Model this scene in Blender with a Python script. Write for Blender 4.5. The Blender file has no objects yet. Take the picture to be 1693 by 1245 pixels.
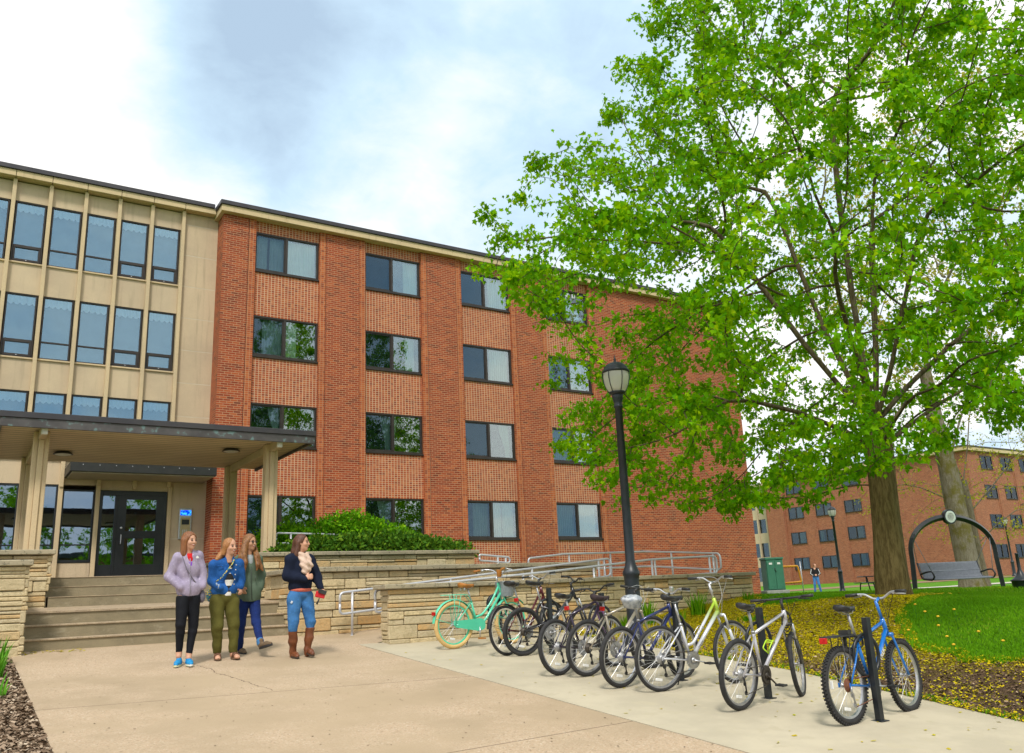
import bpy, bmesh, math, random
import numpy as np
from mathutils import Vector, Matrix, Euler, kdtree
random.seed(7)
RAD = math.radians
scene = bpy.context.scene
col = scene.collection

# ---------------------------------------------------------------- mesh builder
class MB:
    """collects vertices and faces and links them as ONE mesh object"""
    def __init__(s):
        s.v = []; s.f = []; s.m = []; s.sm = []; s.a = []
    def add(s, vs, fs, mi=0, smooth=False, attr=0.0):
        b = len(s.v)
        s.v.extend([tuple(p) for p in vs])
        for f in fs:
            s.f.append(tuple(i + b for i in f)); s.m.append(mi); s.sm.append(smooth); s.a.append(attr)
        return s
    def box(s, x0, x1, y0, y1, z0, z1, mi=0, attr=0.0, M=None):
        vs = [(x, y, z) for z in (z0, z1) for y in (y0, y1) for x in (x0, x1)]
        if M is not None: vs = [M @ Vector(p) for p in vs]
        fs = [(0, 2, 3, 1), (4, 5, 7, 6), (0, 1, 5, 4), (2, 6, 7, 3), (0, 4, 6, 2), (1, 3, 7, 5)]
        return s.add(vs, fs, mi, False, attr)
    def bbox(s, x0, x1, y0, y1, z0, z1, b=.01, mi=0, attr=0.0, M=None):
        """box with chamfered edges"""
        vs = []; idx = {}
        for sx in (0, 1):
            for sy in (0, 1):
                for sz in (0, 1):
                    X = (x0, x1)[sx]; Y = (y0, y1)[sy]; Z = (z0, z1)[sz]
                    dx = b if sx == 0 else -b; dy = b if sy == 0 else -b; dz = b if sz == 0 else -b
                    idx[sx, sy, sz, 0] = len(vs); vs.append((X, Y + dy, Z + dz))
                    idx[sx, sy, sz, 1] = len(vs); vs.append((X + dx, Y, Z + dz))
                    idx[sx, sy, sz, 2] = len(vs); vs.append((X + dx, Y + dy, Z))
        I = idx; fs = []
        for a in (0, 1):
            fs.append([I[a, 0, 0, 0], I[a, 0, 1, 0], I[a, 1, 1, 0], I[a, 1, 0, 0]][::1 if a == 0 else -1])
            fs.append([I[0, a, 0, 1], I[1, a, 0, 1], I[1, a, 1, 1], I[0, a, 1, 1]][::1 if a == 0 else -1])
            fs.append([I[0, 0, a, 2], I[0, 1, a, 2], I[1, 1, a, 2], I[1, 0, a, 2]][::1 if a == 0 else -1])
        for a in (0, 1):
            for c in (0, 1):
                fs.append([I[a, c, 0, 0], I[a, c, 1, 0], I[a, c, 1, 1], I[a, c, 0, 1]])
                fs.append([I[a, 0, c, 0], I[a, 1, c, 0], I[a, 1, c, 2], I[a, 0, c, 2]])
                fs.append([I[0, a, c, 1], I[1, a, c, 1], I[1, a, c, 2], I[0, a, c, 2]])
        for a in (0, 1):
            for c in (0, 1):
                for e in (0, 1): fs.append([I[a, c, e, 0], I[a, c, e, 1], I[a, c, e, 2]])
        cx, cy, cz = (x0 + x1) / 2, (y0 + y1) / 2, (z0 + z1) / 2
        out = []
        for f in fs:
            p = [Vector(vs[i]) for i in f]
            n = (p[1] - p[0]).cross(p[2] - p[0]); c = sum(p, Vector()) / len(p) - Vector((cx, cy, cz))
            out.append(f if n.dot(c) >= 0 else f[::-1])
        if M is not None: vs = [M @ Vector(p) for p in vs]
        return s.add(vs, out, mi, False, attr)
    def tube(s, pts, r, n=8, mi=0, caps=True, smooth=True, closed=False, flat=1.0, attr=0.0):
        """tube along a path; r a number or one per point; flat squashes the section's second axis"""
        P = [Vector(p) for p in pts]; k = len(P)
        if k < 2: return s
        R = [r] * k if isinstance(r, (int, float)) else list(r)
        T = []
        for i in range(k):
            if closed: t = P[(i + 1) % k] - P[i - 1]
            elif i == 0: t = P[1] - P[0]
            elif i == k - 1: t = P[-1] - P[-2]
            else: t = (P[i + 1] - P[i]).normalized() + (P[i] - P[i - 1]).normalized()
            if t.length < 1e-9: t = Vector((0, 0, 1))
            T.append(t.normalized())
        up = Vector((0, 0, 1)) if abs(T[0].z) < .9 else Vector((1, 0, 0))
        u = up.cross(T[0]).normalized()
        vs = []
        for i in range(k):
            u = (u - T[i] * u.dot(T[i]))
            u = u.normalized() if u.length > 1e-6 else T[i].orthogonal().normalized()
            w = T[i].cross(u)
            for j in range(n):
                a = 2 * math.pi * j / n
                vs.append(P[i] + u * (R[i] * math.cos(a)) + w * (R[i] * flat * math.sin(a)))
        fs = []
        for i in range(k if closed else k - 1):
            i2 = (i + 1) % k
            for j in range(n):
                j2 = (j + 1) % n
                fs.append((i * n + j, i * n + j2, i2 * n + j2, i2 * n + j))
        s.add(vs, fs, mi, smooth, attr)
        if caps and not closed:
            b = len(s.v) - len(vs)
            s.f.append(tuple(b + j for j in range(n))[::-1]); s.m.append(mi); s.sm.append(False); s.a.append(attr)
            s.f.append(tuple(b + (k - 1) * n + j for j in range(n))); s.m.append(mi); s.sm.append(False); s.a.append(attr)
        return s
    def lathe(s, prof, n=24, mi=0, smooth=True, M=None, attr=0.0):
        """profile of (radius, z) turned about z"""
        vs = []; k = len(prof)
        for (r, z) in prof:
            for j in range(n):
                a = 2 * math.pi * j / n; vs.append(Vector((r * math.cos(a), r * math.sin(a), z)))
        fs = [(i * n + j, i * n + (j + 1) % n, (i + 1) * n + (j + 1) % n, (i + 1) * n + j) for i in range(k - 1) for j in range(n)]
        if M is not None: vs = [M @ p for p in vs]
        s.add(vs, fs, mi, smooth, attr)
        b = len(s.v) - len(vs)
        if prof[0][0] > 1e-4: s.f.append(tuple(b + j for j in range(n))[::-1]); s.m.append(mi); s.sm.append(False); s.a.append(attr)
        if prof[-1][0] > 1e-4: s.f.append(tuple(b + (k - 1) * n + j for j in range(n))); s.m.append(mi); s.sm.append(False); s.a.append(attr)
        return s
    def torus(s, c, R, r, axis='y', n=40, m=8, mi=0, squash=1.0, M=None):
        vs = []
        for i in range(n):
            a = 2 * math.pi * i / n
            for j in range(m):
                b = 2 * math.pi * j / m
                q = R + r * math.cos(b); h = r * squash * math.sin(b)
                p = {'y': (q * math.cos(a), h, q * math.sin(a)), 'z': (q * math.cos(a), q * math.sin(a), h), 'x': (h, q * math.cos(a), q * math.sin(a))}[axis]
                vs.append(Vector(p) + Vector(c))
        fs = [(i * m + j, i * m + (j + 1) % m, ((i + 1) % n) * m + (j + 1) % m, ((i + 1) % n) * m + j) for i in range(n) for j in range(m)]
        if M is not None: vs = [M @ p for p in vs]
        return s.add(vs, fs, mi, True)
    def ball(s, c, r, n=12, m=8, mi=0, M=None):
        """ellipsoid; r number or triple"""
        r = (r, r, r) if isinstance(r, (int, float)) else r
        vs = []; fs = []
        for i in range(m + 1):
            t = math.pi * i / m
            for j in range(n):
                a = 2 * math.pi * j / n
                vs.append(Vector((r[0] * math.sin(t) * math.cos(a), r[1] * math.sin(t) * math.sin(a), r[2] * math.cos(t))))
        for i in range(m):
            for j in range(n):
                fs.append((i * n + j, (i + 1) * n + j, (i + 1) * n + (j + 1) % n, i * n + (j + 1) % n))
        vs = [(M @ p if M is not None else p) + Vector(c) for p in vs]
        return s.add(vs, fs, mi, True)
    def mesh(s, name, mats, attr=False):
        me = bpy.data.meshes.new(name)
        me.from_pydata(s.v, [], s.f)
        mats = mats if isinstance(mats, (list, tuple)) else [mats]
        for m in mats: me.materials.append(m)
        me.polygons.foreach_set('material_index', s.m)
        me.polygons.foreach_set('use_smooth', s.sm)
        if attr:
            a = me.attributes.new('rnd', 'FLOAT', 'FACE'); a.data.foreach_set('value', s.a)
        me.update()
        return me
    def build(s, name, mats, parent=None, attr=False, loc=None, rot=None):
        o = bpy.data.objects.new(name, s.mesh(name, mats, attr)); col.objects.link(o)
        if parent is not None: o.parent = parent
        if loc is not None: o.location = loc
        if rot is not None: o.rotation_euler = rot
        return o
    def world(s, name, mats, parent, attr=False):
        """coordinates given in world space under an unrotated parent chain"""
        o = s.build(name, mats, parent, attr)
        off = Vector(); p = parent
        while p is not None: off += p.location; p = p.parent
        o.location = -off
        return o

def np_mesh(name, verts, faces_flat, loop_tot, mat, smooth=False, attr=None):
    """fast mesh from numpy arrays"""
    me = bpy.data.meshes.new(name)
    me.vertices.add(len(verts)); me.vertices.foreach_set('co', np.asarray(verts, np.float32).ravel())
    me.loops.add(len(faces_flat)); me.loops.foreach_set('vertex_index', np.asarray(faces_flat, np.int32))
    lt = np.asarray(loop_tot, np.int32); ls = np.concatenate([[0], np.cumsum(lt)[:-1]]).astype(np.int32)
    me.polygons.add(len(lt)); me.polygons.foreach_set('loop_start', ls); me.polygons.foreach_set('loop_total', lt)
    if smooth: me.polygons.foreach_set('use_smooth', np.ones(len(lt), bool))
    for m in (mat if isinstance(mat, (list, tuple)) else [mat]): me.materials.append(m)
    me.update(calc_edges=True)
    if attr is not None:
        a = me.attributes.new('rnd', 'FLOAT', 'FACE'); a.data.foreach_set('value', np.asarray(attr, np.float32))
    return me
def link(name, me, parent=None, loc=None):
    o = bpy.data.objects.new(name, me); col.objects.link(o)
    if parent is not None: o.parent = parent
    if loc is not None: o.location = loc
    return o

def tag(o, label=None, cat=None, group=None, kind=None):
    if label: o['label'] = label
    if cat: o['category'] = cat
    if group: o['group'] = group
    if kind: o['kind'] = kind
    return o
def thing(name, label, cat, loc=(0, 0, 0), rz=0.0, group=None):
    o = bpy.data.objects.new(name, None); col.objects.link(o); o.empty_display_size = .2
    o.location = loc; o.rotation_euler = (0, 0, rz)
    return tag(o, label, cat, group)
def copy_tree(o, parent=None):
    c = o.copy(); col.objects.link(c)
    if parent is not None: c.parent = parent
    for ch in list(o.children): copy_tree(ch, c)
    return c

# ---------------------------------------------------------------- node helper
class NT:
    def __init__(s, tree):
        s.t = tree; s.n = tree.nodes; s.l = tree.links
    def new(s, ty, **kw):
        n = s.n.new(ty)
        for k, v in kw.items(): setattr(n, k, v)
        return n
    def set(s, sock, v):
        if hasattr(v, 'is_output') or isinstance(v, bpy.types.NodeSocket): s.l.new(v, sock)
        else:
            if isinstance(v, (tuple, list)) and len(v) == 3 and sock.type == 'RGBA': v = (*v, 1)
            sock.default_value = v
    def math(s, op, a, b=None, c=None, clamp=False):
        n = s.new('ShaderNodeMath', operation=op, use_clamp=clamp)
        s.set(n.inputs[0], a)
        if b is not None: s.set(n.inputs[1], b)
        if c is not None: s.set(n.inputs[2], c)
        return n.outputs[0]
    def mix(s, f, a, b, blend='MIX'):
        n = s.new('ShaderNodeMix', data_type='RGBA', blend_type=blend)
        s.set(n.inputs[0], f); s.set(n.inputs[6], a); s.set(n.inputs[7], b)
        return n.outputs[2]
    def fmix(s, f, a, b):
        n = s.new('ShaderNodeMix', data_type='FLOAT')
        s.set(n.inputs[0], f); s.set(n.inputs[2], a); s.set(n.inputs[3], b)
        return n.outputs[0]
    def noise(s, vec, scale, detail=3, rough=.6, out='Fac', dist=0):
        n = s.new('ShaderNodeTexNoise'); s.set(n.inputs['Vector'], vec)
        n.inputs['Scale'].default_value = scale; n.inputs['Detail'].default_value = detail
        n.inputs['Roughness'].default_value = rough; n.inputs['Distortion'].default_value = dist
        return n.outputs[out]
    def voro(s, vec, scale, out='Distance', feature='F1', rand=1):
        n = s.new('ShaderNodeTexVoronoi', feature=feature); s.set(n.inputs['Vector'], vec)
        n.inputs['Scale'].default_value = scale; n.inputs['Randomness'].default_value = rand
        return n.outputs[out]
    def ramp(s, f, stops, interp='LINEAR'):
        n = s.new('ShaderNodeValToRGB'); s.set(n.inputs[0], f)
        n.color_ramp.interpolation = interp
        e = n.color_ramp.elements
        while len(e) < len(stops): e.new(.5)
        for el, (p, c) in zip(e, stops): el.position = p; el.color = (*c, 1) if len(c) == 3 else c
        return n.outputs[0]
    def smooth(s, f, a, b):
        n = s.new('ShaderNodeMapRange', interpolation_type='SMOOTHSTEP')
        s.set(n.inputs[0], f); n.inputs[1].default_value = a; n.inputs[2].default_value = b
        return n.outputs[0]
    def sep(s, v):
        n = s.new('ShaderNodeSeparateXYZ'); s.set(n.inputs[0], v); return n.outputs
    def comb(s, x=0., y=0., z=0.):
        n = s.new('ShaderNodeCombineXYZ')
        for i, v in enumerate((x, y, z)): s.set(n.inputs[i], v)
        return n.outputs[0]
    def coord(s, w='Object'): return s.new('ShaderNodeTexCoord').outputs[w]
    def attr(s, name='rnd'): return s.new('ShaderNodeAttribute', attribute_name=name).outputs['Fac']
    def bump(s, h, strength=.3, dist=.01):
        n = s.new('ShaderNodeBump'); s.set(n.inputs['Height'], h)
        n.inputs['Strength'].default_value = strength; n.inputs['Distance'].default_value = dist
        return n.outputs[0]

MATS = {}
def newmat(name):
    m = bpy.data.materials.new(name); m.use_nodes = True
    t = NT(m.node_tree); t.n.clear()
    out = t.new('ShaderNodeOutputMaterial')
    MATS[name] = m
    return m, t, out
def principled(t, out, color, rough=.6, metal=0., normal=None, spec=.5, **kw):
    b = t.new('ShaderNodeBsdfPrincipled')
    t.set(b.inputs['Base Color'], color); t.set(b.inputs['Roughness'], rough); t.set(b.inputs['Metallic'], metal)
    b.inputs['Specular IOR Level'].default_value = spec
    if normal is not None: t.set(b.inputs['Normal'], normal)
    for k, v in kw.items(): t.set(b.inputs[k], v)
    t.l.new(b.outputs[0], out.inputs[0])
    return b
def M(name, c1, c2=None, scale=6, rough=.6, metal=0., bump=0., bscale=60, spec=.5, detail=4, lo=.35, hi=.65, c3=None, s3=80, coat=0.):
    """noise-mottled plain material"""
    if name in MATS: return MATS[name]
    m, t, out = newmat(name); v = t.coord()
    c = tuple(c1)
    if c2 is not None: c = t.mix(t.smooth(t.noise(v, scale, detail), lo, hi), c1, c2)
    if c3 is not None: c = t.mix(t.smooth(t.noise(v, s3, 2), .56, .68), c, c3)
    nrm = t.bump(t.noise(v, bscale, 3), bump, .01) if bump else None
    b = principled(t, out, c, rough, metal, nrm, spec)
    if coat: b.inputs['Coat Weight'].default_value = coat; b.inputs['Coat Roughness'].default_value = .08
    return m
# ---------------------------------------------------------------- materials
def brick_mat(name, stack=False, dark=1.0, w=.2032, mw=.011, mh=.0125, hues=None, mortar=(.50, .32, .19)):
    m, t, out = newmat(name)
    v = t.coord(); x, y, z = t.sep(v)
    nx, ny, nz = t.sep(t.coord('Normal'))
    side = t.math('GREATER_THAN', t.math('ABSOLUTE', nx), .7)
    u = t.fmix(side, x, y)
    h = .0677
    vz = t.math('DIVIDE', z, h); row = t.math('FLOOR', vz)
    uu = t.math('DIVIDE', u, w)
    if not stack: uu = t.math('ADD', uu, t.math('MULTIPLY', t.math('FRACT', t.math('MULTIPLY', row, .5)), 1.0))
    cl = t.math('FLOOR', uu)
    wn = t.new('ShaderNodeTexWhiteNoise', noise_dimensions='3D'); t.set(wn.inputs['Vector'], t.comb(cl, row, side))
    hues = hues or [(0, (.12, .022, .014)), (.10, (.22, .032, .013)), (.45, (.31, .047, .016)), (.8, (.38, .066, .020)), (1, (.47, .11, .032))]
    c = t.ramp(wn.outputs['Value'], hues)
    c = t.mix(t.math('MULTIPLY', t.noise(v, 40, 3), .35), c, (.30, .08, .035))
    big = t.smooth(t.noise(v, .35, 3), .3, .7)
    c = t.mix(t.math('MULTIPLY', big, .30), c, (.22, .05, .022))
    st = t.smooth(t.noise(t.comb(t.math('MULTIPLY', u, 3.), t.math('MULTIPLY', z, .28), 0.), 1.3, 5), .56, .76)
    c = t.mix(t.math('MULTIPLY', st, .30), c, (.17, .055, .03))
    fu = t.math('MULTIPLY', t.math('FRACT', uu), w); fv = t.math('MULTIPLY', t.math('FRACT', vz), h)
    mort = t.math('MAXIMUM', t.math('LESS_THAN', fu, mw), t.math('LESS_THAN', fv, mh))
    mc = t.mix(t.smooth(t.noise(v, 1.2, 4), .3, .7), mortar, tuple(k * .82 for k in mortar))
    c2 = t.mix(mort, c, mc)
    nrm = t.bump(t.math('ADD', t.math('MULTIPLY', mort, -1.), t.math('MULTIPLY', t.noise(v, 120, 2), .25)), .35, .006)
    principled(t, out, c2, .82, 0, nrm, .25)
    return m
BRICK = brick_mat('brick_running')
BRICK_STACK = brick_mat('brick_stack', True, w=.1058, mw=.0175, mh=.0125,
    hues=[(0, (.20, .034, .017)), (.2, (.34, .060, .021)), (.55, (.42, .086, .028)), (1, (.52, .15, .048))], mortar=(.60, .43, .285))
BRICK_STRIP = brick_mat('brick_strip', True, w=.1, mw=.009, mh=.010, hues=[(0, (.22, .04, .02)), (.3, (.40, .08, .025)), (.7, (.49, .115, .03)), (1, (.54, .16, .05))])
BRICK_FAR = brick_mat('brick_far', hues=[(0, (.20, .055, .032)), (.5, (.34, .10, .05)), (1, (.42, .145, .075))], mortar=(.44, .30, .20))

def precast_mat(name, a, b, spk):
    m, t, out = newmat(name); v = t.coord()
    x, y, z = t.sep(v)
    c = t.mix(t.smooth(t.noise(v, .8, 5), .3, .7), a, b)
    c = t.mix(t.smooth(t.noise(v, 90, 2), .55, .7), c, spk)
    st = t.noise(t.comb(t.math('MULTIPLY', x, 7.), t.math('MULTIPLY', y, 7.), t.math('MULTIPLY', z, .5)), 1, 4)
    c = t.mix(t.math('MULTIPLY', t.smooth(st, .52, .75), .45), c, tuple(k * .55 for k in a))
    principled(t, out, c, .85, 0, t.bump(t.noise(v, 140, 3), .3, .004), .3)
    return m
PRECAST = precast_mat('precast_panel', (.61, .48, .325), (.51, .40, .28), (.36, .28, .19))
FINMAT = precast_mat('precast_fin', (.64, .49, .30), (.54, .42, .27), (.40, .30, .20))
FASCIA = precast_mat('roof_fascia_stone', (.64, .49, .29), (.57, .44, .27), (.47, .36, .22))
JOINT = M('mortar_joint', (.62, .55, .42), (.56, .48, .36), 3)
COPING = M('metal_coping', (.045, .042, .05), (.06, .055, .06), 3, .45, .3)
BRONZE = M('bronze_frame', (.030, .023, .020), (.042, .033, .028), 4, .38, .2)
BLACKF = M('black_door_frame', (.012, .014, .018), (.018, .020, .024), 4, .35, .1)
SEAL = M('joint_sealant', (.05, .035, .03), None, rough=.8)
ROOM = M('room_inside', (.035, .04, .045), (.05, .052, .055), 2, .9)
CURT = M('curtain_cloth', (.80, .84, .80), (.70, .76, .74), 3, .9)
CURT_DK = M('curtain_behind_screen', (.55, .62, .62), (.46, .53, .54), 3, .9)

def glass_mat(name, tint, refl, base, haze=0., hazec=(.05, .06, .07)):
    m, t, out = newmat(name)
    tr = t.new('ShaderNodeBsdfTransparent'); t.set(tr.inputs[0], (*tint, 1))
    gl = t.new('ShaderNodeBsdfGlossy'); gl.inputs['Roughness'].default_value = .012; t.set(gl.inputs[0], (*refl, 1))
    v = t.coord(); t.set(gl.inputs['Normal'], t.bump(t.noise(v, 1.3, 2), .025, .05))
    fr = t.new('ShaderNodeFresnel'); fr.inputs[0].default_value = 1.5
    f = t.math('ADD', fr.outputs[0], base, clamp=True)
    mx = t.new('ShaderNodeMixShader'); t.set(mx.inputs[0], f)
    first = tr.outputs[0]
    if haze:
        d = t.new('ShaderNodeBsdfDiffuse'); t.set(d.inputs[0], (*hazec, 1))
        m2 = t.new('ShaderNodeMixShader'); m2.inputs[0].default_value = haze
        t.l.new(first, m2.inputs[1]); t.l.new(d.outputs[0], m2.inputs[2]); first = m2.outputs[0]
    t.l.new(first, mx.inputs[1]); t.l.new(gl.outputs[0], mx.inputs[2])
    t.l.new(mx.outputs[0], out.inputs[0])
    return m
GLASS = glass_mat('window_glass', (.86, .94, .92), (.9, .96, 1.0), .16)
GLASS_SCREEN = glass_mat('screened_glass', (.74, .82, .84), (.55, .75, .95), .035, .07, (.02, .035, .05))
GLASS_FAR = glass_mat('far_window_glass', (.55, .62, .62), (.5, .6, .7), .04)
GLASS_SKY = glass_mat('coated_glass', (.88, .95, .97), (.46, .68, .86), .20)
ROOM_BLUE = M('blind_with_sky_tint', (.15, .22, .27), (.20, .28, .33), 2, .9)  # blind tone painted blue-grey to stand in for part of the sky reflection
GLASS_DOOR = glass_mat('door_glass', (.5, .54, .56), (.52, .68, .88), .26)

STEEL = M('rail_painted_steel', (.62, .62, .66), (.54, .55, .60), 5, .35, .35)
BLACKM = M('black_powder_coat', (.010, .013, .017), (.016, .020, .024), 8, .38, .0)
CAPST = M('limestone_cap', (.40, .34, .23), (.30, .26, .18), 2.2, .9, bump=.5, bscale=45, c3=(.18, .16, .11), s3=22)

def stone_mat(name, hues, moss=.25):
    m, t, out = newmat(name); v = t.coord(); r = t.attr()
    c = t.ramp(r, hues)
    c = t.mix(t.smooth(t.noise(v, 7, 5), .4, .8), c, (.46, .37, .22))
    c = t.mix(t.math('MULTIPLY', t.smooth(t.noise(v, 26, 4), .52, .7), .55), c, (.34, .26, .14))
    c = t.mix(t.math('MULTIPLY', t.smooth(t.noise(v, 1.1, 3), .5, .7), moss), c, (.22, .20, .11))
    h = t.math('ADD', t.noise(v, 18, 5, .65), t.math('MULTIPLY', t.noise(v, 90, 3), .4))
    principled(t, out, c, .92, 0, t.bump(h, .8, .025), .25)
    return m
STONE = stone_mat('split_limestone', [(0, (.58, .47, .29)), (.3, (.68, .54, .32)), (.5, (.54, .45, .30)), (.68, (.72, .60, .38)), (.82, (.64, .50, .29)), (.92, (.62, .38, .16)), (1, (.60, .40, .19))])
MORTAR_DK = M('wall_core_mortar', (.10, .08, .05), (.15, .12, .075), 5, .95)

def conc_step_mat():
    m, t, out = newmat('weathered_step_concrete'); v = t.coord(); x, y, z = t.sep(v)
    c = t.mix(t.smooth(t.noise(v, 2.2, 6, .7), .3, .7), (.30, .25, .16), (.22, .185, .12))
    w = t.noise(t.comb(t.math('MULTIPLY', x, 1.6), y, t.math('MULTIPLY', z, 5.)), 1.6, 6, .75, dist=.6)
    c = t.mix(t.math('MULTIPLY', t.smooth(w, .54, .7), .55), c, (.42, .37, .27))
    c = t.mix(t.math('MULTIPLY', t.smooth(t.noise(v, 60, 3), .58, .7), .6), c, (.12, .10, .065))
    principled(t, out, c, .9, 0, t.bump(t.noise(v, 70, 4), .5, .006), .25)
    return m
STEPC = conc_step_mat()
NOSE = M('worn_step_nosing', (.46, .36, .24), (.36, .28, .19), 9, .9, bump=.5, bscale=80, c3=(.25, .17, .12), s3=60)

def plaza_mat():
    """exposed aggregate paving with saw cuts and a wandering crack (world coordinates)"""
    m, t, out = newmat('exposed_aggregate'); v = t.coord(); x, y, z = t.sep(v)
    c = t.mix(t.smooth(t.noise(v, .55, 5, .6), .3, .7), (.435, .33, .215), (.375, .285, .185))
    peb = t.new('ShaderNodeTexVoronoi'); t.set(peb.inputs['Vector'], v); peb.inputs['Scale'].default_value = 70
    hue = t.ramp(peb.outputs['Color'], [(0, (.25, .18, .12)), (.35, (.54, .42, .29)), (.65, (.46, .32, .21)), (1, (.68, .58, .45))])
    wear = t.smooth(t.noise(v, .7, 4, .6), .36, .62)
    c = t.mix(t.math('MULTIPLY', wear, .80), c, hue)
    c = t.mix(t.math('MULTIPLY', t.smooth(t.noise(v, 140, 2), .6, .72), .5), c, (.20, .135, .09))
    c = t.mix(t.math('MULTIPLY', t.smooth(t.noise(v, 2.3, 5, .7), .57, .75), .35), c, (.33, .245, .155))
    wob = t.math('MULTIPLY', t.math('SUBTRACT', t.noise(v, 3, 3), .5), .05)
    def line(px, py, qx, qy, half, amp=1.0):
        L = math.hypot(qx - px, qy - py); nx, ny = -(qy - py) / L, (qx - px) / L
        dd = t.math('ADD', t.math('ADD', t.math('MULTIPLY', x, nx), t.math('MULTIPLY', y, ny)), -(px * nx + py * ny))
        return t.math('LESS_THAN', t.math('ABSOLUTE', t.math('ADD', dd, t.math('MULTIPLY', wob, amp))), half)
    j = t.math('MAXIMUM', line(-6.15, -14.93, -1.7, -15.45, .006, .3), line(-6.2, -18.62, -1.5, -18.38, .006, .3))
    crack = line(-4.25, -12.3, -3.9, -15.1, .006, 5.)
    seg = t.math('MULTIPLY', t.math('GREATER_THAN', y, -15.12), t.math('LESS_THAN', y, -12.35))
    j = t.math('MAXIMUM', j, t.math('MULTIPLY', crack, seg))
    c = t.mix(j, c, (.13, .09, .06))
    nrm = t.bump(t.math('SUBTRACT', t.math('MULTIPLY', peb.outputs['Distance'], t.math('MULTIPLY', wear, .5)), j), .5, .006)
    principled(t, out, c, .88, 0, nrm, .25)
    return m
PLAZA = plaza_mat()
PADC = M('pale_concrete', (.52, .455, .33), (.44, .385, .28), 1.3, .88, bump=.25, bscale=90, c3=(.47, .41, .29), s3=5, detail=6)
PATHC = M('path_concrete', (.55, .50, .42), (.48, .44, .37), 2, .9)

def grass_mat(name, a, b, c3):
    m, t, out = newmat(name); v = t.coord()
    c = t.mix(t.smooth(t.noise(v, .5, 5), .3, .7), a, b)
    c = t.mix(t.smooth(t.noise(v, 30, 4, .8), .45, .7), c, c3)
    principled(t, out, c, .9, 0, t.bump(t.noise(v, 45, 5, .8), 1., .05), .2)
    return m
LAWN = grass_mat('lawn_turf', (.085, .24, .004), (.13, .31, .008), (.05, .15, .003))
def blade_mat(name, hues, tl=.35):
    m, t, out = newmat(name); r = t.attr()
    c = t.ramp(r, hues)
    d = t.new('ShaderNodeBsdfPrincipled'); t.set(d.inputs['Base Color'], c); d.inputs['Roughness'].default_value = .7
    d.inputs['Specular IOR Level'].default_value = .1
    tr = t.new('ShaderNodeBsdfTranslucent'); t.set(tr.inputs[0], t.mix(.5, c, (.30, .55, .02), 'MIX'))
    mx = t.new('ShaderNodeMixShader'); mx.inputs[0].default_value = tl
    t.l.new(d.outputs[0], mx.inputs[1]); t.l.new(tr.outputs[0], mx.inputs[2]); t.l.new(mx.outputs[0], out.inputs[0])
    return m
BLADE = blade_mat('grass_blades', [(0, (.06, .20, .003)), (.5, (.12, .32, .005)), (.85, (.18, .40, .008)), (1, (.34, .40, .04))], .3)
def mulch_mat():
    m, t, out = newmat('bark_mulch'); v = t.coord(); x, y, z = t.sep(v)
    c = t.mix(t.smooth(t.noise(v, 25, 5, .8), .3, .7), (.085, .052, .03), (.16, .10, .055))
    c = t.mix(t.smooth(t.noise(v, 70, 3), .55, .7), c, (.24, .17, .10))
    # fallen blossom has turned the bed yellow away from the paving
    e = t.math('ADD', t.math('ADD', x, t.math('MULTIPLY', y, .55)), 7.55)
    k = t.math('MULTIPLY', t.smooth(t.math('ADD', e, t.math('MULTIPLY', t.math('SUBTRACT', t.noise(v, 1.6, 4), .5), 2.2)), .0, 1.9), t.smooth(t.noise(v, 55, 3), .36, .52))
    c = t.mix(t.math('MULTIPLY', k, t.math('GREATER_THAN', x, .5)), c, (.47, .37, .008))
    principled(t, out, c, .95, 0, t.bump(t.noise(v, 40, 5, .8), 1., .04), .2)
    return m
MULCH = mulch_mat()
FLOWER = blade_mat('maple_blossom', [(0, (.50, .38, .006)), (.5, (.66, .49, .006)), (.8, (.60, .50, .012)), (1, (.40, .42, .012))], .2)
CHIP = blade_mat('bark_chips', [(0, (.06, .035, .02)), (.5, (.13, .08, .05)), (.85, (.24, .16, .10)), (1, (.46, .34, .22))], 0.)
CHIP_PALE = blade_mat('pale_bark_chips', [(0, (.10, .065, .04)), (.5, (.26, .18, .12)), (.85, (.40, .30, .21)), (1, (.58, .47, .35))], 0.)
def leaf_mat(name, hues, tl, tcol):
    m, t, out = newmat(name); r = t.attr()
    c = t.ramp(r, hues)
    d = t.new('ShaderNodeBsdfPrincipled'); t.set(d.inputs['Base Color'], c); d.inputs['Roughness'].default_value = .55
    d.inputs['Specular IOR Level'].default_value = .06
    tr = t.new('ShaderNodeBsdfTranslucent'); t.set(tr.inputs[0], t.mix(.6, c, tcol))
    mx = t.new('ShaderNodeMixShader'); mx.inputs[0].default_value = tl
    t.l.new(d.outputs[0], mx.inputs[1]); t.l.new(tr.outputs[0], mx.inputs[2]); t.l.new(mx.outputs[0], out.inputs[0])
    return m
LEAF = leaf_mat('maple_leaves', [(0, (.03, .15, .001)), (.3, (.085, .31, .002)), (.65, (.19, .47, .003)), (1, (.44, .63, .005))], .40, (.44, .72, .002))
LEAF_SHRUB = leaf_mat('shrub_leaves', [(0, (.04, .17, .003)), (.5, (.11, .32, .005)), (.85, (.20, .44, .008)), (1, (.32, .54, .015))], .3, (.22, .45, .02))
LEAF_JUN = leaf_mat('juniper_sprays', [(0, (.03, .10, .012)), (.5, (.07, .18, .015)), (1, (.18, .30, .02))], .2, (.2, .35, .02))
LEAF_YEL = leaf_mat('young_yellow_leaves', [(0, (.30, .30, .02)), (.6, (.42, .38, .03)), (1, (.30, .38, .03))], .4, (.5, .5, .03))
LEAF_IRIS = leaf_mat('sword_leaves', [(0, (.06, .22, .02)), (.6, (.11, .33, .02)), (1, (.2, .45, .05))], .25, (.2, .5, .02))
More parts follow.
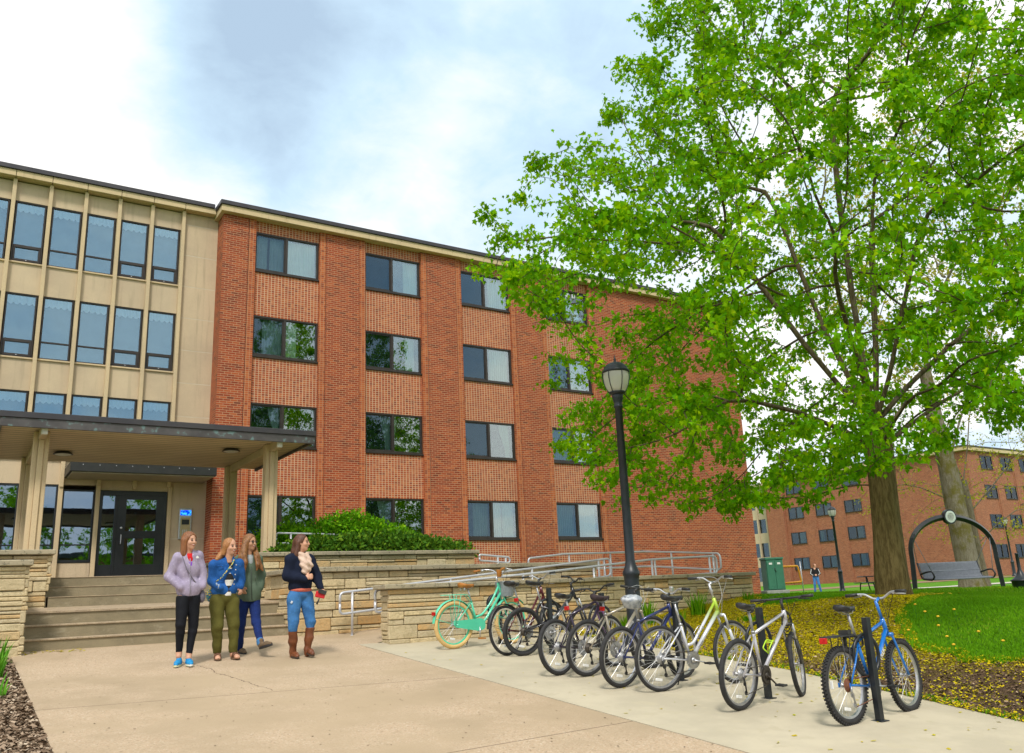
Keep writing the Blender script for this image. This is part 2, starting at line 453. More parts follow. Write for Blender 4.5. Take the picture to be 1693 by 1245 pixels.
def bark_mat(name, a, b, c3, moss=None):
    m, t, out = newmat(name); v = t.coord(); x, y, z = t.sep(v)
    sv = t.comb(t.math('MULTIPLY', x, 9.), t.math('MULTIPLY', y, 9.), t.math('MULTIPLY', z, 1.6))
    f = t.noise(sv, 2.4, 5, .7)
    c = t.mix(t.smooth(f, .35, .65), a, b)
    c = t.mix(t.smooth(t.noise(v, 1.5, 4), .55, .75), c, c3)
    if moss: c = t.mix(t.smooth(t.noise(v, 1.1, 5, .7), .46, .6), c, moss)
    principled(t, out, c, .93, 0, t.bump(f, 1., .05), .2)
    return m
BARK = bark_mat('maple_bark', (.095, .068, .024), (.20, .15, .06), (.15, .125, .035))
BARK_LIMB = bark_mat('maple_limb_bark', (.08, .06, .032), (.17, .135, .075), (.20, .17, .12))
BARK_SYC = bark_mat('mottled_pale_bark', (.16, .135, .09), (.25, .22, .165), (.11, .09, .05), (.14, .12, .03))
BARK_GREY = bark_mat('grey_bark', (.15, .12, .08), (.24, .20, .14), (.12, .10, .05))
# ---------------------------------------------------------------- camera, world, sun
f_px, yaw, pitch, roll = 1404.07, 0.58160, 0.25210, -0.04550
cf = Vector((math.sin(yaw) * math.cos(pitch), math.cos(yaw) * math.cos(pitch), math.sin(pitch)))
cr = Vector((math.cos(yaw), -math.sin(yaw), 0)); cu = cr.cross(cf)
c_, s_ = math.cos(roll), math.sin(roll)
R_, U_ = c_ * cr + s_ * cu, -s_ * cr + c_ * cu
cam = bpy.data.cameras.new('camera'); co = bpy.data.objects.new('camera', cam); col.objects.link(co)
cam.sensor_width = 36; cam.lens = 36 * f_px / 1693; cam.clip_end = 3000; cam.clip_start = .05
mw = Matrix((R_, U_, -cf)).transposed().to_4x4(); mw.translation = Vector((-6.9546, -24.7894, 1.6)); co.matrix_world = mw
scene.camera = co
scene.render.resolution_x, scene.render.resolution_y = 1024, 753

SUN_EL, SUN_AZ = RAD(52), RAD(215)          # azimuth clockwise from +Y
w = bpy.data.worlds.new('World'); scene.world = w; w.use_nodes = True
t = NT(w.node_tree); t.n.clear(); out = t.new('ShaderNodeOutputWorld')
sky = t.new('ShaderNodeTexSky', sky_type='NISHITA'); sky.sun_disc = False
sky.sun_elevation = SUN_EL; sky.sun_rotation = SUN_AZ; sky.air_density = 1.0; sky.dust_density = 1.5
b1 = t.new('ShaderNodeBackground'); t.l.new(sky.outputs[0], b1.inputs[0]); b1.inputs[1].default_value = .12
d = t.coord('Generated'); x, y, z = t.sep(d)
zz = t.math('ADD', t.math('MAXIMUM', z, 0.), .22)
p = t.comb(t.math('DIVIDE', x, zz), t.math('DIVIDE', y, zz), 0.)
n1 = t.noise(p, 1.15, 7, .56, dist=.35); n2 = t.noise(p, 3.1, 6, .55)
def blob(vec, r0, r1):
    n = t.new('ShaderNodeVectorMath', operation='DOT_PRODUCT'); t.set(n.inputs[0], d); n.inputs[1].default_value = Vector(vec).normalized()
    return t.smooth(n.outputs['Value'], math.cos(RAD(r1)), math.cos(RAD(r0)))
def pix(px, py):
    return R_ * ((px - 846.5) / f_px) - U_ * ((py - 622.5) / f_px) + cf
# grey-blue underside of the cloud deck overhead, sun-bright deck to the west
n3 = t.noise(p, 6.5, 9, .62, dist=.5)
body = t.math('ADD', t.math('ADD', t.math('MULTIPLY', n1, .55), t.math('MULTIPLY', n2, .30)), t.math('MULTIPLY', n3, .15))
dark = t.math('MAXIMUM', blob(pix(480, 80), 2, 16), t.math('MULTIPLY', blob(pix(760, 200), 1, 13), .6))
dark = t.math('MAXIMUM', dark, t.math('MULTIPLY', blob(pix(900, -250), 2, 25), .55))
lite = t.math('MAXIMUM', blob(pix(-60, 120), 4, 15), t.math('MAXIMUM', t.math('MULTIPLY', blob(pix(700, 400), 1, 14), .95), t.math('MULTIPLY', blob(pix(260, 320), 1, 9), 1.1)))
tone = t.math('ADD', t.math('MULTIPLY_ADD', body, 1.75, -.375), t.math('SUBTRACT', t.math('MULTIPLY', lite, .20), t.math('MULTIPLY', dark, .37)))
cc = t.ramp(tone, [(.10, (.43, .57, .73)), (.30, (.60, .79, .95)), (.44, (.84, .93, 1.0)), (.56, (1.10, 1.09, 1.06))])
b2 = t.new('ShaderNodeBackground'); t.l.new(cc, b2.inputs[0]); b2.inputs[1].default_value = 1.0
mx = t.new('ShaderNodeMixShader'); t.set(mx.inputs[0], t.smooth(n1, .12, .30))
t.l.new(b1.outputs[0], mx.inputs[1]); t.l.new(b2.outputs[0], mx.inputs[2]); t.l.new(mx.outputs[0], out.inputs[0])

sl = bpy.data.lights.new('sun', 'SUN'); sl.energy = 2.5; sl.angle = RAD(10); sl.color = (1., .95, .87)
so = bpy.data.objects.new('sun', sl); col.objects.link(so)
sd = Vector((math.sin(SUN_AZ) * math.cos(SUN_EL), math.cos(SUN_AZ) * math.cos(SUN_EL), math.sin(SUN_EL)))
so.rotation_euler = sd.to_track_quat('Z', 'Y').to_euler(); so.location = (-20, -30, 40)
scene.view_settings.view_transform = 'Standard'; scene.view_settings.look = 'None'
scene.view_settings.exposure = 0.17; scene.view_settings.gamma = 1.0
scene.cycles.max_bounces = 6; scene.cycles.transparent_max_bounces = 12
scene.cycles.diffuse_bounces = 3; scene.cycles.glossy_bounces = 3
# ---------------------------------------------------------------- ground
def ss(t):
    t = np.clip(t, 0, 1); return t * t * (3 - 2 * t)
def zp(Y):
    z = .92 + .083 * (np.clip(Y, -24, -10.2) + 12.5)
    return z - .04 * np.clip(-24 - Y, 0, 16)
def zg(X, Y):
    X = np.asarray(X, float); Y = np.asarray(Y, float)
    L = 1.28 + .04 * (np.clip(Y, -26, -12.3) + 15) - .2 * np.clip((X - 7) / 9, 0, 1) - .25 * np.clip((X - 16) / 20, 0, 1)
    z = zp(Y) + (L - zp(Y)) * ss((X - 1.9) / 5.9)
    return z + .42 * ss((X - 38) / 30)
def gz(x, y): return float(zg(x, y))
def pad_r(Y): return np.interp(Y, [-30, -22, -20.34, -19.24, -17.2, -15, -12], [.9, 1.15, 1.34, 1.58, 2.0, 2.0, 2.0])
def bed_r(Y):
    b = np.interp(Y, [-30, -22, -19.12, -18.57, -17.93, -16.93, -16.15, -15.5, -15.1, -14.92, -14.25, -13.6, -12.3],
                  [5.0, 4.4, 3.85, 3.62, 3.74, 4.72, 6.04, 7.5, 8.6, 8.2, 6.35, 5.5, 6.9])
    return b + .10 * np.sin(Y * 5.1) + .06 * np.sin(Y * 13.7 + 1)
def axis_pts(a, b, fine, lo, hi, grow=1.35):
    p = list(np.arange(a, b + 1e-6, fine)); s = fine
    while p[-1] < hi: s *= grow; p.append(p[-1] + s)
    s = fine
    while p[0] > lo: s *= grow; p.insert(0, p[0] - s)
    return np.array(p)
xs = axis_pts(-9, 26, .25, -700, 900); ys = axis_pts(-28, 2, .25, -600, 900)
XX, YY = np.meshgrid(xs, ys)
ZZ = zg(XX, YY)
under = ((XX < bed_r(YY) - .3) & (XX > -6.0) & (YY < -12.4)) | ((XX > -6.0) & (XX < -1.3) & (YY < -10.3)) | ((XX <= -6.0) & (YY < -11)) \
    | ((XX > -6.3) & (XX < 7) & (YY > -10.6) & (YY < 0))
ZZ = np.where(under, ZZ - .07, ZZ)
nx_, ny_ = len(xs), len(ys)
ii = np.arange(nx_ * ny_).reshape(ny_, nx_)
quads = np.stack([ii[:-1, :-1], ii[:-1, 1:], ii[1:, 1:], ii[1:, :-1]], -1).reshape(-1, 4)
lawn = link('lawn', np_mesh('lawn', np.stack([XX, YY, ZZ], -1).reshape(-1, 3), quads.ravel(), np.full(len(quads), 4), LAWN, True))
tag(lawn, kind='structure')

def strip_sheet(name, Ys, xl, xr, n, dz, mat, bumpy=0., skirt=.06):
    V = []; F = []
    rng = np.random.RandomState(3)
    for Y in Ys:
        a, b = float(xl(Y)), float(xr(Y))
        for i in range(n + 1):
            X = a + (b - a) * i / n
            V.append((X, Y, gz(X, Y) + dz + bumpy * (rng.rand() - .3)))
    m = n + 1
    F = [(j * m + i, j * m + i + 1, (j + 1) * m + i + 1, (j + 1) * m + i) for j in range(len(Ys) - 1) for i in range(n)]
    # skirt round the border so the sheet reads as a slab
    ring = [i for i in range(m)] + [j * m + n for j in range(1, len(Ys))] + [(len(Ys) - 1) * m + i for i in range(n - 1, -1, -1)] + [j * m for j in range(len(Ys) - 2, 0, -1)]
    k0 = len(V)
    for r in ring: V.append((V[r][0], V[r][1], V[r][2] - skirt))
    for q in range(len(ring)):
        q2 = (q + 1) % len(ring); F.append((ring[q], k0 + q, k0 + q2, ring[q2]))
    me = bpy.data.meshes.new(name); me.from_pydata(V, [], F); me.materials.append(mat)
    o = link(name, me); return tag(o, kind='structure')
Yr = lambda a, b, s: np.arange(a, b + s * .5, s)
strip_sheet('plaza', np.append(Yr(-30, -10.2, .3), -10.16), lambda Y: -6.15, lambda Y: -1.6 if Y < -12.05 else -1.25, 12, .012, PLAZA)
strip_sheet('concrete_pad', Yr(-30, -12.0, .25), lambda Y: -1.592, pad_r, 12, .016, PADC)
strip_sheet('mulch_bed', Yr(-30, -12.25, .12), lambda Y: pad_r(Y) + .006, bed_r, 44, .004, MULCH, .035, .1)
strip_sheet('planting_bed', Yr(-30, -10.6, .25), lambda Y: -12., lambda Y: -6.156, 24, -.02, MULCH, .03, .1)
def path_strip(name, pts, wd, mat, dz=.03):
    V = []; F = []
    P = [Vector((*p, 0)) for p in pts]; D = []
    for i, p in enumerate(P):
        t = (P[min(i + 1, len(P) - 1)] - P[max(i - 1, 0)]).normalized(); D.append(Vector((-t.y, t.x, 0)))
    Q = []
    for i in range(len(P) - 1):
        for k in range(12):
            f = k / 12; Q.append((P[i].lerp(P[i + 1], f), D[i].lerp(D[i + 1], f)))
    Q.append((P[-1], D[-1]))
    for p, dd in Q:
        for s in (-.5, -.17, .17, .5):
            q = p + dd * wd * s; V.append((q.x, q.y, gz(q.x, q.y) + dz))
    for i in range(len(Q) - 1):
        for j in range(3): F.append((i * 4 + j, i * 4 + j + 1, (i + 1) * 4 + j + 1, (i + 1) * 4 + j))
    me = bpy.data.meshes.new(name); me.from_pydata(V, [], F); me.materials.append(mat)
    return tag(link(name, me), kind='structure')
path_strip('path', [(24, 12), (31, 10.5), (37, 8.2), (42, 4.6), (52, 1), (75, -3)], 2.2, PATHC)
path_strip('path', [(37, 8.2), (34, -1), (30, -12), (27, -25)], 1.6, PATHC, .035)
path_strip('soil_strip', [(40, 22), (48, 19), (56, 14.5), (63, 11)], 5, M('bare_soil', (.20, .12, .06), (.27, .17, .09), 3, .95), .02)

# loose cover: grass blades, blossom litter, bark chips
rng = np.random.RandomState(11)
def scatter_mesh(name, pts, size, tilt, mat, kind, shape='blade', attr=None):
    """many small faces as one 'stuff' mesh; pts (n,3)"""
    n = len(pts); a = rng.rand(n) * 2 * np.pi
    ux, uy = np.cos(a), np.sin(a)
    if shape == 'blade':
        h = size; wd = .006 + .004 * rng.rand(n); lean = tilt * (rng.rand(n) - .2) * h; la = rng.rand(n) * 2 * np.pi
        lx, ly = np.cos(la) * lean, np.sin(la) * lean
        V = np.empty((n, 5, 3))
        for k, (s, f) in enumerate(((-1, 0), (1, 0), (.8, .55), (-.8, .55))):
            V[:, k, 0] = pts[:, 0] + s * ux * wd + lx * f * f; V[:, k, 1] = pts[:, 1] + s * uy * wd + ly * f * f; V[:, k, 2] = pts[:, 2] + h * f
        V[:, 4, 0] = pts[:, 0] + lx; V[:, 4, 1] = pts[:, 1] + ly; V[:, 4, 2] = pts[:, 2] + h
        base = (np.arange(n) * 5)[:, None]
        fl = np.concatenate([base + [[0, 1, 2, 3]], base + [[3, 2, 4]]], 1).ravel()
        lt = np.tile([4, 3], n); at = np.repeat(attr if attr is not None else rng.rand(n), 2)
        return link(name, np_mesh(name, V.reshape(-1, 3), fl, lt, mat, False, at))
    L = size * (.6 + .8 * rng.rand(n)); Wd = L * (.35 + .4 * rng.rand(n)); tz = tilt * (rng.rand(n) - .5) * L; tw = tilt * (rng.rand(n) - .5) * L
    V = np.empty((n, 4, 3))
    for k, (s, q) in enumerate(((-1, -1), (1, -1), (1, 1), (-1, 1))):
        V[:, k, 0] = pts[:, 0] + s * ux * L / 2 - q * uy * Wd / 2; V[:, k, 1] = pts[:, 1] + s * uy * L / 2 + q * ux * Wd / 2
        V[:, k, 2] = pts[:, 2] + s * tz / 2 + q * tw / 2
    fl = np.arange(n * 4); lt = np.full(n, 4)
    return link(name, np_mesh(name, V.reshape(-1, 3), fl, lt, mat, False, attr if attr is not None else rng.rand(n)))
def cand(n, x0, x1, y0, y1):
    return x0 + (x1 - x0) * rng.rand(n), y0 + (y1 - y0) * rng.rand(n)
def patch(x, y, s=1.0, o=0.):
    return .5 + .25 * (np.sin(x * 1.7 * s + 1.3 * np.sin(y * 1.1 * s) + o) + np.sin(y * 2.3 * s + 1.7 * np.sin(x * .9 * s + o)))
# grass
x, y = cand(210000, 3.3, 13, -23, -12.4); d_ = x - bed_r(y)
keep = (d_ > -.04) & (rng.rand(len(x)) < np.clip(1.5 - (x - 3.3) / 8, .12, 1))
x, y, d_ = x[keep], y[keep], d_[keep]
hh = .022 + .030 * rng.rand(len(x)) + .085 * np.exp(-(d_ / .30) ** 2) * rng.rand(len(x)) ** 2 * (y < -16.5)
g = scatter_mesh('grass', np.stack([x, y, zg(x, y) - .005], -1), hh, .9, BLADE, 0, attr=np.clip(.25 + .5 * patch(x, y) * rng.rand(len(x)) + .3 * rng.rand(len(x)), 0, 1))
tag(g, kind='stuff')
x, y = cand(60000, 12, 34, -19, 8); hh = .06 + .05 * rng.rand(len(x))
keep = ~((x < 21.5) & (y > -.3))
g = scatter_mesh('grass', np.stack([x, y, zg(x, y) - .005], -1)[keep], hh[keep], .9, BLADE, 0); tag(g, kind='stuff')
# grass creeping along the edge of the pad
x, y = cand(2600, 0, .22, -21.5, -13); x = x + pad_r(y) - .02; keep = patch(x * 9, y * 2.) > .52
g = scatter_mesh('grass', np.stack([x, y, zg(x, y)], -1)[keep], (.02 + .05 * rng.rand(len(x)))[keep], 1.2, BLADE, 0); tag(g, kind='stuff')
# blossom litter, thickest away from the pad and under the crown
x, y = cand(230000, .9, 9, -24, -12.3)
edge_ = (x - pad_r(y)) + .55 * (y + 17.2)
dens = np.clip(.13 + .87 * ss((edge_ - .1) / 1.9) + .34 * (patch(x, y, 2.2) - .45), .05, 1)
dens = np.where(x < pad_r(y) + .18, .75, dens)
keep = (x > pad_r(y) - .03) & (x < bed_r(y) + .25) & (rng.rand(len(x)) < dens)
x, y = x[keep], y[keep]
g = scatter_mesh('blossom_litter', np.stack([x, y, zg(x, y) + .022 + .022 * rng.rand(len(x))], -1), .021, .9, FLOWER, 0, 'flake'); tag(g, kind='stuff')
x, y = cand(5200, -1.5, 2, -22, -12.5); keep = (x < pad_r(y) - .02) & (rng.rand(len(x)) < .03 + .30 * ss((x + .9) / 2.6) * np.clip(patch(x, y, 1.9) - .45, 0, 1))
x, y = x[keep], y[keep]
g = scatter_mesh('blossom_litter', np.stack([x, y, zg(x, y) + .022], -1), .032, .25, FLOWER, 0, 'flake'); tag(g, kind='stuff')
x, y = cand(5000, 8, 20, -15.5, -9.5); keep = rng.rand(len(x)) < np.exp(-((x - 17.2) / 1.6) ** 2 - ((y + 10.7) / .9) ** 2) + .5 * np.exp(-((x - 8.4) / .9) ** 2 - ((y + 15) / .8) ** 2)
x, y = x[keep], y[keep]
g = scatter_mesh('blossom_litter', np.stack([x, y, zg(x, y) + .05], -1), .06, .5, FLOWER, 0, 'flake'); tag(g, kind='stuff')
x, y = cand(42000, .9, 7, -24, -12.3); keep = (x > pad_r(y) + .01) & (x < bed_r(y)) & (y < -15.2 + rng.rand(len(x)) * 2)
x, y = x[keep], y[keep]
g = scatter_mesh('bark_chips', np.stack([x, y, zg(x, y) + .02 + .02 * rng.rand(len(x))], -1), .026, 1., CHIP, 0, 'flake'); tag(g, kind='stuff')
x, y = cand(30000, -8.6, -6.16, -18, -10.8)
g = scatter_mesh('bark_chips', np.stack([x, y, zg(x, y) + .005 + .02 * rng.rand(len(x))], -1), .034, 1., CHIP_PALE, 0, 'flake'); tag(g, kind='stuff')

# grit and bits blown onto the paving
x, y = cand(420, -6.1, -1.6, -20, -10.4)
g = scatter_mesh('paving_grit', np.stack([x, y, zg(x, y) + .016], -1), .016, .2, CHIP, 0, 'flake'); tag(g, kind='stuff')
x, y = cand(60, -6.1, -5.2, -10.6, -10.25)
g = scatter_mesh('blossom_litter', np.stack([x, y, zg(x, y) + .02], -1), .04, .4, FLOWER, 0, 'flake'); tag(g, kind='stuff')
# ---------------------------------------------------------------- brick block of the hall
Z0 = 3.482; FH = 2.74; BP = 3.647; WW = 2.05; WH = 1.275
def curtain(mb, x0, x1, y, z0, z1, tie=None, mi=0):
    """hanging folds; tie = (side, amount) gathers the lower edge to one side"""
    n = max(10, int((x1 - x0) / .022)); rows = 8; V = []; F = []
    for j in range(rows + 1):
        f = j / rows; z = z1 + (z0 - z1) * f
        a, b = x0, x1
        if tie:
            k = ss(f * 1.15) * tie[1] * (x1 - x0)
            if tie[0] > 0: a += k
            else: b -= k
        for i in range(n + 1):
            u = i / n
            V.append((a + (b - a) * u, y + .022 * math.sin(u * (x1 - x0) / .085 * 2 * math.pi + .6 * math.sin(u * 9)), z))
    m = n + 1
    F = [(j * m + i, j * m + i + 1, (j + 1) * m + i + 1, (j + 1) * m + i) for j in range(rows) for i in range(n)]
    mb.add(V, F, mi, True)
def room(mb, x0, x1, y0, y1, z0, z1, mi):
    """the dark box of the room seen through a window (open towards -y)"""
    V = [(x0, y0, z0), (x1, y0, z0), (x1, y1, z0), (x0, y1, z0), (x0, y0, z1), (x1, y0, z1), (x1, y1, z1), (x0, y1, z1)]
    mb.add(V, [(0, 1, 2, 3), (4, 7, 6, 5), (3, 2, 6, 7), (0, 3, 7, 4), (1, 5, 6, 2)], mi)
def slider_window(parent, x0, z0, curt, nm='window', lab=None):
    """two-light sliding window: frame, screened left sash, fixed right pane, sill, curtains"""
    x1, z1 = x0 + WW, z0 + WH; f = .055; xm = x0 + WW * .485; y0, y1 = .005, .11
    mb = MB()
    mb.bbox(x0, x1, y0, y1, z1 - f, z1, .006); mb.bbox(x0, x1, y0, y1, z0, z0 + f * .9, .006)
    mb.bbox(x0, x0 + f, y0 + .002, y1, z0 + f * .9, z1 - f, .005); mb.bbox(x1 - f, x1, y0 + .002, y1, z0 + f * .9, z1 - f, .005)
    mb.bbox(xm - .04, xm + .04, y0 - .004, y1, z0 + f * .9, z1 - f, .006)
    g = .035   # sliding sash rails
    mb.box(x0 + f, xm - .04, .035, .07, z1 - f - g, z1 - f); mb.box(x0 + f, xm - .04, .035, .07, z0 + f * .9, z0 + f * .9 + g)
    mb.box(xm - .04 - g, xm - .04, .035, .07, z0 + f * .9 + g, z1 - f - g)
    mb.box(xm - .07, xm - .05, .02, .035, z0 + WH * .42, z0 + WH * .5)
    room(mb, x0 + .01, x1 - .01, .12, .89, z0 + .01, z1 + .15, 1)
    w = mb.world(nm, [BRONZE, ROOM], parent)
    if lab: w['label'] = lab
    MB().bbox(x0 - .03, x1 + .03, -.05, .10, z0 - .06, z0 - .003, .008).world('sill', BRONZE, w)
    MB().box(x0 + f, xm - .04 - g, .052, .056, z0 + f * .9 + g, z1 - f - g).world('pane', GLASS_SCREEN, w)
    MB().box(xm + .04, x1 - f, .058, .064, z0 + f * .9, z1 - f).world('pane', GLASS, w)
    for (a, b, tie) in curt:
        c = MB(); curtain(c, x0 + .03 + a * (WW - .06), x0 + .03 + b * (WW - .06), .20, z0 + .03, z1 - .05, tie)
        c.world('curtain', CURT, w)
    return w
XL, XR, ZT, ZB = -1.005, 21.0, 13.34, 1.0
root = thing('brick_building', 'tall red brick hall with dark sliding windows, behind the ramp and bicycles', 'building', (10, 0, ZB))
FB = -.10      # face of piers and blank wall
mb = MB()
# piers and blank end wall: running bond in material 0, header strips in 2, stack panels in 1
mb.box(XL, -.24, FB, .9, ZB, ZT, 0); 
for i in range(3): mb.box(i * BP + WW + .225, (i + 1) * BP - .235, FB, .9, ZB, ZT, 0)
mb.box(3 * BP + WW + .225, XR, FB, 12, ZB, ZT, 0)
for i in range(4):
    mb.box(i * BP - .222, i * BP - .012, FB + .004, .9, ZB, ZT, 2)
    mb.box(i * BP + WW + .012, i * BP + WW + .21, FB + .004, .9, ZB, ZT, 2)
    mb.box(i * BP - .234, i * BP - .223, FB + .02, .9, ZB, ZT, 3); mb.box(i * BP + WW + .212, i * BP + WW + .224, FB + .02, .9, ZB, ZT, 3)
    zz = [ZB]
    for k in range(4): zz += [Z0 + k * FH, Z0 + k * FH + WH]
    zz.append(ZT)
    for k in range(5): mb.box(i * BP - .012, i * BP + WW + .012, .0, .12, zz[2 * k], zz[2 * k + 1], 1)
mb.box(XL, XR, .9, 12, ZB, ZT + .1, 0)
mb.world('wall', [BRICK, BRICK_STACK, BRICK_STRIP, SEAL], root)
# roof fascia with stone panels and a dark metal coping
mb = MB(); x = XL - .13
while x < XR + .13:
    e = min(x + 1.99, XR + .13); mb.bbox(x + .006, e - .006, -.31, .4, ZT, ZT + .20, .008); x += 2.0
mb.bbox(XL - .13, XL + .3, .41, 11.8, ZT, ZT + .20, .008); mb.box(XL - .12, XR + .12, -.30, 11.8, ZT + .006, ZT + .19)
mb.world('roof_fascia', FASCIA, root)
MB().bbox(XL - .17, XR + .17, -.36, 12, ZT + .203, ZT + .34, .01).world('roof_coping', COPING, root)
n_ = None
C_ = {(3, 0): [(.0, .20, n_), (.24, .48, n_), (.52, .99, n_)], (3, 1): [(.74, .99, n_)], (3, 2): [(.62, .98, n_)], (3, 3): [(.04, .3, n_), (.55, .9, n_)],
      (2, 0): [(.16, .47, n_), (.53, .70, n_)], (2, 1): [(.76, .93, n_)], (2, 2): [(.60, .97, n_)], (2, 3): [(.02, .2, n_), (.3, .46, n_), (.54, .85, n_)],
      (1, 0): [(.28, .46, (1, .65))], (1, 1): [(.30, .47, (1, .5)), (.52, .58, (-1, .5))], (1, 2): [(.74, .96, (1, .55))], (1, 3): [(.02, .46, n_), (.53, .9, n_)],
      (0, 0): [], (0, 1): [(.24, .48, (1, .45))], (0, 2): [(.16, .46, n_), (.53, .72, n_), (.74, .97, n_)], (0, 3): [(.02, .46, n_), (.53, .94, n_)]}
for k in range(4):
    for i in range(4):
        slider_window(root, i * BP, Z0 + k * FH, C_[k, i])
mb = MB(); mb.box(11.9, 12.05, FB - .03, FB, 12.65, 12.8); mb.box(12.2, 12.35, FB - .03, FB, 12.65, 12.8); mb.world('wall_vent', STEEL, root)
mb = MB(); mb.box(-.62, -.56, FB - .02, FB, 3.9, 3.98); mb.world('outlet_box', STEEL, root)

# ---------------------------------------------------------------- precast wing with the entrance
YW = .6; WL = -26.0
wing = thing('precast_wing', 'tan precast wing with thin vertical fins, ribbon windows and the glazed entrance door', 'building', (-6, YW, 2.25))
FP = .8975
fins = [-2.05 - FP * k for k in range(27)]
rows = [(11.05, 12.84), (8.36, 10.15), (5.66, 7.453)]
mb = MB()
zc = [2.25, 5.66, 7.453, 8.36, 10.15, 11.05, 12.84, 13.46]
for k in range(27):
    a, b = fins[k] - FP + .05, fins[k] - .05
    for q in (0, 1, 2, 3):
        lo, hi = ((4.98, 5.66), (7.453, 8.36), (10.15, 11.05), (12.84, 13.40))[q]
        mb.box(a - .02, b + .02, YW, YW + .25, lo, hi)
# blank panel beside the brick, in courses split by pale joints
x0, x1 = fins[0] + .05, XL + .002
z = 2.25
for i, z2 in enumerate((3.55, 5.2, 6.05, 7.05, 8.05, 9.05, 10.05, 11.05, 12.05, 13.05, 13.42)):
    mb.box(x0, x1, YW, YW + .3, z + .012, z2 - .012)
    z = z2
mb.box(WL, x1, YW + .9, 14, 2.25, 13.5)
mb.world('wall', PRECAST, wing)
MB().box(x0, x1, YW + .003, YW + .3, 2.25, 13.42).world('panel_joint', JOINT, wing)
for k in range(12):
    MB().bbox(fins[k] - .05, fins[k] + .05, YW - .14, YW + .24, 4.98 if k not in (1, 3) else 4.9, 13.43, .008).world('fin', FINMAT, wing)
mb = MB(); x = fins[0]
mb.bbox(x + .006, XL - .14, YW - .28, YW + .4, 13.44, 13.62, .008)
for k in range(26): mb.bbox(fins[k + 1] + .006, fins[k] - .006, YW - .28, YW + .4, 13.44, 13.62, .008)
mb.world('roof_fascia', FASCIA, wing)
MB().bbox(WL, XL - .19, YW - .33, 14, 13.623, 13.76, .01).world('roof_coping', COPING, wing)
VAL = M('white_valance', (.94, .94, .95), (.90, .90, .93), 4, .9)
def ribbon_window(parent, a, b, z0, z1, hop, y=YW):
    f = .04; zm = z0 + (z1 - z0) * .27
    mb = MB()
    mb.bbox(a, b, y + .02, y + .12, z1 - f, z1, .005); mb.bbox(a, b, y + .02, y + .12, z0, z0 + f, .005)
    mb.bbox(a, a + f, y + .022, y + .12, z0 + f, z1 - f, .005); mb.bbox(b - f, b, y + .022, y + .12, z0 + f, z1 - f, .005)
    mb.box(a + f, b - f, y + .024, y + .10, zm - .02, zm + .02)
    if hop:   # opening hopper light with a heavier frame
        g = .055
        mb.bbox(a + f, b - f, y + .012, y + .09, z0 + f, z0 + f + g, .004); mb.bbox(a + f, b - f, y + .012, y + .09, zm - .02 - g * .8, zm - .021, .004)
        mb.bbox(a + f, a + f + g, y + .014, y + .09, z0 + f + g, zm - .02 - g * .8, .004); mb.bbox(b - f - g, b - f, y + .014, y + .09, z0 + f + g, zm - .02 - g * .8, .004)
        mb.box((a + b) / 2 - .012, (a + b) / 2 + .012, y, y + .012, z0 + f + .01, z0 + f + .03, 2)
    room(mb, a + .01, b - .01, y + .13, y + .22, z0, z1, 1)
    w = mb.world('window', [BRONZE, ROOM_BLUE, STEEL], parent)
    MB().box(a + f, b - f, y + .06, y + .066, zm + .02, z1 - f).world('pane', GLASS_SKY, w)
    MB().box(a + f, b - f, y + .052, y + .058, z0 + f, zm - .02).world('pane', GLASS_SKY, w)
    MB().bbox(a - .03, b + .03, y - .045, y + .10, z0 - .05, z0 - .004, .006).world('sill', FINMAT, w)
    # scalloped valance
    V = []; n = 40; c = MB()
    for i in range(n + 1):
        u = i / n; yy = y + .085 + .010 * math.sin(u * 8 * 2 * math.pi)
        V += [(a + f + (b - a - 2 * f) * u, yy - .0, z1 - .05), (a + f + (b - a - 2 * f) * u, yy, z1 - .24 - .06 * abs(math.sin(u * 4.5 * math.pi + a)))]
    c.add(V, [(2 * i, 2 * i + 1, 2 * i + 3, 2 * i + 2) for i in range(n)], 0, True); c.world('valance', VAL, w)
    return w
hops = {0: (0, 1, 4, 6), 1: (0, 1, 4, 5), 2: (0, 2)}
for r, (za, zb) in enumerate(rows):
    for k in range(7): ribbon_window(wing, fins[k] - FP + .075, fins[k] - .075, za, zb, k in hops[r])
# ---------------------------------------------------------------- split-stone walls
def stones(mb, u0, u1, v0, v1, T, seed, thick=.34):
    """random ashlar in the rectangle (u0..u1, v0..v1); T maps (u, out, v) to a world point matrix"""
    r = random.Random(seed); g = .007
    v = v0; prev = None
    while v < v1 - .03:
        H = min(r.choice((.13, .17, .21, .24)), v1 - v)
        if v1 - v - H < .07: H = v1 - v
        u = u0
        while u < u1 - .02:
            Wd = r.uniform(.35, 1.15)
            if u1 - u - Wd < .22: Wd = u1 - u
            k = r.choice((1, 2, 2, 2, 3)) if H > .15 else r.choice((1, 1, 2))
            cuts = [0.] + sorted(r.uniform(.25, .75) for _ in range(k - 1)) + [1.]
            if k == 3: cuts = [0, r.uniform(.25, .38), r.uniform(.6, .72), 1]
            for q in range(k):
                a, b = v + H * cuts[q], v + H * cuts[q + 1]
                if b - a < .025: continue
                us = [u, u + Wd]
                if Wd > .55 and r.random() < .45: us.insert(1, u + Wd * r.uniform(.3, .7))
                for m in range(len(us) - 1):
                    o = r.uniform(.012, .045)
                    mb.bbox(us[m] + g * r.uniform(.3, 1), us[m + 1] - g * r.uniform(.3, 1), -.05, o, a + g * r.uniform(.2, 1.), b - g * r.uniform(.2, 1.), min(.012, (b - a) * .2), 0, r.random(), T)
            u += Wd
        v += H
def frame_T(ox, oy, ang):
    """local u along the wall, +y outwards"""
    return Matrix.Translation((ox, oy, 0)) @ Matrix.Rotation(ang, 4, 'Z')
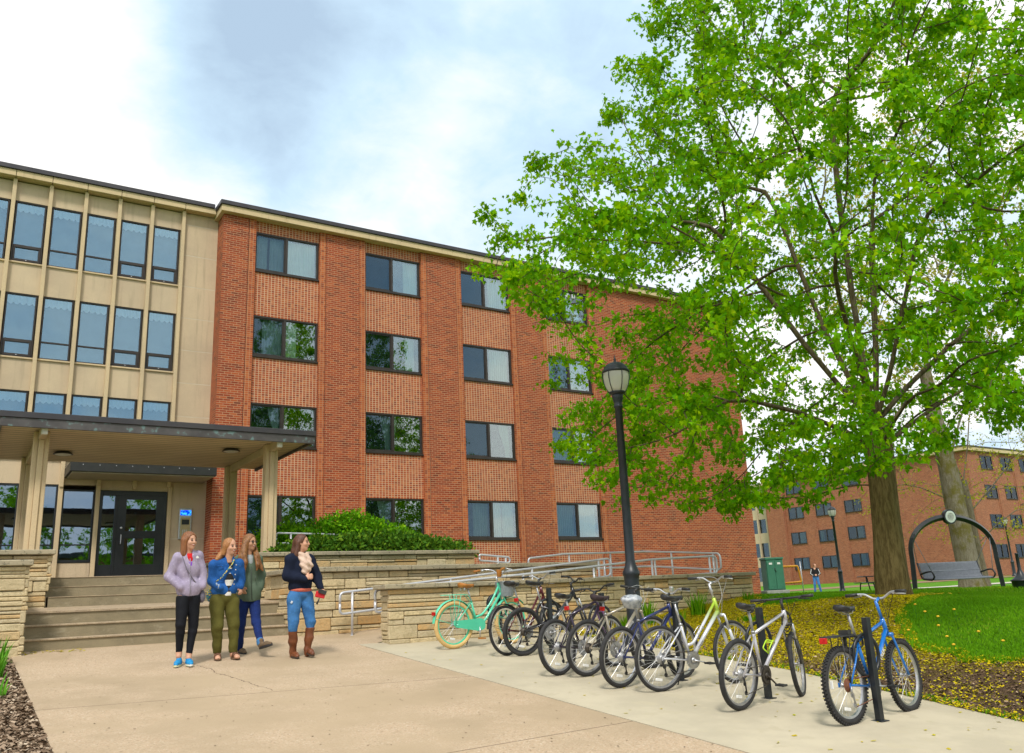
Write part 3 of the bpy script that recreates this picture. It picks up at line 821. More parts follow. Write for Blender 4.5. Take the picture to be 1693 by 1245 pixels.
def caps(mb, x0, x1, y0, y1, z0, z1, seed, along='x'):
    r = random.Random(seed); a, e = (x0, x1) if along == 'x' else (y0, y1)
    while a < e - .01:
        L = r.uniform(.8, 1.5)
        if e - a - L < .4: L = e - a
        dz = r.uniform(-.004, .004)
        if along == 'x': mb.bbox(a + .004, a + L - .004, y0, y1, z0 + dz, z1 + dz, .012)
        else: mb.bbox(x0, x1, a + .004, a + L - .004, z0 + dz, z1 + dz, .012)
        a += L
PI = math.pi
def stone_wall(name, label, faces, cores, capl, seed, base):
    root = thing(name, label, 'wall', base)
    mb = MB()
    for i, (ox, oy, ang, L, v0, v1) in enumerate(faces): stones(mb, 0, L, v0, v1, frame_T(ox, oy, ang), seed + i)
    for c in cores: mb.box(*c, 1, .5)
    mb.world('stonework', [STONE, MORTAR_DK], root, True)
    for i, c in enumerate(capl):
        m = MB(); caps(m, *c[:6], seed + 50 + i, c[6]); m.world('cap', CAPST, root)
    return root
# wall c: front wall of the ramp (faces -y); front face at y=-12.24
stone_wall('stone_wall', 'long low limestone ramp wall directly behind the row of parked bicycles', [(7.0, -12.24, PI, 8.2, .78, 1.775), (-1.16, -12.24, PI / 2, .32, .78, 1.775), (6.98, -11.9, -PI / 2, .36, 1.2, 1.775)],
           [(-1.155, 6.975, -12.235, -11.93, .7, 1.772)], [(-1.30, 7.06, -12.34, -11.86, 1.778, 1.852, 'x')], 11, (3, -12.1, .9))
stone_wall('stone_wall', 'tall limestone retaining wall right of the steps, behind the short silver handrail', [(4.35, -10.45, PI, 6.4, .95, 2.125), (-2.03, -10.44, PI / 2, 1.75, 1.05, 2.125)],
           [(-2.02, 4.33, -10.44, -10.12, .9, 2.12), (-2.02, -1.72, -10.13, -8.66, .9, 2.12)], [(-2.14, 4.4, -10.56, -10.06, 2.13, 2.215, 'x'), (-2.14, -1.66, -10.055, -8.76, 2.13, 2.213, 'y')], 23, (1.2, -10.3, 1.0))
stone_wall('stone_wall', 'stepped-back limestone planter wall with the evergreen hedge growing on top', [(2.47, -8.66, PI, 4.7, 1.3, 2.505), (-2.2, -8.63, PI / 2, 8.0, 2.15, 2.505)],
           [(-2.19, 2.46, -8.65, -8.4, 1.2, 2.50), (-2.19, -1.95, -8.4, -.6, 1.5, 2.50)], [(-2.27, 2.55, -8.76, -8.34, 2.508, 2.585, 'x'), (-2.27, -1.9, -8.33, -.6, 2.508, 2.583, 'y')], 37, (.2, -8.5, 1.3))
stone_wall('stone_wall', 'rough limestone wall at the left foot of the steps, above the sword-leaved plants', [(-6.06, -10.62, PI, 6, .8, 2.31), (-6.04, -8.7, -PI / 2, 1.95, .8, 2.31)],
           [(-12, -6.05, -10.61, -8.7, .8, 2.30)], [(-12, -5.98, -10.72, -10.2, 2.312, 2.395, 'x')], 51, (-8, -9.6, .9))
stone_wall('stone_wall', 'upper limestone wall left of the entrance steps carrying two canopy columns', [(-5.62, -8.55, PI, 6.4, 1.5, 2.585), (-5.60, -.6, -PI / 2, 7.97, 2.0, 2.585)],
           [(-12, -5.61, -8.54, -.6, 1.4, 2.58)], [(-12, -5.53, -8.66, -7.6, 2.588, 2.668, 'x')], 67, (-8, -4, 1.6))

# ---------------------------------------------------------------- steps, landing, ramp
st = thing('entrance_steps', 'two flights of weathered concrete steps up to the glass entrance door', 'steps', (-4, -9.4, 1.1))
mb = MB(); nb = MB()
for (ya, zt, x0, x1, yb) in ((-10.2, 1.29, -6.03, -2.05, -9.5), (-9.85, 1.485, -6.03, -2.05, -9.2)):
    mb.box(x0, x1, ya, yb, .9, zt - .03); nb.bbox(x0, x1, ya - .022, yb, zt - .029, zt, .006)
# sloped landing
mb.box(-6.03, -2.05, -9.5, -8.5, .9, 1.65)
V = [(-6.03, -9.522, 1.651), (-2.05, -9.522, 1.651), (-2.05, -8.5, 1.71), (-6.03, -8.5, 1.71), (-6.03, -9.522, 1.68), (-2.05, -9.522, 1.68), (-2.05, -8.5, 1.745), (-6.03, -8.5, 1.745)]
nb.add(V, [(0, 1, 5, 4), (4, 5, 6, 7), (0, 4, 7, 3), (1, 2, 6, 5), (3, 2, 1, 0)])
for (ya, zt, yb) in ((-8.52, 1.91, -8.1), (-8.18, 2.08, -7.8)):
    mb.box(-5.58, -2.22, ya, yb, 1.4, zt - .012); nb.bbox(-5.58, -2.22, ya - .012, yb, zt - .0115, zt, .004)
mb.box(-5.58, -2.22, -7.84, -7.4, 1.4, 2.235); nb.bbox(-5.58, -2.22, -7.852, -7.4, 2.236, 2.25, .004)
mb.world('risers', STEPC, st); nb.world('treads', NOSE, st)
tag(MB().box(-5.6, -1.94, -7.398, .58, 1.9, 2.246).build('entrance_floor', STEPC), kind='structure')
mb = MB()
mb.add([(-1.25, -11.93, .978), (-1.25, -10.45, 1.10), (4.3, -10.45, 1.55), (4.3, -11.93, 1.52), (6.95, -11.93, 1.58), (6.95, -9.0, 1.6), (4.3, -9.0, 1.6), (4.3, -10.1, 1.57)],
       [(0, 3, 2, 1), (3, 4, 5, 6, 7, 2)])
mb.box(4.36, 6.95, -9.0, -.1, 1.2, 1.62); mb.box(2.5, 4.36, -10.05, -.1, 1.2, 1.75)
tag(mb.build('ramp', PLAZA), kind='structure')
tag(MB().box(-1.94, 2.45, -8.39, -.11, 1.5, 2.50).build('planter_soil', MULCH), kind='structure')

# ---------------------------------------------------------------- handrails
def arc(p, q, r, n=5):
    """rounded polyline through points"""
    return None
def rounded(pts, r=.09, n=5):
    P = [Vector(p) for p in pts]; out = [P[0]]
    for i in range(1, len(P) - 1):
        a, b, c = P[i - 1], P[i], P[i + 1]
        d1 = (a - b); d2 = (c - b); k = min(r, d1.length * .45, d2.length * .45)
        p, q = b + d1.normalized() * k, b + d2.normalized() * k
        for j in range(n + 1):
            t_ = j / n; out.append(p * (1 - t_) ** 2 + b * 2 * t_ * (1 - t_) + q * t_ * t_)
    out.append(P[-1]); return out
def handrail(label, top, posts, drop=.35, ends=(True, True), foot=None):
    root = thing('handrail', label, 'handrail', (top[0][0], top[0][1], top[0][2] - .7))
    low = [Vector(p) - Vector((0, 0, drop)) for p in top]
    path = [*top]
    if ends[1]: path += [tuple(low[-1])] + [tuple(p) for p in low[-2:0:-1]] + ([tuple(low[0])] if True else [])
    if ends[0]: path = path + [path[0]] if False else path
    m = MB()
    loop = [Vector(p) for p in top] + [p for p in reversed(low)]
    if ends[0] and ends[1]:
        mid = (loop[0] + loop[-1]) / 2
        m.tube(rounded([mid] + loop + [mid], .1), .022, 10)
    elif ends[1]:
        m.tube(rounded(loop, .1), .022, 10)
    else:
        m.tube(top, .022, 10); m.tube(low, .022, 10)
    m.world('rail', STEEL, root)
    for (x, y, z1, z0) in posts:
        MB().tube([(x, y, z0), (x, y, z1)], .021, 10).lathe([(.045, 0), (.045, .012), (.022, .014)], 12, M=Matrix.Translation((x, y, z0))).world('post', STEEL, root)
    return root
sl_ = .0826
zr1 = lambda x: 1.77 + (x + 1.39) * sl_
zr2 = lambda x: 1.78 + (x + 1.2) * .0575
handrail('silver double handrail with looped end, along the tall retaining wall by the steps', [(-1.42, -10.8, zr1(-1.42)), (4.45, -10.8, zr1(4.45))],
         [(-1.2, -10.8, zr1(-1.2), 1.06), (.7, -10.8, zr1(.7), 1.25), (2.5, -10.8, zr1(2.5), 1.38), (4.15, -10.8, zr1(4.15), 1.5), (4.3, -10.8, zr1(4.3), 1.5)])
handrail('silver double handrail just inside the low bicycle-side ramp wall', [(-1.24, -11.84, zr2(-1.24)), (2.2, -11.84, zr2(2.2) + .015), (4.71, -11.84, 2.17), (6.45, -11.84, 2.215)],
         [(-.9, -11.84, zr2(-.9), 1.05), (1.6, -11.84, zr2(1.6), 1.25), (3.2, -11.84, zr2(3.2), 1.4), (4.66, -11.84, 2.16, 1.5), (4.74, -11.84, 2.16, 1.5), (6.25, -11.84, 2.2, 1.55), (6.36, -11.84, 2.2, 1.55)])
handrail('silver handrail along the far side of the ramp landing against the brick wall', [(3.5, -9.2, 2.36), (4.45, -9.2, 2.44), (6.75, -9.4, 2.46), (6.72, -11.7, 2.27)],
         [(4.6, -9.2, 2.44, 1.6), (5.7, -9.3, 2.45, 1.6), (6.74, -10.2, 2.4, 1.58), (6.72, -11.5, 2.28, 1.58)], .34)
handrail('short silver handrail coming out behind the right end of the planter wall', [(2.40, -9.0, 2.465), (3.15, -9.0, 2.40)],
         [(2.85, -9.0, 2.42, 1.7), (3.05, -9.0, 2.40, 1.7)], .12)
handrail('silver handrail below the hedge, between the right canopy column and the walking people', [(-1.55, -7.7, 3.02), (-.2, -7.7, 2.99), (1.6, -7.7, 2.66)],
         [(-1.25, -7.7, 3.0, 2.5), (.2, -7.7, 2.9, 2.5)], .2)

# ---------------------------------------------------------------- entrance canopy
can = thing('entrance_canopy', 'flat dark-edged porch canopy on four tan columns over the steps', 'canopy', (-3.85, -6.6, 2.25))
CX0, CX1, CY0, CY1 = -6.53, -1.14, -8.7, -4.75
MB().bbox(CX0 - .02, CX1 + .02, CY0 - .025, CY1 + .02, 4.842, 4.945, .006).world('roof_edge', COPING, can)
COPPER = M('weathered_copper_fascia', (.075, .068, .070), (.11, .10, .10), 3.5, .5, .4, c3=(.16, .24, .24), s3=7, detail=6)
MB().bbox(CX0, CX1, CY0, CY0 + .05, 4.69, 4.84, .004).bbox(CX0, CX0 + .04, CY0 + .051, CY1, 4.70, 4.84, .004).bbox(CX1 - .04, CX1, CY0 + .051, CY1, 4.70, 4.84, .004).box(CX0 + .041, CX1 - .041, CY0 + .051, CY1, 4.775, 4.84).world('fascia', COPPER, can)
def soffit_mat():
    m, t, out = newmat('ribbed_soffit'); v = t.coord(); x, y, z = t.sep(v)
    f = t.math('FRACT', t.math('DIVIDE', y, .20))
    rib = t.math('LESS_THAN', f, .14)
    c = t.mix(t.smooth(t.noise(v, .9, 4), .3, .7), (.60, .49, .31), (.50, .40, .25))
    c = t.mix(t.math('MULTIPLY', t.smooth(t.noise(t.comb(t.math('MULTIPLY', x, .6), t.math('MULTIPLY', y, 4), 0.), 2, 4), .5, .75), .4), c, (.36, .27, .15))
    c = t.mix(rib, c, (.13, .09, .05))
    principled(t, out, c, .6, 0, t.bump(rib, -.6, .01), .3)
    return m
MB().box(CX0 + .045, CX1 - .045, CY0 + .055, CY1 - .01, 4.755, 4.773).world('soffit', soffit_mat(), can)
BEAM = M('beam_paint', (.52, .41, .25), (.44, .34, .21), 3, .6); WHITEP = M('white_paint', (.72, .70, .63), (.62, .6, .53), 4, .5)
for x in (-5.86, -1.80):
    mb = MB().bbox(x - .055, x + .055, CY0 + .16, CY1 - .1, 4.60, 4.754, .008)
    b_ = mb.world('beam', BEAM, can)
    MB().bbox(x - .05, x + .05, CY0 + .10, CY0 + .158, 4.603, 4.752, .01).world('beam_end', WHITEP, b_)
    for (y, zb) in ((-8.0, 2.668 if x < -3 else 2.586), (-5.05, 2.668 if x < -3 else 2.25)):
        mb = MB()
        mb.bbox(x - .122, x - .045, y - .10, y + .10, zb, 4.74, .008); mb.bbox(x + .045, x + .122, y - .10, y + .10, zb, 4.74, .008)
        mb.bbox(x - .0445, x + .0445, y - .135, y + .135, zb + .003, 4.598, .008)
        mb.world('column', FINMAT, can)
LAMPD = M('dark_lamp_rim', (.03, .03, .03), None, rough=.4); LENS = M('frosted_lens', (.55, .55, .50), (.45, .45, .4), 8, .3)
for (x, y, lb) in ((-5.33, -6.0, 'round dark dome light under the canopy soffit, left by the left columns'), (-2.40, -7.3, 'round dark dome light under the canopy soffit, right near the front edge')):
    l_ = thing('ceiling_light', lb, 'light', (x, y, 4.682), 0, 'dome lights under the canopy')
    MB().lathe([(.17, .012), (.185, .02), (.13, .07), (.11, .072)], 28).build('housing', LAMPD, l_)
    MB().lathe([(.001, -.005), (.10, .0), (.155, .014), (.168, .016)], 28).build('lens', LENS, l_)
# small flat roof over the door
mb = MB().bbox(-4.69, -1.07, -.80, .58, 5.15, 5.40, .008)
ov = mb.world('door_hood', M('black_sheet_hood', (.012, .013, .012), (.02, .02, .018), 5, .5), wing)
MB().box(-4.63, -1.13, -.74, .56, 5.12, 5.149).world('hood_soffit', M('hood_soffit_paint', (.36, .31, .21), (.3, .26, .18), 3, .6), ov)
mb = MB()
for k in range(9): mb.ball((-4.4 + k * .39, -.802, 5.32), .012, 6, 4)
mb.world('rivets', STEEL, ov)
# ground-floor glazing of the wing
for k in range(3, 9): MB().box(fins[k] - FP + .05, fins[k] - .05, YW + .01, YW + .2, 2.25, 2.93).world('apron_panel', PRECAST, wing)
MB().box(fins[2] - FP + .05, fins[2] - .05, YW + .03, YW + .2, 2.25, 2.93).world('apron_panel', PRECAST, wing)
MB().box(fins[2] - .05, -2.051, YW + .02, YW + .2, 4.86, 5.0).world('lintel_panel', PRECAST, wing)
for k in (1, 2, 3, 4, 5, 6):
    if k == 1: continue
    MB().bbox(fins[k] - .055, fins[k] + .055, YW - .10, YW + .2, 2.25, 4.978, .008).world('fin', FINMAT, wing)
MB().bbox(-2.05, -1.945, YW - .06, YW + .2, 2.25, 4.978, .008).world('fin', FINMAT, wing)
MB().bbox(-3.90, -3.805, YW - .06, YW + .2, 2.25, 4.978, .008).world('fin', FINMAT, wing)
def lobby_window(a, b, z0, z1):
    f = .045; mb = MB(); y = YW; zm = z0 + .46
    mb.bbox(a, b, y + .01, y + .11, z1 - f, z1, .005); mb.bbox(a, b, y + .01, y + .11, z0, z0 + f * 1.6, .005)
    mb.bbox(a, a + f, y + .012, y + .11, z0 + f * 1.6, z1 - f, .005); mb.bbox(b - f, b, y + .012, y + .11, z0 + f * 1.6, z1 - f, .005)
    mb.box(a + f, b - f, y + .02, y + .10, zm - .018, zm + .018)
    w = mb.world('window', BLACKF, wing)
    MB().box(a + f, b - f, y + .05, y + .056, zm + .018, z1 - f).world('pane', GLASS_DOOR, w)
    MB().box(a + f, b - f, y + .05, y + .056, z0 + f * 1.6, zm - .018).world('pane', GLASS_DOOR, w)
for k in (2, 3, 4, 5): lobby_window(fins[k] - FP + .055, fins[k] - .055, 2.94, 4.86 if k == 2 else 4.97)
LOBBY = M('lobby_interior', (.10, .085, .06), (.16, .13, .09), 1.5, .9); 
mb = MB(); room(mb, -8.5, -2.06, YW + .2, 5, 2.25, 4.97, 0); mb.box(-6.3, -6.0, 2, 2.3, 2.25, 4.9, 1); mb.box(-5.0, -4.7, 3, 3.3, 2.25, 4.9, 1); mb.box(-4.9, -4.0, 1.6, 2.2, 2.25, 2.95, 1)
mb.world('lobby', [LOBBY, M('lobby_furniture', (.22, .16, .09), (.10, .07, .05), 3, .7)], wing)
# tube lamp seen in the lobby ceiling
le, t_, o_ = newmat('lit_tube'); e_ = t_.new('ShaderNodeEmission'); e_.inputs[0].default_value = (1, .8, .4, 1); e_.inputs[1].default_value = 2.2; t_.l.new(e_.outputs[0], o_.inputs[0])
MB().tube([(-2.95, 1.2, 4.93), (-2.3, 2.2, 4.93)], .035, 8).world('lobby_tube_lamp', le, wing)
# door set: frame with side light, glazed leaf
fr = MB(); y = YW
fr.bbox(-3.80, -3.70, y - .02, y + .12, 2.25, 4.85, .006); fr.bbox(-2.13, -2.06, y - .02, y + .12, 2.25, 4.85, .006); fr.bbox(-3.70, -2.13, y - .018, y + .12, 4.72, 4.85, .006)
fr.bbox(-3.39, -3.32, y - .018, y + .12, 2.25, 4.72, .006); fr.box(-3.70, -3.39, y, y + .1, 2.25, 2.87)
fr = fr.world('door_frame', BLACKF, wing)
MB().box(-3.70, -3.39, y + .05, y + .056, 2.87, 4.72).world('pane', GLASS_DOOR, fr)
d_ = MB(); y0, y1 = y - .012, y + .045
d_.box(-3.318, -3.10, y0, y1, 2.28, 4.718); d_.box(-2.33, -2.132, y0, y1, 2.28, 4.718); d_.box(-3.10, -2.33, y0, y1, 4.62, 4.718); d_.box(-3.10, -2.33, y0, y1, 3.565, 3.765); d_.box(-3.10, -2.33, y0, y1, 2.28, 2.87)
d_ = d_.world('door', BLACKF, wing)
MB().box(-3.10, -2.33, y + .01, y + .016, 3.765, 4.62).world('pane', GLASS_DOOR, d_); MB().box(-3.10, -2.33, y + .01, y + .016, 2.87, 3.565).world('pane', GLASS_DOOR, d_)
MB().tube(rounded([(-3.2, y - .012, 3.42), (-3.2, y - .07, 3.42), (-3.2, y - .07, 3.66), (-3.2, y - .012, 3.66)], .03), .012, 8).ball((-3.2, y - .014, 3.85), (.03, .012, .03)).world('handle', STEEL, d_)
# entry phone
ic = thing('entry_phone', 'silver entry phone box with glowing blue strip right of the door', 'intercom', (-1.55, .6, 3.53))
MB().bbox(-1.72, -1.38, .535, .6, 3.53, 4.40, .012).world('case', M('brushed_case', (.5, .5, .5), (.42, .42, .43), 20, .35, .7), ic)
be, t_, o_ = newmat('blue_light_strip'); e_ = t_.new('ShaderNodeEmission')
vv = t_.coord(); xx, yy, zz = t_.sep(vv)
t_.set(e_.inputs[0], t_.mix(t_.smooth(t_.noise(vv, 18, 2), .4, .65), (.0, .03, .9), (.05, .45, 1.0))); e_.inputs[1].default_value = 1.6; t_.l.new(e_.outputs[0], o_.inputs[0])
MB().bbox(-1.695, -1.405, .523, .534, 4.20, 4.34, .004).world('light_strip', be, ic)
MB().bbox(-1.68, -1.42, .526, .534, 3.60, 4.14, .004).world('keypad_plate', M('tan_plate', (.46, .38, .2), (.4, .33, .18), 20, .5), ic)
k_ = MB(); k_.box(-1.65, -1.45, .520, .5255, 3.94, 4.08)
k_.world('display', BLACKF, ic)
k_ = MB()
for i in range(3):
    for j in range(4): k_.box(-1.63 + i * .05, -1.60 + i * .05, .520, .5255, 3.63 + j * .045, 3.66 + j * .045)
k_.world('keypad', STEEL, ic)

# ---------------------------------------------------------------- planting by the walls
def leaf_cloud(name, blobs, n, size, mat, seed, parent=None, droop=.3, shell=.55, pointed=True, hmin=None):
    """leaf faces filling lumpy ellipsoids (cx,cy,cz,rx,ry,rz); each leaf a bent pair of faces"""
    r = np.random.RandomState(seed); w_ = np.array([b[3] * b[4] + b[4] * b[5] + b[3] * b[5] for b in blobs]); w_ = w_ / w_.sum()
    B = np.array(blobs)[r.choice(len(blobs), n, p=w_)]
    v = r.normal(size=(n, 3)); v /= np.linalg.norm(v, axis=1, keepdims=True)
    lump = 1 + .16 * np.sin(v[:, 0] * 7 + B[:, 0] * 3) * np.sin(v[:, 2] * 6 + B[:, 1] * 5) + .10 * np.sin(v[:, 1] * 13 + B[:, 2])
    rad = (shell + (1 - shell) * r.rand(n) ** .5) * lump * (1 + .18 * (r.rand(n) < .06))
    P = B[:, :3] + v * B[:, 3:] * rad[:, None]
    if hmin is not None: ok = P[:, 2] > hmin; P = P[ok]; v = v[ok]; n = len(P)
    d = v * .7 + r.normal(size=(n, 3)) * .6; d[:, 2] -= droop * r.rand(n); d /= np.linalg.norm(d, axis=1, keepdims=True)
    s = np.cross(d, r.normal(size=(n, 3))); s /= np.linalg.norm(s, axis=1, keepdims=True); nn = np.cross(d, s)
    L = size * (.6 + .8 * r.rand(n))[:, None]; Wd = L * (.30 if pointed else .42)
    V = np.stack([P, P + d * L * .5 + s * Wd, P + d * L - nn * L * .18, P + d * L * .5 - s * Wd, P + d * L * .5 + nn * L * .06], 1)
    base = (np.arange(n) * 5)[:, None]
    fl = np.concatenate([base + [[0, 1, 2, 4]], base + [[0, 4, 2, 3]]], 1).ravel()
    at = np.repeat(np.clip(.5 + .28 * r.normal(size=n), 0, 1), 2)
    return link(name, np_mesh(name, V.reshape(-1, 3), fl, np.full(2 * n, 4), mat, False, at), parent)
def stems(pts, r0, mat, name, parent):
    m = MB()
    for a, b in pts:
        a, b = Vector(a), Vector(b); mid = a.lerp(b, .5) + Vector((random.uniform(-.06, .06), random.uniform(-.06, .06), 0))
        m.tube([a, mid, b], [r0, r0 * .7, r0 * .35], 6)
    return m.build(name, mat, parent)
hd = thing('hedge', 'lumpy bright green leafy hedge on the planter wall below the ground-floor windows', 'hedge', (.6, -7.0, 2.5))
rr = random.Random(5); bl = []
for x in np.arange(-1.5, 2.15, .27):
    h = .84 + .15 * math.sin(x * 2.3 + .5) + rr.uniform(-.06, .06) - .42 * max(0, (x - .3) / 2.1) - .25 * max(0, -.9 - x)
    bl.append((x - .6, -.35 + rr.uniform(-.12, .12), h * .52, .36, .42, h * .52))
hdl = leaf_cloud('foliage', bl, 20000, .075, LEAF_SHRUB, 3, hd, .3, .45)
stems([((b[0], b[1], -.02), (b[0] + rr.uniform(-.2, .2), b[1], b[2] * 1.4)) for b in bl for _ in range(2)], .014, BARK_GREY, 'stem', hd)
jn = thing('juniper', 'low feathery juniper spreading along the front edge of the planter wall', 'shrub', (.9, -8.1, 2.5))
bl = [(x - .9, rr.uniform(-.1, .1), .06 + .10 * max(0, math.sin((x + 1.6) / 4.2 * PI)), .34, .28, .12 + .22 * max(0, math.sin((x + 1.9) / 4.9 * PI)) ** .7) for x in np.arange(-1.55, 2.45, .22)]
leaf_cloud('foliage', bl, 12000, .085, LEAF_JUN, 8, jn, 0., .3)
stems([((b[0], b[1], -.02), (b[0] + .1, b[1], b[2] + .1)) for b in bl], .01, BARK_GREY, 'stem', jn)
def clump(name, label, x, y, h, r0, n, mat, seed, wd=.02, cat='plant', group=None):
    """tuft of arching sword leaves"""
    r = random.Random(seed); m = MB(); z = gz(x, y)
    root = thing(name, label, cat, (x, y, z), 0, group)
    for i in range(n):
        a = r.uniform(0, 2 * PI); rad = r0 * math.sqrt(r.random()); L = h * r.uniform(.55, 1.1); out_ = r.uniform(.05, .55) * L; w0 = wd * r.uniform(.7, 1.2)
        bx, by = rad * math.cos(a) * .6, rad * math.sin(a) * .6; da = a + r.uniform(-.6, .6); px_, py_ = -math.sin(da), math.cos(da); V = []
        for k in range(5):
            f = k / 4; q = w0 * (1 - f ** 2.2) + .001
            cx, cy, cz = bx + math.cos(da) * out_ * f * f, by + math.sin(da) * out_ * f * f, L * f * (1 - .25 * f * (out_ / L))
            V += [(cx - px_ * q, cy - py_ * q, cz - .01), (cx + px_ * q, cy + py_ * q, cz - .01)]
        m.add(V, [(2 * k, 2 * k + 1, 2 * k + 3, 2 * k + 2) for k in range(4)], 0, False, r.random())
    m.build('leaves', mat, root, True); return root
for i, (x, y, h, n, lb) in enumerate(((3.55, -12.85, .48, 90, 'bushy dark green grassy tuft at the ramp wall, left of the lime bicycle'), (4.6, -13.05, .46, 90, 'round dark green grassy tuft at the ramp wall, behind the lime bicycle'),
        (4.05, -13.1, .24, 50, 'small green tuft between the two larger grassy tufts by the ramp wall'), (2.9, -13.0, .3, 50, 'low green tuft in yellow blossom beside the base of the near lamp post'), (6.3, -12.75, .2, 50, 'little green tuft near the right end of the ramp wall'))):
    clump('grass_tuft', lb, x, y, h, .22, n, LEAF_SHRUB if i < 2 else BLADE, 40 + i, .012, 'plant', 'grassy tufts by the ramp wall')
for i, (x, y, h, lb) in enumerate(((4.6, -14.3, .10, 'flat patch of dark green leaves lying in the yellow blossom'),)):
    clump('ground_plant', lb, x, y, h, .4, 70, LEAF_SHRUB, 60 + i, .03)
for i, (x, y, h, n) in enumerate(((-6.36, -11.5, .42, 34), (-6.52, -12.0, .45, 34), (-6.40, -12.6, .42, 28), (-6.62, -13.1, .46, 30), (-6.43, -13.9, .26, 14), (-6.7, -14.3, .3, 14))):
    clump('iris_plant', ('tall sword-leaved green plant at the foot of the left stone wall', 'tall sword-leaved green plant, second from the left stone wall', 'sword-leaved green plant in the middle of the left bed, close to the paving', 'tall sword-leaved plant at the left picture edge in the mulch bed', 'short sparse green shoots near the paving edge in the left bed', 'sparse green shoots nearest the viewer in the left mulch bed')[i], x, y, h, .16, n, LEAF_IRIS, 70 + i, .017, 'plant', 'sword-leaved plants in the left bed')
# dandelions at the lawn edge
YF_ = M('dandelion_yellow', (.75, .42, .01), (.8, .5, .02), 20, .7)
dsp = [(3.75, -18.35, .16), (3.95, -18.2, .2), (4.05, -18.75, .17), (4.2, -17.9, .26), (4.5, -17.75, .3), (4.7, -17.4, .3), (4.3, -18.4, .2), (5.0, -17.7, .28), (5.3, -16.9, .25), (4.0, -17.6, .22)]
for i, (x, y, h) in enumerate(dsp):
    dn = thing('dandelion', 'yellow dandelion on a thin stem in the long grass at the lawn edge', 'flower', (x, y, gz(x, y)), 0, 'dandelions at the lawn edge')
    lx, ly = random.uniform(-.05, .05), random.uniform(-.05, .05)
    MB().tube([(0, 0, 0), (lx * .4, ly * .4, h * .6), (lx, ly, h)], .003, 5).build('stem', LEAF_IRIS, dn)
    MB().ball((lx, ly, h), (.022, .022, .013), 10, 5).build('flower_head', YF_, dn)
# ---------------------------------------------------------------- trees
def grow(seed, base_nodes, attract, step, infl, kill, iters, grav=.0):
    """space colonisation: returns node positions and parents"""
    r = np.random.RandomState(seed)
    N = [Vector(p) for p, _ in base_nodes]; par = [q for _, q in base_nodes]
    A = [Vector(p) for p in attract]; alive = list(range(len(A)))
    for it in range(iters):
        if not alive: break
        kd = kdtree.KDTree(len(N))
        for i, p in enumerate(N): kd.insert(p, i)
        kd.balance(); pull = {}; keep = []
        for a in alive:
            _, i, d = kd.find(A[a])
            if d < kill: continue
            keep.append(a)
            if d < infl: pull.setdefault(i, []).append((A[a] - N[i]).normalized())
        alive = keep
        if not pull: break
        for i, v in pull.items():
            d = sum(v, Vector())
            if d.length < .05: d = v[0]
            d = d.normalized() + Vector(r.normal(size=3)) * .16 + Vector((0, 0, grav))
            if par[i] >= 0: d = d + (N[i] - N[par[i]]).normalized() * .45
            q = N[i] + d.normalized() * step
            if kd.find(q)[2] > step * .4: N.append(q); par.append(i)
    return N, par
def tree_mesh(N, par, tip, expo, rmax, nbase):
    """radii by the pipe model; one tube per chain"""
    ch = [[] for _ in N]
    for i, p in enumerate(par):
        if p >= 0: ch[p].append(i)
    R = [0.] * len(N)
    for i in range(len(N) - 1, -1, -1):
        R[i] = tip if not ch[i] else min(rmax, sum(R[c] ** expo for c in ch[i]) ** (1 / expo))
    return ch, R
LEAF_SHAPE = np.array([(0, 0), (.34, .05), (.26, .26), (.52, .50), (.24, .56), (0, 1.0), (-.24, .56), (-.52, .50), (-.26, .26), (-.34, .05)])
def leaves_mesh(name, P, D, size, mat, seed, parent, droop=.9, jit=.22, hue=None):
    """maple-like drooping leaves at points P growing along D"""
    r = np.random.RandomState(seed); n = len(P)
    P = P + r.normal(size=(n, 3)) * jit * np.array([1, 1, .7])
    d = D * .5 + r.normal(size=(n, 3)) * .7; d[:, 2] -= droop * (.4 + .8 * r.rand(n)); d /= np.linalg.norm(d, axis=1, keepdims=True)
    up = r.normal(size=(n, 3)) * .55; up[:, 2] += 1
    s = np.cross(d, up); s /= np.linalg.norm(s, axis=1, keepdims=True); nn = np.cross(s, d)
    L = (size * (.55 + .75 * r.rand(n)))[:, None]
    k = len(LEAF_SHAPE); V = np.empty((n, k, 3)); fold = (.10 + .30 * r.rand(n))[:, None]; curl = (.1 + .35 * r.rand(n))[:, None]
    for i, (u, v) in enumerate(LEAF_SHAPE):
        V[:, i] = P + s * (L * u) + d * (L * v) + nn * L * (abs(u) * fold * 1.2 - curl * v * v)
    base = (np.arange(n) * k)[:, None]
    # two halves folded along the midrib
    fl = np.concatenate([base + [[0, 1, 2, 3, 4, 5]], base + [[0, 5, 6, 7, 8, 9]]], 1).ravel()
    at = np.repeat(hue if hue is not None else np.clip(.45 + .24 * r.normal(size=n) + .20 * np.sin(P[:, 0] * 2.1 + 1.3 * np.sin(P[:, 2] * 1.7)) * np.sin(P[:, 1] * 2.3), 0, 1), 2)
    return link(name, np_mesh(name, V.reshape(-1, 3), fl, np.full(2 * n, 6), mat, False, at), parent)
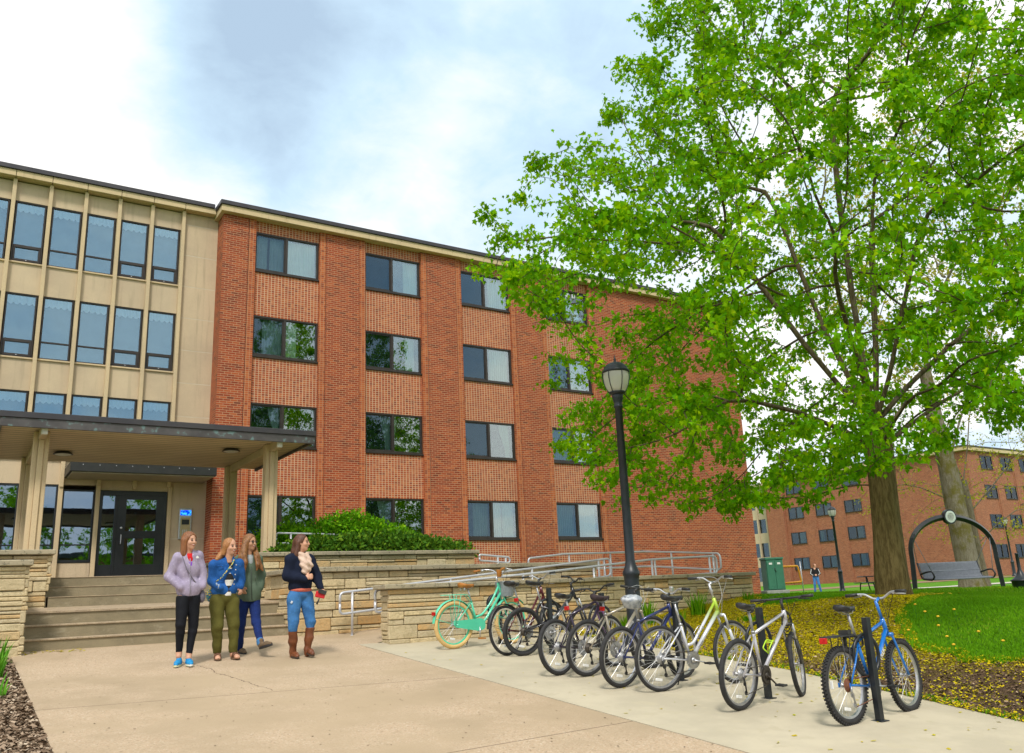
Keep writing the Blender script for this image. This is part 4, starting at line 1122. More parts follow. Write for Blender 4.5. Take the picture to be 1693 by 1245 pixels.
def build_tree(name, label, loc, trunk, limbs, attract, seed, step, infl, kill, iters, tip, expo, rmax, leaf, bark, limb_bark, nleaf, lsize, trunk_r, group=None, flare=.12, jit=.22, leafr=.02, droop=.9, hue=None, clump=1):
    root = thing(name, label, 'tree', loc, 0, group)
    nodes = [(p, i - 1) for i, p in enumerate(trunk)]; top = len(trunk) - 1
    for L in limbs:
        a = top if len(L) == 1 or not isinstance(L[0], int) else L[0]
        pts = L if not isinstance(L[0], int) else L[1:]
        q = a
        for p in pts: nodes.append((p, q)); q = len(nodes) - 1
    N, par = grow(seed, nodes, attract, step, infl, kill, iters)
    ch, R = tree_mesh(N, par, tip, expo, rmax, len(nodes))
    nt = len(trunk)
    for i in range(nt): R[i] = trunk_r[i]
    # trunk with a flared, slightly fluted foot
    m = MB(); rr_ = random.Random(seed); n = 20; V = []
    pts = []; 
    for i in range(nt - 1):
        for k in range(5): f = k / 5; pts.append((trunk[i] if isinstance(trunk[i], Vector) else Vector(trunk[i])).lerp(Vector(trunk[i + 1]), f)); V.append(R[i] + (R[i + 1] - R[i]) * f)
    pts.append(Vector(trunk[-1])); V.append(R[nt - 1])
    vs = []
    for j, p in enumerate(pts):
        h = p.z
        for i in range(n):
            a = 2 * PI * i / n
            q = V[j] * (1 + .05 * math.sin(a * 3 + h * .9) + .035 * math.sin(a * 7 + h * 2.1)) + flare * math.exp(-max(h, 0) / .28) * (1 + .45 * math.sin(a * 5 + 1))
            vs.append((p.x + q * math.cos(a), p.y + q * math.sin(a), p.z))
    m.add(vs, [(j * n + i, j * n + (i + 1) % n, (j + 1) * n + (i + 1) % n, (j + 1) * n + i) for j in range(len(pts) - 1) for i in range(n)], 0, True)
    m.build('trunk', bark, root)
    # limbs: follow the thickest child as one chain
    m = MB(); start = [(top, c) for c in ch[top]]
    for i in range(top): start += [(i, c) for c in ch[i] if c >= nt]
    while start:
        a, b = start.pop(); pts = [N[a], N[b]]; rad = [min(R[b] * 1.05, R[a]), R[b]]; q = b
        while ch[q]:
            c = max(ch[q], key=lambda k: R[k])
            for o in ch[q]:
                if o != c: start.append((q, o))
            pts.append(N[c]); rad.append(R[c]); q = c
        if len(pts) > 2:   # soften kinks
            sm = [pts[0]] + [(pts[i - 1] + pts[i] * 2 + pts[i + 1]) / 4 for i in range(1, len(pts) - 1)] + [pts[-1]]; pts = sm
        m.tube(pts, rad, 10 if rad[0] > .08 else 6 if rad[0] > .02 else 4, caps=False)
    m.build('branches', limb_bark, root)
    # leaves on the thin wood
    r = np.random.RandomState(seed + 1); PT = []; DT = []
    thin = [i for i in range(nt, len(N)) if R[i] < leafr]
    w_ = np.array([3. if not ch[i] else 1. for i in thin]); w_ /= w_.sum()
    tuft = r.choice(len(thin), max(1, nleaf // clump), p=w_); pick = np.repeat(tuft, clump)
    for k in pick:
        i = thin[k]; p = N[i]; q = N[par[i]]; f = r.rand() * .8; PT.append(p.lerp(q, f)); DT.append((p - q).normalized())
    PT = np.array([tuple(p) for p in PT]); DT = np.array([tuple(p) for p in DT])
    # clumpy: jitter grows per cluster
    leaves_mesh('crown', PT, DT, lsize, leaf, seed + 2, root, droop, jit, hue(PT) if hue else None)
    return root, N
def crown_points(n, prof, seed, reject=None, inner=.35):
    r = np.random.RandomState(seed); out = []
    hs = [p[0] for p in prof]; rs = [p[1] for p in prof]
    while len(out) < n:
        h = r.uniform(hs[0], hs[-1]); R = np.interp(h, hs, rs)
        if r.rand() > (R / max(rs)) ** 1.3: continue
        a = r.uniform(0, 2 * PI); q = R * math.sqrt(r.uniform(inner ** 2, 1)) * (1 + .10 * math.sin(3 * a + h * .8) + .07 * math.sin(7 * a - h * 1.3))
        p = (q * math.cos(a), q * math.sin(a), h)
        if reject and reject(p): continue
        out.append(p)
    return out
TX, TY = 7.9, -14.85; TZ = gz(TX, TY)
prof = [(1.3, 1.7), (1.9, 4.3), (2.5, 5.6), (3.6, 6.7), (5.2, 7.3), (6.6, 7.0), (8.2, 6.4), (9.6, 5.8), (11.2, 4.9), (13, 3.9), (15, 2.4), (16.6, .4)]
cam_l = Vector((-6.95 - TX, -24.8 - TY, .3)); lamp_l = Vector((2.0 - TX, -14.3 - TY, 3.6))
def rej(p):
    p = Vector(p); a = lamp_l; b = cam_l; t_ = max(0, min(1.2, (p - a).dot(b - a) / (b - a).length_squared))
    q = a.lerp(b, t_)
    if math.hypot(p.x - q.x, p.y - q.y) < .85 and p.z < 5.0 and t_ > 0: return True
    if math.hypot(p.x - a.x, p.y - a.y) < .5 and p.z < 4.6: return True
    lat = -.835 * p.x + .55 * p.y
    if p.z < (1.9 if lat > .4 else 2.5) and lat < 2.2: return True
    if 2.6 < p.z < 4.4 and 1.6 < lat < 3.0 and (math.sin(p.x * 37.1 + p.y * 51.7 + p.z * 91.) > -.1): return True
    if p.z < 3.1 and lat < -1.2: return True
    # pockets of open air between the leafy sprays
    s_ = math.sin(p.x * 1.15 + 1.9 * math.sin(p.z * .62)) + math.sin(p.y * 1.25 + 1.6 * math.sin(p.x * .55 + 2)) + math.sin(p.z * 1.35 + 1.2 * math.sin(p.y * .7))
    return s_ > (1.2 if p.z > 4 else 1.45)
trunk = [(0, 0, -.15), (.0, 0, .4), (.05, -.03, 1.2), (.09, -.06, 2.0), (.12, -.08, 2.75), (.12, -.09, 3.3)]
L_ = lambda az, *pr: [(.12 + d_ * math.cos(RAD(az)), -.08 + d_ * math.sin(RAD(az)), h) for d_, h in pr]
limbs = [L_(150, (.55, 3.9), (1.2, 4.9), (1.9, 6.1), (2.6, 7.4)), L_(205, (.5, 3.8), (1.3, 4.7), (2.3, 5.5)), L_(100, (.35, 4.1), (.8, 5.4), (1.2, 7.0), (1.5, 8.8)),
         L_(20, (.4, 4.0), (1.1, 5.2), (1.6, 6.6), (2.0, 8.2)), L_(-35, (.6, 3.9), (1.6, 4.8), (2.9, 5.6), (4.2, 6.4)), L_(-95, (.45, 4.0), (1.0, 5.3), (1.6, 6.8)),
         L_(60, (.15, 4.3), (.2, 6.0), (.1, 8.0), (.0, 10.)), L_(250, (.3, 4.1), (.6, 5.8), (.9, 7.8)),
         [4] + L_(165, (.7, 3.15), (1.7, 3.5), (3.0, 3.75)), [4] + L_(-10, (.7, 3.2), (1.8, 3.8), (3.0, 4.3)), [4] + L_(235, (.6, 3.1), (1.5, 3.4))]
build_tree('maple_tree', 'big maple in bright green leaf overhanging the bicycles and lamp post', (TX, TY, TZ), trunk, limbs,
           crown_points(3900, prof, 4, rej), 21, .30, 2.6, .42, 90, .0066, 2.3, .22, LEAF, BARK, BARK_LIMB, 98000, .104, [.31, .295, .262, .248, .25, .23], flare=.03, jit=.12, clump=9)
# pale mottled tree behind the swing
SX, SY = 23.4, -7.56
prof2 = [(7, 2.5), (9, 4.5), (12, 6), (16, 5.5), (20, 3.5), (22, .5)]
tr2 = [(0, 0, -.15), (.0, .0, .5), (-.04, .03, 2.2), (-.12, .08, 4.2), (-.25, .18, 6.2), (-.3, .2, 8)]
build_tree('pale_tree', 'tall leaning tree with pale mottled bark and mossy streaks, right behind the swing bench', (SX, SY, gz(SX, SY)), tr2,
           [[(-1.0, .8, 9.4), (-1.7, 1.4, 11)], [(.1, -.2, 9.8), (.6, -.7, 11.6)], [3, (.4, 0, 5.4), (1.2, -.5, 7.2), (2.1, -1, 9.2)]],
           crown_points(700, prof2, 14), 31, .5, 4, .8, 60, .010, 2.3, .34, LEAF_YEL, BARK_SYC, BARK_SYC, 11000, .13, [.41, .39, .36, .32, .28, .20], flare=.08, leafr=.05)
YX, YY_ = 30.0, -4.4
prof3 = [(1.8, 2.0), (3, 4.6), (5, 5.2), (8, 4.5), (11, 2.5), (13, .4)]
tr3 = [(0, 0, -.15), (0, 0, .5), (-.05, .05, 1.8), (-.1, .05, 3.2), (-.1, .1, 4.6)]
build_tree('young_tree', 'slender grey tree with thin yellow-green spring leaves, in front of the far brick hall', (YX, YY_, gz(YX, YY_)), tr3,
           [[(.3, -.2, 6), (.5, -.3, 7.6)], [(-.5, .3, 5.9), (-.8, .6, 7.5)], [3, (-.9, .5, 3.9), (-2, 1.2, 4.5)], [3, (.8, -.5, 4.1), (1.7, -1., 5.2)], [2, (.6, -.6, 2.7), (1.5, -1.3, 3.4)]],
           crown_points(650, prof3, 24), 41, .35, 3.5, .55, 60, .006, 2.3, .16, LEAF_YEL, BARK_GREY, BARK_GREY, 5200, .085, [.20, .18, .165, .15, .13], flare=.05, leafr=.025, jit=.14)
# ---------------------------------------------------------------- bicycles and rack
RUBBER = M('tyre_rubber', (.016, .016, .018), (.028, .027, .028), 20, .75, bump=.4, bscale=160)
CREAMT = M('cream_tyre', (.72, .48, .19), (.62, .42, .17), 14, .7, bump=.2, bscale=120)
CHROME = M('bright_alloy', (.62, .62, .64), (.5, .5, .52), 12, .28, .85)
DULLAL = M('dull_alloy', (.42, .42, .43), (.32, .32, .33), 14, .42, .7)
SPOKE = M('spoke_wire', (.60, .60, .60), None, rough=.35, metal=.6)
BLKPL = M('black_plastic', (.015, .015, .016), (.03, .03, .03), 14, .5)
CHAINM = M('oily_chain', (.06, .05, .045), (.10, .085, .07), 60, .5, .6)
RUSTC = M('rusty_chain', (.20, .07, .03), (.12, .05, .03), 60, .8, .2)
TAN = M('tan_leather', (.46, .18, .03), (.36, .13, .02), 12, .5)
SADDLE = M('black_saddle', (.014, .014, .016), (.03, .03, .032), 14, .42)
REDL = M('red_reflector', (.55, .01, .01), (.4, .005, .005), 40, .2)
WHITER = M('white_reflector', (.75, .75, .74), None, rough=.25)
GALV = M('woven_grey_basket', (.36, .40, .44), (.28, .32, .36), 60, .6, bump=.5, bscale=180)
CABLEM = M('black_cable', (.012, .012, .013), None, rough=.5); CABLEG = M('grey_cable', (.45, .46, .46), None, rough=.4)
def paint(name, c, c2=None, metal=.25): return M(name, c, c2, 3, .28, metal, coat=.5)
def wheel(parent, c, r, tw, tyre, rimm, hubm, nsp=28, knob=False, fat_rim=.018, name='wheel', cassette=None, refl=True):
    """tyre, rim, spokes and hub; axle along local y at c"""
    m = MB().lathe([(.0175, -.035), (.024, -.03), (.024, -.024), (.012, -.018), (.012, .018), (.024, .024), (.024, .03), (.0175, .035)], 14, M=Matrix.Translation(c) @ Matrix.Rotation(PI / 2, 4, 'X'))
    m.tube([(c[0], c[1] - .062, c[2]), (c[0], c[1] + .062, c[2])], .006, 6)
    w_ = m.build(name, hubm, parent)
    t_ = MB().torus(c, r - tw, tw, 'y', 56, 8, 0, .95)
    if knob:
        for k in range(66):
            a = 2 * PI * k / 66
            for s in (-1, 1):
                q = Matrix.Translation(c) @ Matrix.Rotation(-a, 4, 'Y') @ Matrix.Translation((r - .004, s * tw * .55, 0)); t_.box(-.006, .010, -.007, .007, -.008, .008, 0, 0, q)
            q = Matrix.Translation(c) @ Matrix.Rotation(-a - PI / 66, 4, 'Y') @ Matrix.Translation((r, 0, 0)); t_.box(-.008, .007, -.007, .007, -.007, .007, 0, 0, q)
    t_.build('tyre', tyre, w_)
    rr0 = r - 2 * tw + .004
    R_m = MB(); sec = [(rr0 - fat_rim, -.011), (rr0, -.0135), (rr0 + .004, -.012), (rr0 + .004, .012), (rr0, .0135), (rr0 - fat_rim, .011)]
    n = 56; V = []; k = len(sec)
    for i in range(n):
        a = 2 * PI * i / n
        for (q, y) in sec: V.append((c[0] + q * math.cos(a), c[1] + y, c[2] + q * math.sin(a)))
    R_m.add(V, [(i * k + j, i * k + (j + 1) % k, ((i + 1) % n) * k + (j + 1) % k, ((i + 1) % n) * k + j) for i in range(n) for j in range(k)], 0, False)
    R_m.build('rim', rimm, w_)
    s = MB()
    for i in range(nsp):
        a = 2 * PI * i / nsp; sd_ = 1 if i % 2 else -1; b = a + (.9 if (i // 2) % 2 else -.9)
        s.tube([(c[0] + .022 * math.cos(b), c[1] + sd_ * .026, c[2] + .022 * math.sin(b)), (c[0] + (rr0 - fat_rim) * math.cos(a), c[1] + sd_ * .002, c[2] + (rr0 - fat_rim) * math.sin(a))], .0015, 4, caps=False, smooth=False)
    s.build('spokes', SPOKE, w_)
    if refl:
        a = -1.75; MB().bbox(-.045, .045, -.008, .008, -.015, .015, .004, M=Matrix.Translation((c[0] + rr0 * .72 * math.cos(a), c[1] - .012, c[2] + rr0 * .72 * math.sin(a))) @ Matrix.Rotation(-a + PI / 2, 4, 'Y')).build('wheel_reflector', WHITER, w_)
    return w_
def saddle_mesh(L=.27, W=.15, wide=False):
    m = MB(); rows = 9; n = 12; V = []
    for i in range(rows):
        f = i / (rows - 1); x = -L * .5 + L * f
        hw = (W / 2) * (1 - ss((f - .18) / .55)) * (.78 + .22 * math.sin(min(1, f * 4) * PI / 2)) + .018 * ss(f * 2)
        if f > .93: hw *= .75
        if f < .05: hw *= .82
        zt = .02 + .018 * (1 - f) ** 2 - .008 * math.sin(f * PI)
        th = .035 + (.02 if wide else .008) * (1 - f)
        for j in range(n):
            a = 2 * PI * j / n; cy, cz = math.cos(a), math.sin(a)
            V.append((x, hw * cy, zt + (th * .45 * cz if cz > 0 else th * cz)))
    F = [(i * n + j, i * n + (j + 1) % n, (i + 1) * n + (j + 1) % n, (i + 1) * n + j) for i in range(rows - 1) for j in range(n)]
    F += [tuple(range(n))[::-1], tuple((rows - 1) * n + j for j in range(n))]
    m.add(V, F, 0, True)
    m.tube([(-.10, .022, -.015), (-.02, .022, -.038), (.06, .022, -.03), (.10, .012, 0)], .0035, 5, 1); m.tube([(-.10, -.022, -.015), (-.02, -.022, -.038), (.06, -.022, -.03), (.10, -.012, 0)], .0035, 5, 1)
    return m
def bike(name, label, rx, ry, hx, hy, lean=0., steer=0., style='diamond', frame_m=None, fork_m=None, r=.33, tw=.025, wb=1.06, tyre=None, rim=None, saddle_m=None, saddle_h=.93, bar='riser', bar_h=0., bar_m=None, grip=None,
         knob=False, ring=None, chain=None, fenders=None, rack=None, wide=False, susp=False, crank=-.9, cable=CABLEM, rear_light=False, extra=None, group='bicycles parked at the posts', stem_m=None, seat_post=None, bwid=.31, dark_cass=False):
    tyre = tyre or RUBBER; rim = rim or DULLAL; fork_m = fork_m or frame_m; bar_m = bar_m or BLKPL; grip = grip or BLKPL; chain = chain or CHAINM; stem_m = stem_m or BLKPL; seat_post = seat_post or DULLAL
    hd_ = math.atan2(hy - ry, hx - rx)
    root = thing(name, label, 'bicycle', (rx, ry, gz(rx, ry) + .014), hd_, group)
    root.rotation_euler = (lean, 0, hd_)
    V3 = Vector; RH = V3((0, 0, r)); FHb = V3((wb, 0, r)); BB = V3((.425, 0, .285 + (r - .33)))
    ax = V3((-.326, 0, .946)); hb = V3((wb - .045, 0, r)) + ax * (.455 if susp else .43); hb.x -= .0
    ht = hb + ax * (.13 if style in ('diamond', 'dual') else .17)
    sdir = V3((-.285, 0, .958)); stop = BB + sdir * (.44 if style in ('diamond', 'dual') else .40)
    sadp = BB + sdir * ((saddle_h - BB.z) / .958)
    f = MB(); tr = .017
    f.tube([BB, stop], .0165, 10); f.tube([hb - ax * .012, ht + ax * .012], .022, 12); f.tube([BB - V3((0, .035, 0)), BB + V3((0, .035, 0))], .022, 12)
    if style == 'diamond':
        f.tube([stop - sdir * .02, ht - ax * .02], .0165, 10); f.tube([BB, hb + ax * .03], .0205, 12)
    elif style == 'dual':    # full suspension: hunched main beam, rocker and shock
        f.tube(rounded([BB + V3((.02, 0, .05)), BB + V3((.10, 0, .20)), hb + ax * .06], .1), .034, 10, flat=.7)
        f.tube([stop - sdir * .06, BB + V3((.20, 0, .27)), ht - ax * .03], .020, 8); f.tube([BB + V3((-.02, 0, .14)), BB + V3((.14, 0, .25))], .022, 8, 1)
    elif style == 'step':
        a = BB + sdir * .16
        f.tube(rounded([a, a + V3((.10, 0, .02)), ht - ax * .03], .16, 8), .0165, 10); f.tube([BB + V3((.01, 0, 0)), hb + ax * .03], .0225, 12)
    elif style == 'cruiser':
        a = BB + sdir * .14
        f.tube(rounded([a, a + V3((.13, 0, .03)), a + V3((.30, 0, .20)), ht - ax * .03], .2, 8), .018, 10)
        f.tube(rounded([BB + V3((.02, 0, 0)), BB + V3((.16, 0, .10)), hb + ax * .03], .18, 8), .021, 10)
    for s in (-1, 1):
        d_ = V3((0, s * .058, 0))
        f.tube([RH + d_, RH + V3((.10, s * .052, -.01)), BB + V3((-.06, s * .03, 0))], .0095, 8)
        if style == 'dual': f.tube([RH + d_, BB + V3((-.02, s * .04, .16)), BB + V3((.02, s * .03, .2))], .013, 8)
        else: f.tube([RH + d_, RH.lerp(stop, .5) + d_ * .85, stop + V3((-.01, s * .022, -.03))], .0085, 8)
        f.box(-.016, .016, -.004, .004, -.02, .02, 0, 0, Matrix.Translation(RH + d_))
    f.build('frame', [frame_m, CHROME], root)
    # seat post and saddle
    MB().tube([stop - sdir * .02, sadp - sdir * .05], .0135, 10).lathe([(.021, -.012), (.021, .012)], 10, M=Matrix.Translation(stop)).build('seat_post', seat_post, root)
    so_ = saddle_mesh(.27 if not wide else .25, .155 if not wide else .215, wide).build('saddle', [saddle_m or SADDLE, DULLAL], root); so_.location = sadp + V3((-.005, 0, -.01))
    if wide == 'spring':
        MB().tube([sadp + V3((-.08, -.05, -.07)), sadp + V3((-.08, -.05, -.02))], .014, 8).tube([sadp + V3((-.08, .05, -.07)), sadp + V3((-.08, .05, -.02))], .014, 8).build('saddle_spring', CHROME, root)
    # wheels
    wr = wheel(root, RH, r, tw, tyre, rim, DULLAL, knob=knob)
    # front assembly about the steering axis
    steerM = Matrix.Translation(hb) @ Matrix.Rotation(steer, 4, ax) @ Matrix.Translation(-hb)
    def fpart(o): o.matrix_local = steerM @ o.matrix_local; return o
    wf = fpart(wheel(root, FHb, r, tw, tyre, rim, DULLAL, knob=knob, refl=False))
    k_ = MB(); crown = hb - ax * .02
    k_.tube([hb - ax * .02, hb + ax * .01], .02, 10)
    for s in (-1, 1):
        if susp:
            u = crown + V3((.03, s * .052, .005)); d_ = FHb + V3((0, s * .052, 0))
            k_.tube([u, u.lerp(d_, .45)], .0135, 10, 1); k_.tube([u.lerp(d_, .40), d_], .0185, 10, 0)
        else:
            k_.tube(rounded([crown + V3((0, s * .01, -.005)), crown + V3((.0, s * .045, -.015)), crown.lerp(FHb, .55) + V3((-.012, s * .052, 0)), FHb + V3((0, s * .05, 0))], .08), .0115, 8)
    k_.tube([crown + V3((.03 if susp else 0, -.055, 0)), crown + V3((.03 if susp else 0, .055, 0))], .017, 8)
    if susp: k_.tube(rounded([crown.lerp(FHb, .42) + V3((.02, -.05, 0)), crown.lerp(FHb, .30) + V3((-.03, 0, .02)), crown.lerp(FHb, .42) + V3((.02, .05, 0))], .06), .009, 6)
    fpart(k_.build('fork', [fork_m, CHROME], root))
    # stem and bars
    st_top = ht + ax * (.06 + bar_h); clamp = st_top + V3((.07, 0, .02)) if bar != 'sweep' else st_top + V3((.03, 0, .02))
    fpart(MB().tube([ht, st_top], .0145, 10).tube([st_top - ax * .01, clamp], .016, 10).build('stem', stem_m, root))
    b = MB(); G = []
    for s in (-1, 1):
        if bar == 'flat': pts = [clamp, clamp + V3((-.01, s * bwid * .5, .004)), clamp + V3((-.03, s * bwid, .008))]
        elif bar == 'riser': pts = [clamp, clamp + V3((0, s * .05, 0)), clamp + V3((-.005, s * .13, .05)), clamp + V3((-.02, s * .18, .055)), clamp + V3((-.055, s * bwid, .05))]
        else: pts = [clamp, clamp + V3((.05, s * .06, .02)), clamp + V3((.06, s * .16, .09)), clamp + V3((-.02, s * .26, .11)), clamp + V3((-.20, s * bwid, .085))]
        P = rounded(pts, .06, 4); b.tube(P, .0112, 8)
        e = pts[-1]; dd = (pts[-1] - pts[-2]).normalized(); G.append((e - dd * .11, e + dd * .008, dd))
    b_ = fpart(b.build('handlebar', bar_m, root))
    for i, (p, q, dd) in enumerate(G):
        g_ = MB().tube([p, p.lerp(q, .5), q], [.0155, .0165, .0165], 8).build('grip', grip, b_)
        if bar != 'coaster':
            sg = -1 if i == 0 else 1; pv = p - dd * .03
            MB().tube([pv + V3((0, 0, 0)), pv + V3((.035, sg * .01, -.018)), pv + V3((.045, sg * .10, -.03))], [.009, .007, .0055], 6).ball(pv + V3((.005, 0, -.01)), .017, 8, 6).build('brake_lever', CHROME if bar_m != BLKPL else BLKPL, b_)
    # cables
    c_ = MB(); c_.tube(rounded([G[0][0] - G[0][2] * .04, clamp + V3((.14, -.08, .04)), clamp + V3((.12, .0, -.16)), ht + V3((.04, -.02, -.10))], .2, 8), .0026, 5)
    c_.tube(rounded([G[1][0] - G[1][2] * .04, clamp + V3((.15, .09, .05)), clamp + V3((.14, .02, -.14)), hb + V3((.06, .02, -.05))], .2, 8), .0026, 5)
    c_.build('cables', cable, root)
    # drive train on the right side (-y)
    cr = .095 if style != 'cruiser' else .075; y = -.046
    m = MB(); RB = Matrix.Translation(BB + V3((0, y, 0))) @ Matrix.Rotation(PI / 2, 4, 'X')
    m.lathe([(cr - .022, -.002), (cr, -.002), (cr, .002), (cr - .022, .002), (cr - .022, -.002)], 32, 0, False, RB); m.lathe([(cr - .045, .006), (cr - .018, .006), (cr - .018, .009), (cr - .045, .009), (cr - .045, .006)], 28, 0, False, RB)
    m.lathe([(.001, .012), (.028, .012), (.028, -.004), (.001, -.004)], 14, 0, True, RB)
    for k in range(5):
        a = crank + 2 * PI * k / 5; m.tube([BB + V3((.02 * math.cos(a), y, .02 * math.sin(a))), BB + V3(((cr - .012) * math.cos(a), y, (cr - .012) * math.sin(a)))], .007, 6)
    for s, a in ((-1, crank), (1, crank + PI)):
        e = BB + V3((.17 * math.cos(a), s * .075, .17 * math.sin(a))); m.tube([BB + V3((0, s * .06, 0)), e], [.013, .010], 8, flat=.7)
    cs = m.build('crankset', ring or DULLAL, root)
    for s, a in ((-1, crank), (1, crank + PI)):
        e = BB + V3((.17 * math.cos(a), s * .125, .17 * math.sin(a))); p = MB()
        p.bbox(-.045, .045, -.008, .008, -.010, .010, .003, M=Matrix.Translation(e + V3((0, .038, 0)))).bbox(-.045, .045, -.008, .008, -.010, .010, .003, M=Matrix.Translation(e - V3((0, .038, 0))))
        p.box(-.045, -.035, -.03, .03, -.008, .008, 0, 0, Matrix.Translation(e)); p.box(.035, .045, -.03, .03, -.008, .008, 0, 0, Matrix.Translation(e)); p.tube([e - V3((0, .04, 0)), e + V3((0, .04, 0))], .008, 6)
        p.build('pedal', BLKPL if style != 'cruiser' else TAN, cs)
    if style != 'cruiser':
        m = MB(); CM = Matrix.Translation(RH + V3((0, -.026, 0))) @ Matrix.Rotation(PI / 2, 4, 'X')
        m.lathe([(.03, .0), (.062, .0), (.058, .006), (.052, .008), (.048, .014), (.04, .018), (.034, .024), (.02, .028), (.001, .028)], 26, 0, False, CM)
        m.build('cassette', RUSTC if chain == RUSTC else (CHAINM if dark_cass else DULLAL), root)
        j1 = RH + V3((.015, -.05, -.085)); j2 = RH + V3((.03, -.05, -.17))
        m = MB(); m.tube([RH + V3((.0, -.06, -.01)), RH + V3((-.012, -.062, -.05)), j1 + V3((0, -.006, 0)), j2 + V3((0, -.006, 0))], [.012, .011, .010, .007], 6)
        for j in (j1, j2): m.lathe([(.001, -.004), (.022, -.004), (.022, .004), (.001, .004)], 12, 0, False, Matrix.Translation(j) @ Matrix.Rotation(PI / 2, 4, 'X'))
        m.build('derailleur', BLKPL if chain != RUSTC else DULLAL, root)
        MB().tube([RH + V3((0, y, .05)), BB + V3((.0, y, cr))], .0045, 5).tube([BB + V3((0, y, -cr)), j2 + V3((.0, 0, -.02))], .0045, 5).build('chain', chain, root)
    else:
        m = MB(); y0, y1 = -.062, -.034; pts = []
        for k in range(13): a = -PI / 2 + PI * k / 12 * 1.0; pts.append((BB.x + .105 * math.cos(a), BB.z + .095 * math.sin(a)))
        pts = [(BB.x - .05, BB.z - .06)] + [(BB.x + .105 * math.cos(a), BB.z + .02 + .10 * math.sin(a)) for a in np.linspace(-.75, PI / 2 + .3, 14)] + [(RH.x - .01, RH.z + .055), (RH.x - .03, RH.z + .0), (RH.x + .0, RH.z - .038)]
        k = len(pts); m.add([(a, y0, b) for a, b in pts] + [(a, y1, b) for a, b in pts], [tuple(range(k)), tuple(range(2 * k - 1, k - 1, -1))] + [(i, k + i, k + (i + 1) % k, (i + 1) % k) for i in range(k)])
        m.build('chain_guard', frame_m, root)
    def fender(c, a0, a1, mat, par):
        m = MB(); R_ = r + .022; n = 26; V = []
        for i in range(n + 1):
            a = a0 + (a1 - a0) * i / n
            for q in range(7):
                b = -1.25 + 2.5 * q / 6; w_ = .034
                V.append((c[0] + (R_ - .016 + .020 * math.cos(b)) * math.cos(a), w_ * math.sin(b), c[2] + (R_ - .016 + .020 * math.cos(b)) * math.sin(a)))
        m.add(V, [(i * 7 + q, i * 7 + q + 1, (i + 1) * 7 + q + 1, (i + 1) * 7 + q) for i in range(n) for q in range(6)], 0, True)
        am = a0 + (a1 - a0) * (.93 if a1 > 2.5 else .88)
        for s in (-1, 1): m.tube([(c[0], s * .05, c[2]), (c[0] + (R_) * math.cos(am), s * .03, c[2] + R_ * math.sin(am))], .003, 5)
        return m.build('fender', mat, par)
    if fenders:
        fender(RH, .15, 3.05, fenders, root)
        fpart(fender(FHb, .75, 3.0, fenders, root))
    if rack:
        m = MB(); zt = r * 2 + .085; x0, x1 = -.20, .22
        for s in (-.055, .055): m.tube(rounded([(x0, s, zt), (x1, s, zt), stop + V3((.0, s * .4, -.02))], .05), .006, 6)
        for x in np.linspace(x0, x1 - .03, 5): m.tube([(x, -.055, zt), (x, .055, zt)], .005, 6)
        m.tube([(x0, -.055, zt), (x0 - .02, 0, zt), (x0, .055, zt)], .006, 6)
        for s in (-1, 1): m.tube([RH + V3((0, s * .062, .01)), (-.03, s * .057, zt)], .0055, 6); m.tube([RH + V3((0, s * .062, .01)), (.10, s * .057, zt)], .005, 6)
        if rack != 'wire': pass
        m.build('rack', frame_m if style == 'cruiser' else BLKPL, root)
        if style != 'cruiser':
            MB().box(x0 - .01, x1 - .02, -.045, .045, zt + .004, zt + .012).box(.10, .16, -.05, .05, zt + .013, zt + .05).build('rack_plate', BLKPL, root)
    if rear_light:
        p = {'fender': V3((-r - .005, 0, r + .17)), 'rack': V3((-.235, 0, r * 2 + .06)), 'post': stop + sdir * .07 + V3((-.03, 0, 0))}[rear_light]
        MB().bbox(-.018, .018, -.034, .034, -.026, .026, .006, M=Matrix.Translation(p)).build('tail_light', REDL, root)
    if extra: extra(root, dict(RH=RH, FH=FHb, BB=BB, hb=hb, ht=ht, stop=stop, sadp=sadp, clamp=clamp, ax=ax, sdir=sdir, fpart=fpart, G=G, wr=wr))
    return root
def letters(root, text, size, p, direction, mat, up=None, name='lettering'):
    """raised lettering along a tube on the right side of the bicycle"""
    cu_ = bpy.data.curves.new('txt', 'FONT'); cu_.body = text; cu_.size = size; cu_.extrude = .0006; cu_.align_x = 'CENTER'; cu_.align_y = 'CENTER'
    tmp = bpy.data.objects.new('txt', cu_); col.objects.link(tmp)
    dg = bpy.context.evaluated_depsgraph_get(); dg.update()
    me = bpy.data.meshes.new_from_object(tmp.evaluated_get(dg)); bpy.data.objects.remove(tmp); me.materials.clear(); me.materials.append(mat); me.name = name
    o = link(name, me, root)
    x = Vector(direction).normalized(); n = Vector((0, -1, 0)); yv = n.cross(x)
    Mx = Matrix((x, yv, n)).transposed().to_4x4(); Mx.translation = Vector(p); o.matrix_local = Mx
    return o
WHITEL = M('white_decal', (.80, .80, .80), None, rough=.4)
MINT = paint('mint_paint', (.10, .62, .40), (.09, .58, .37), 0.)
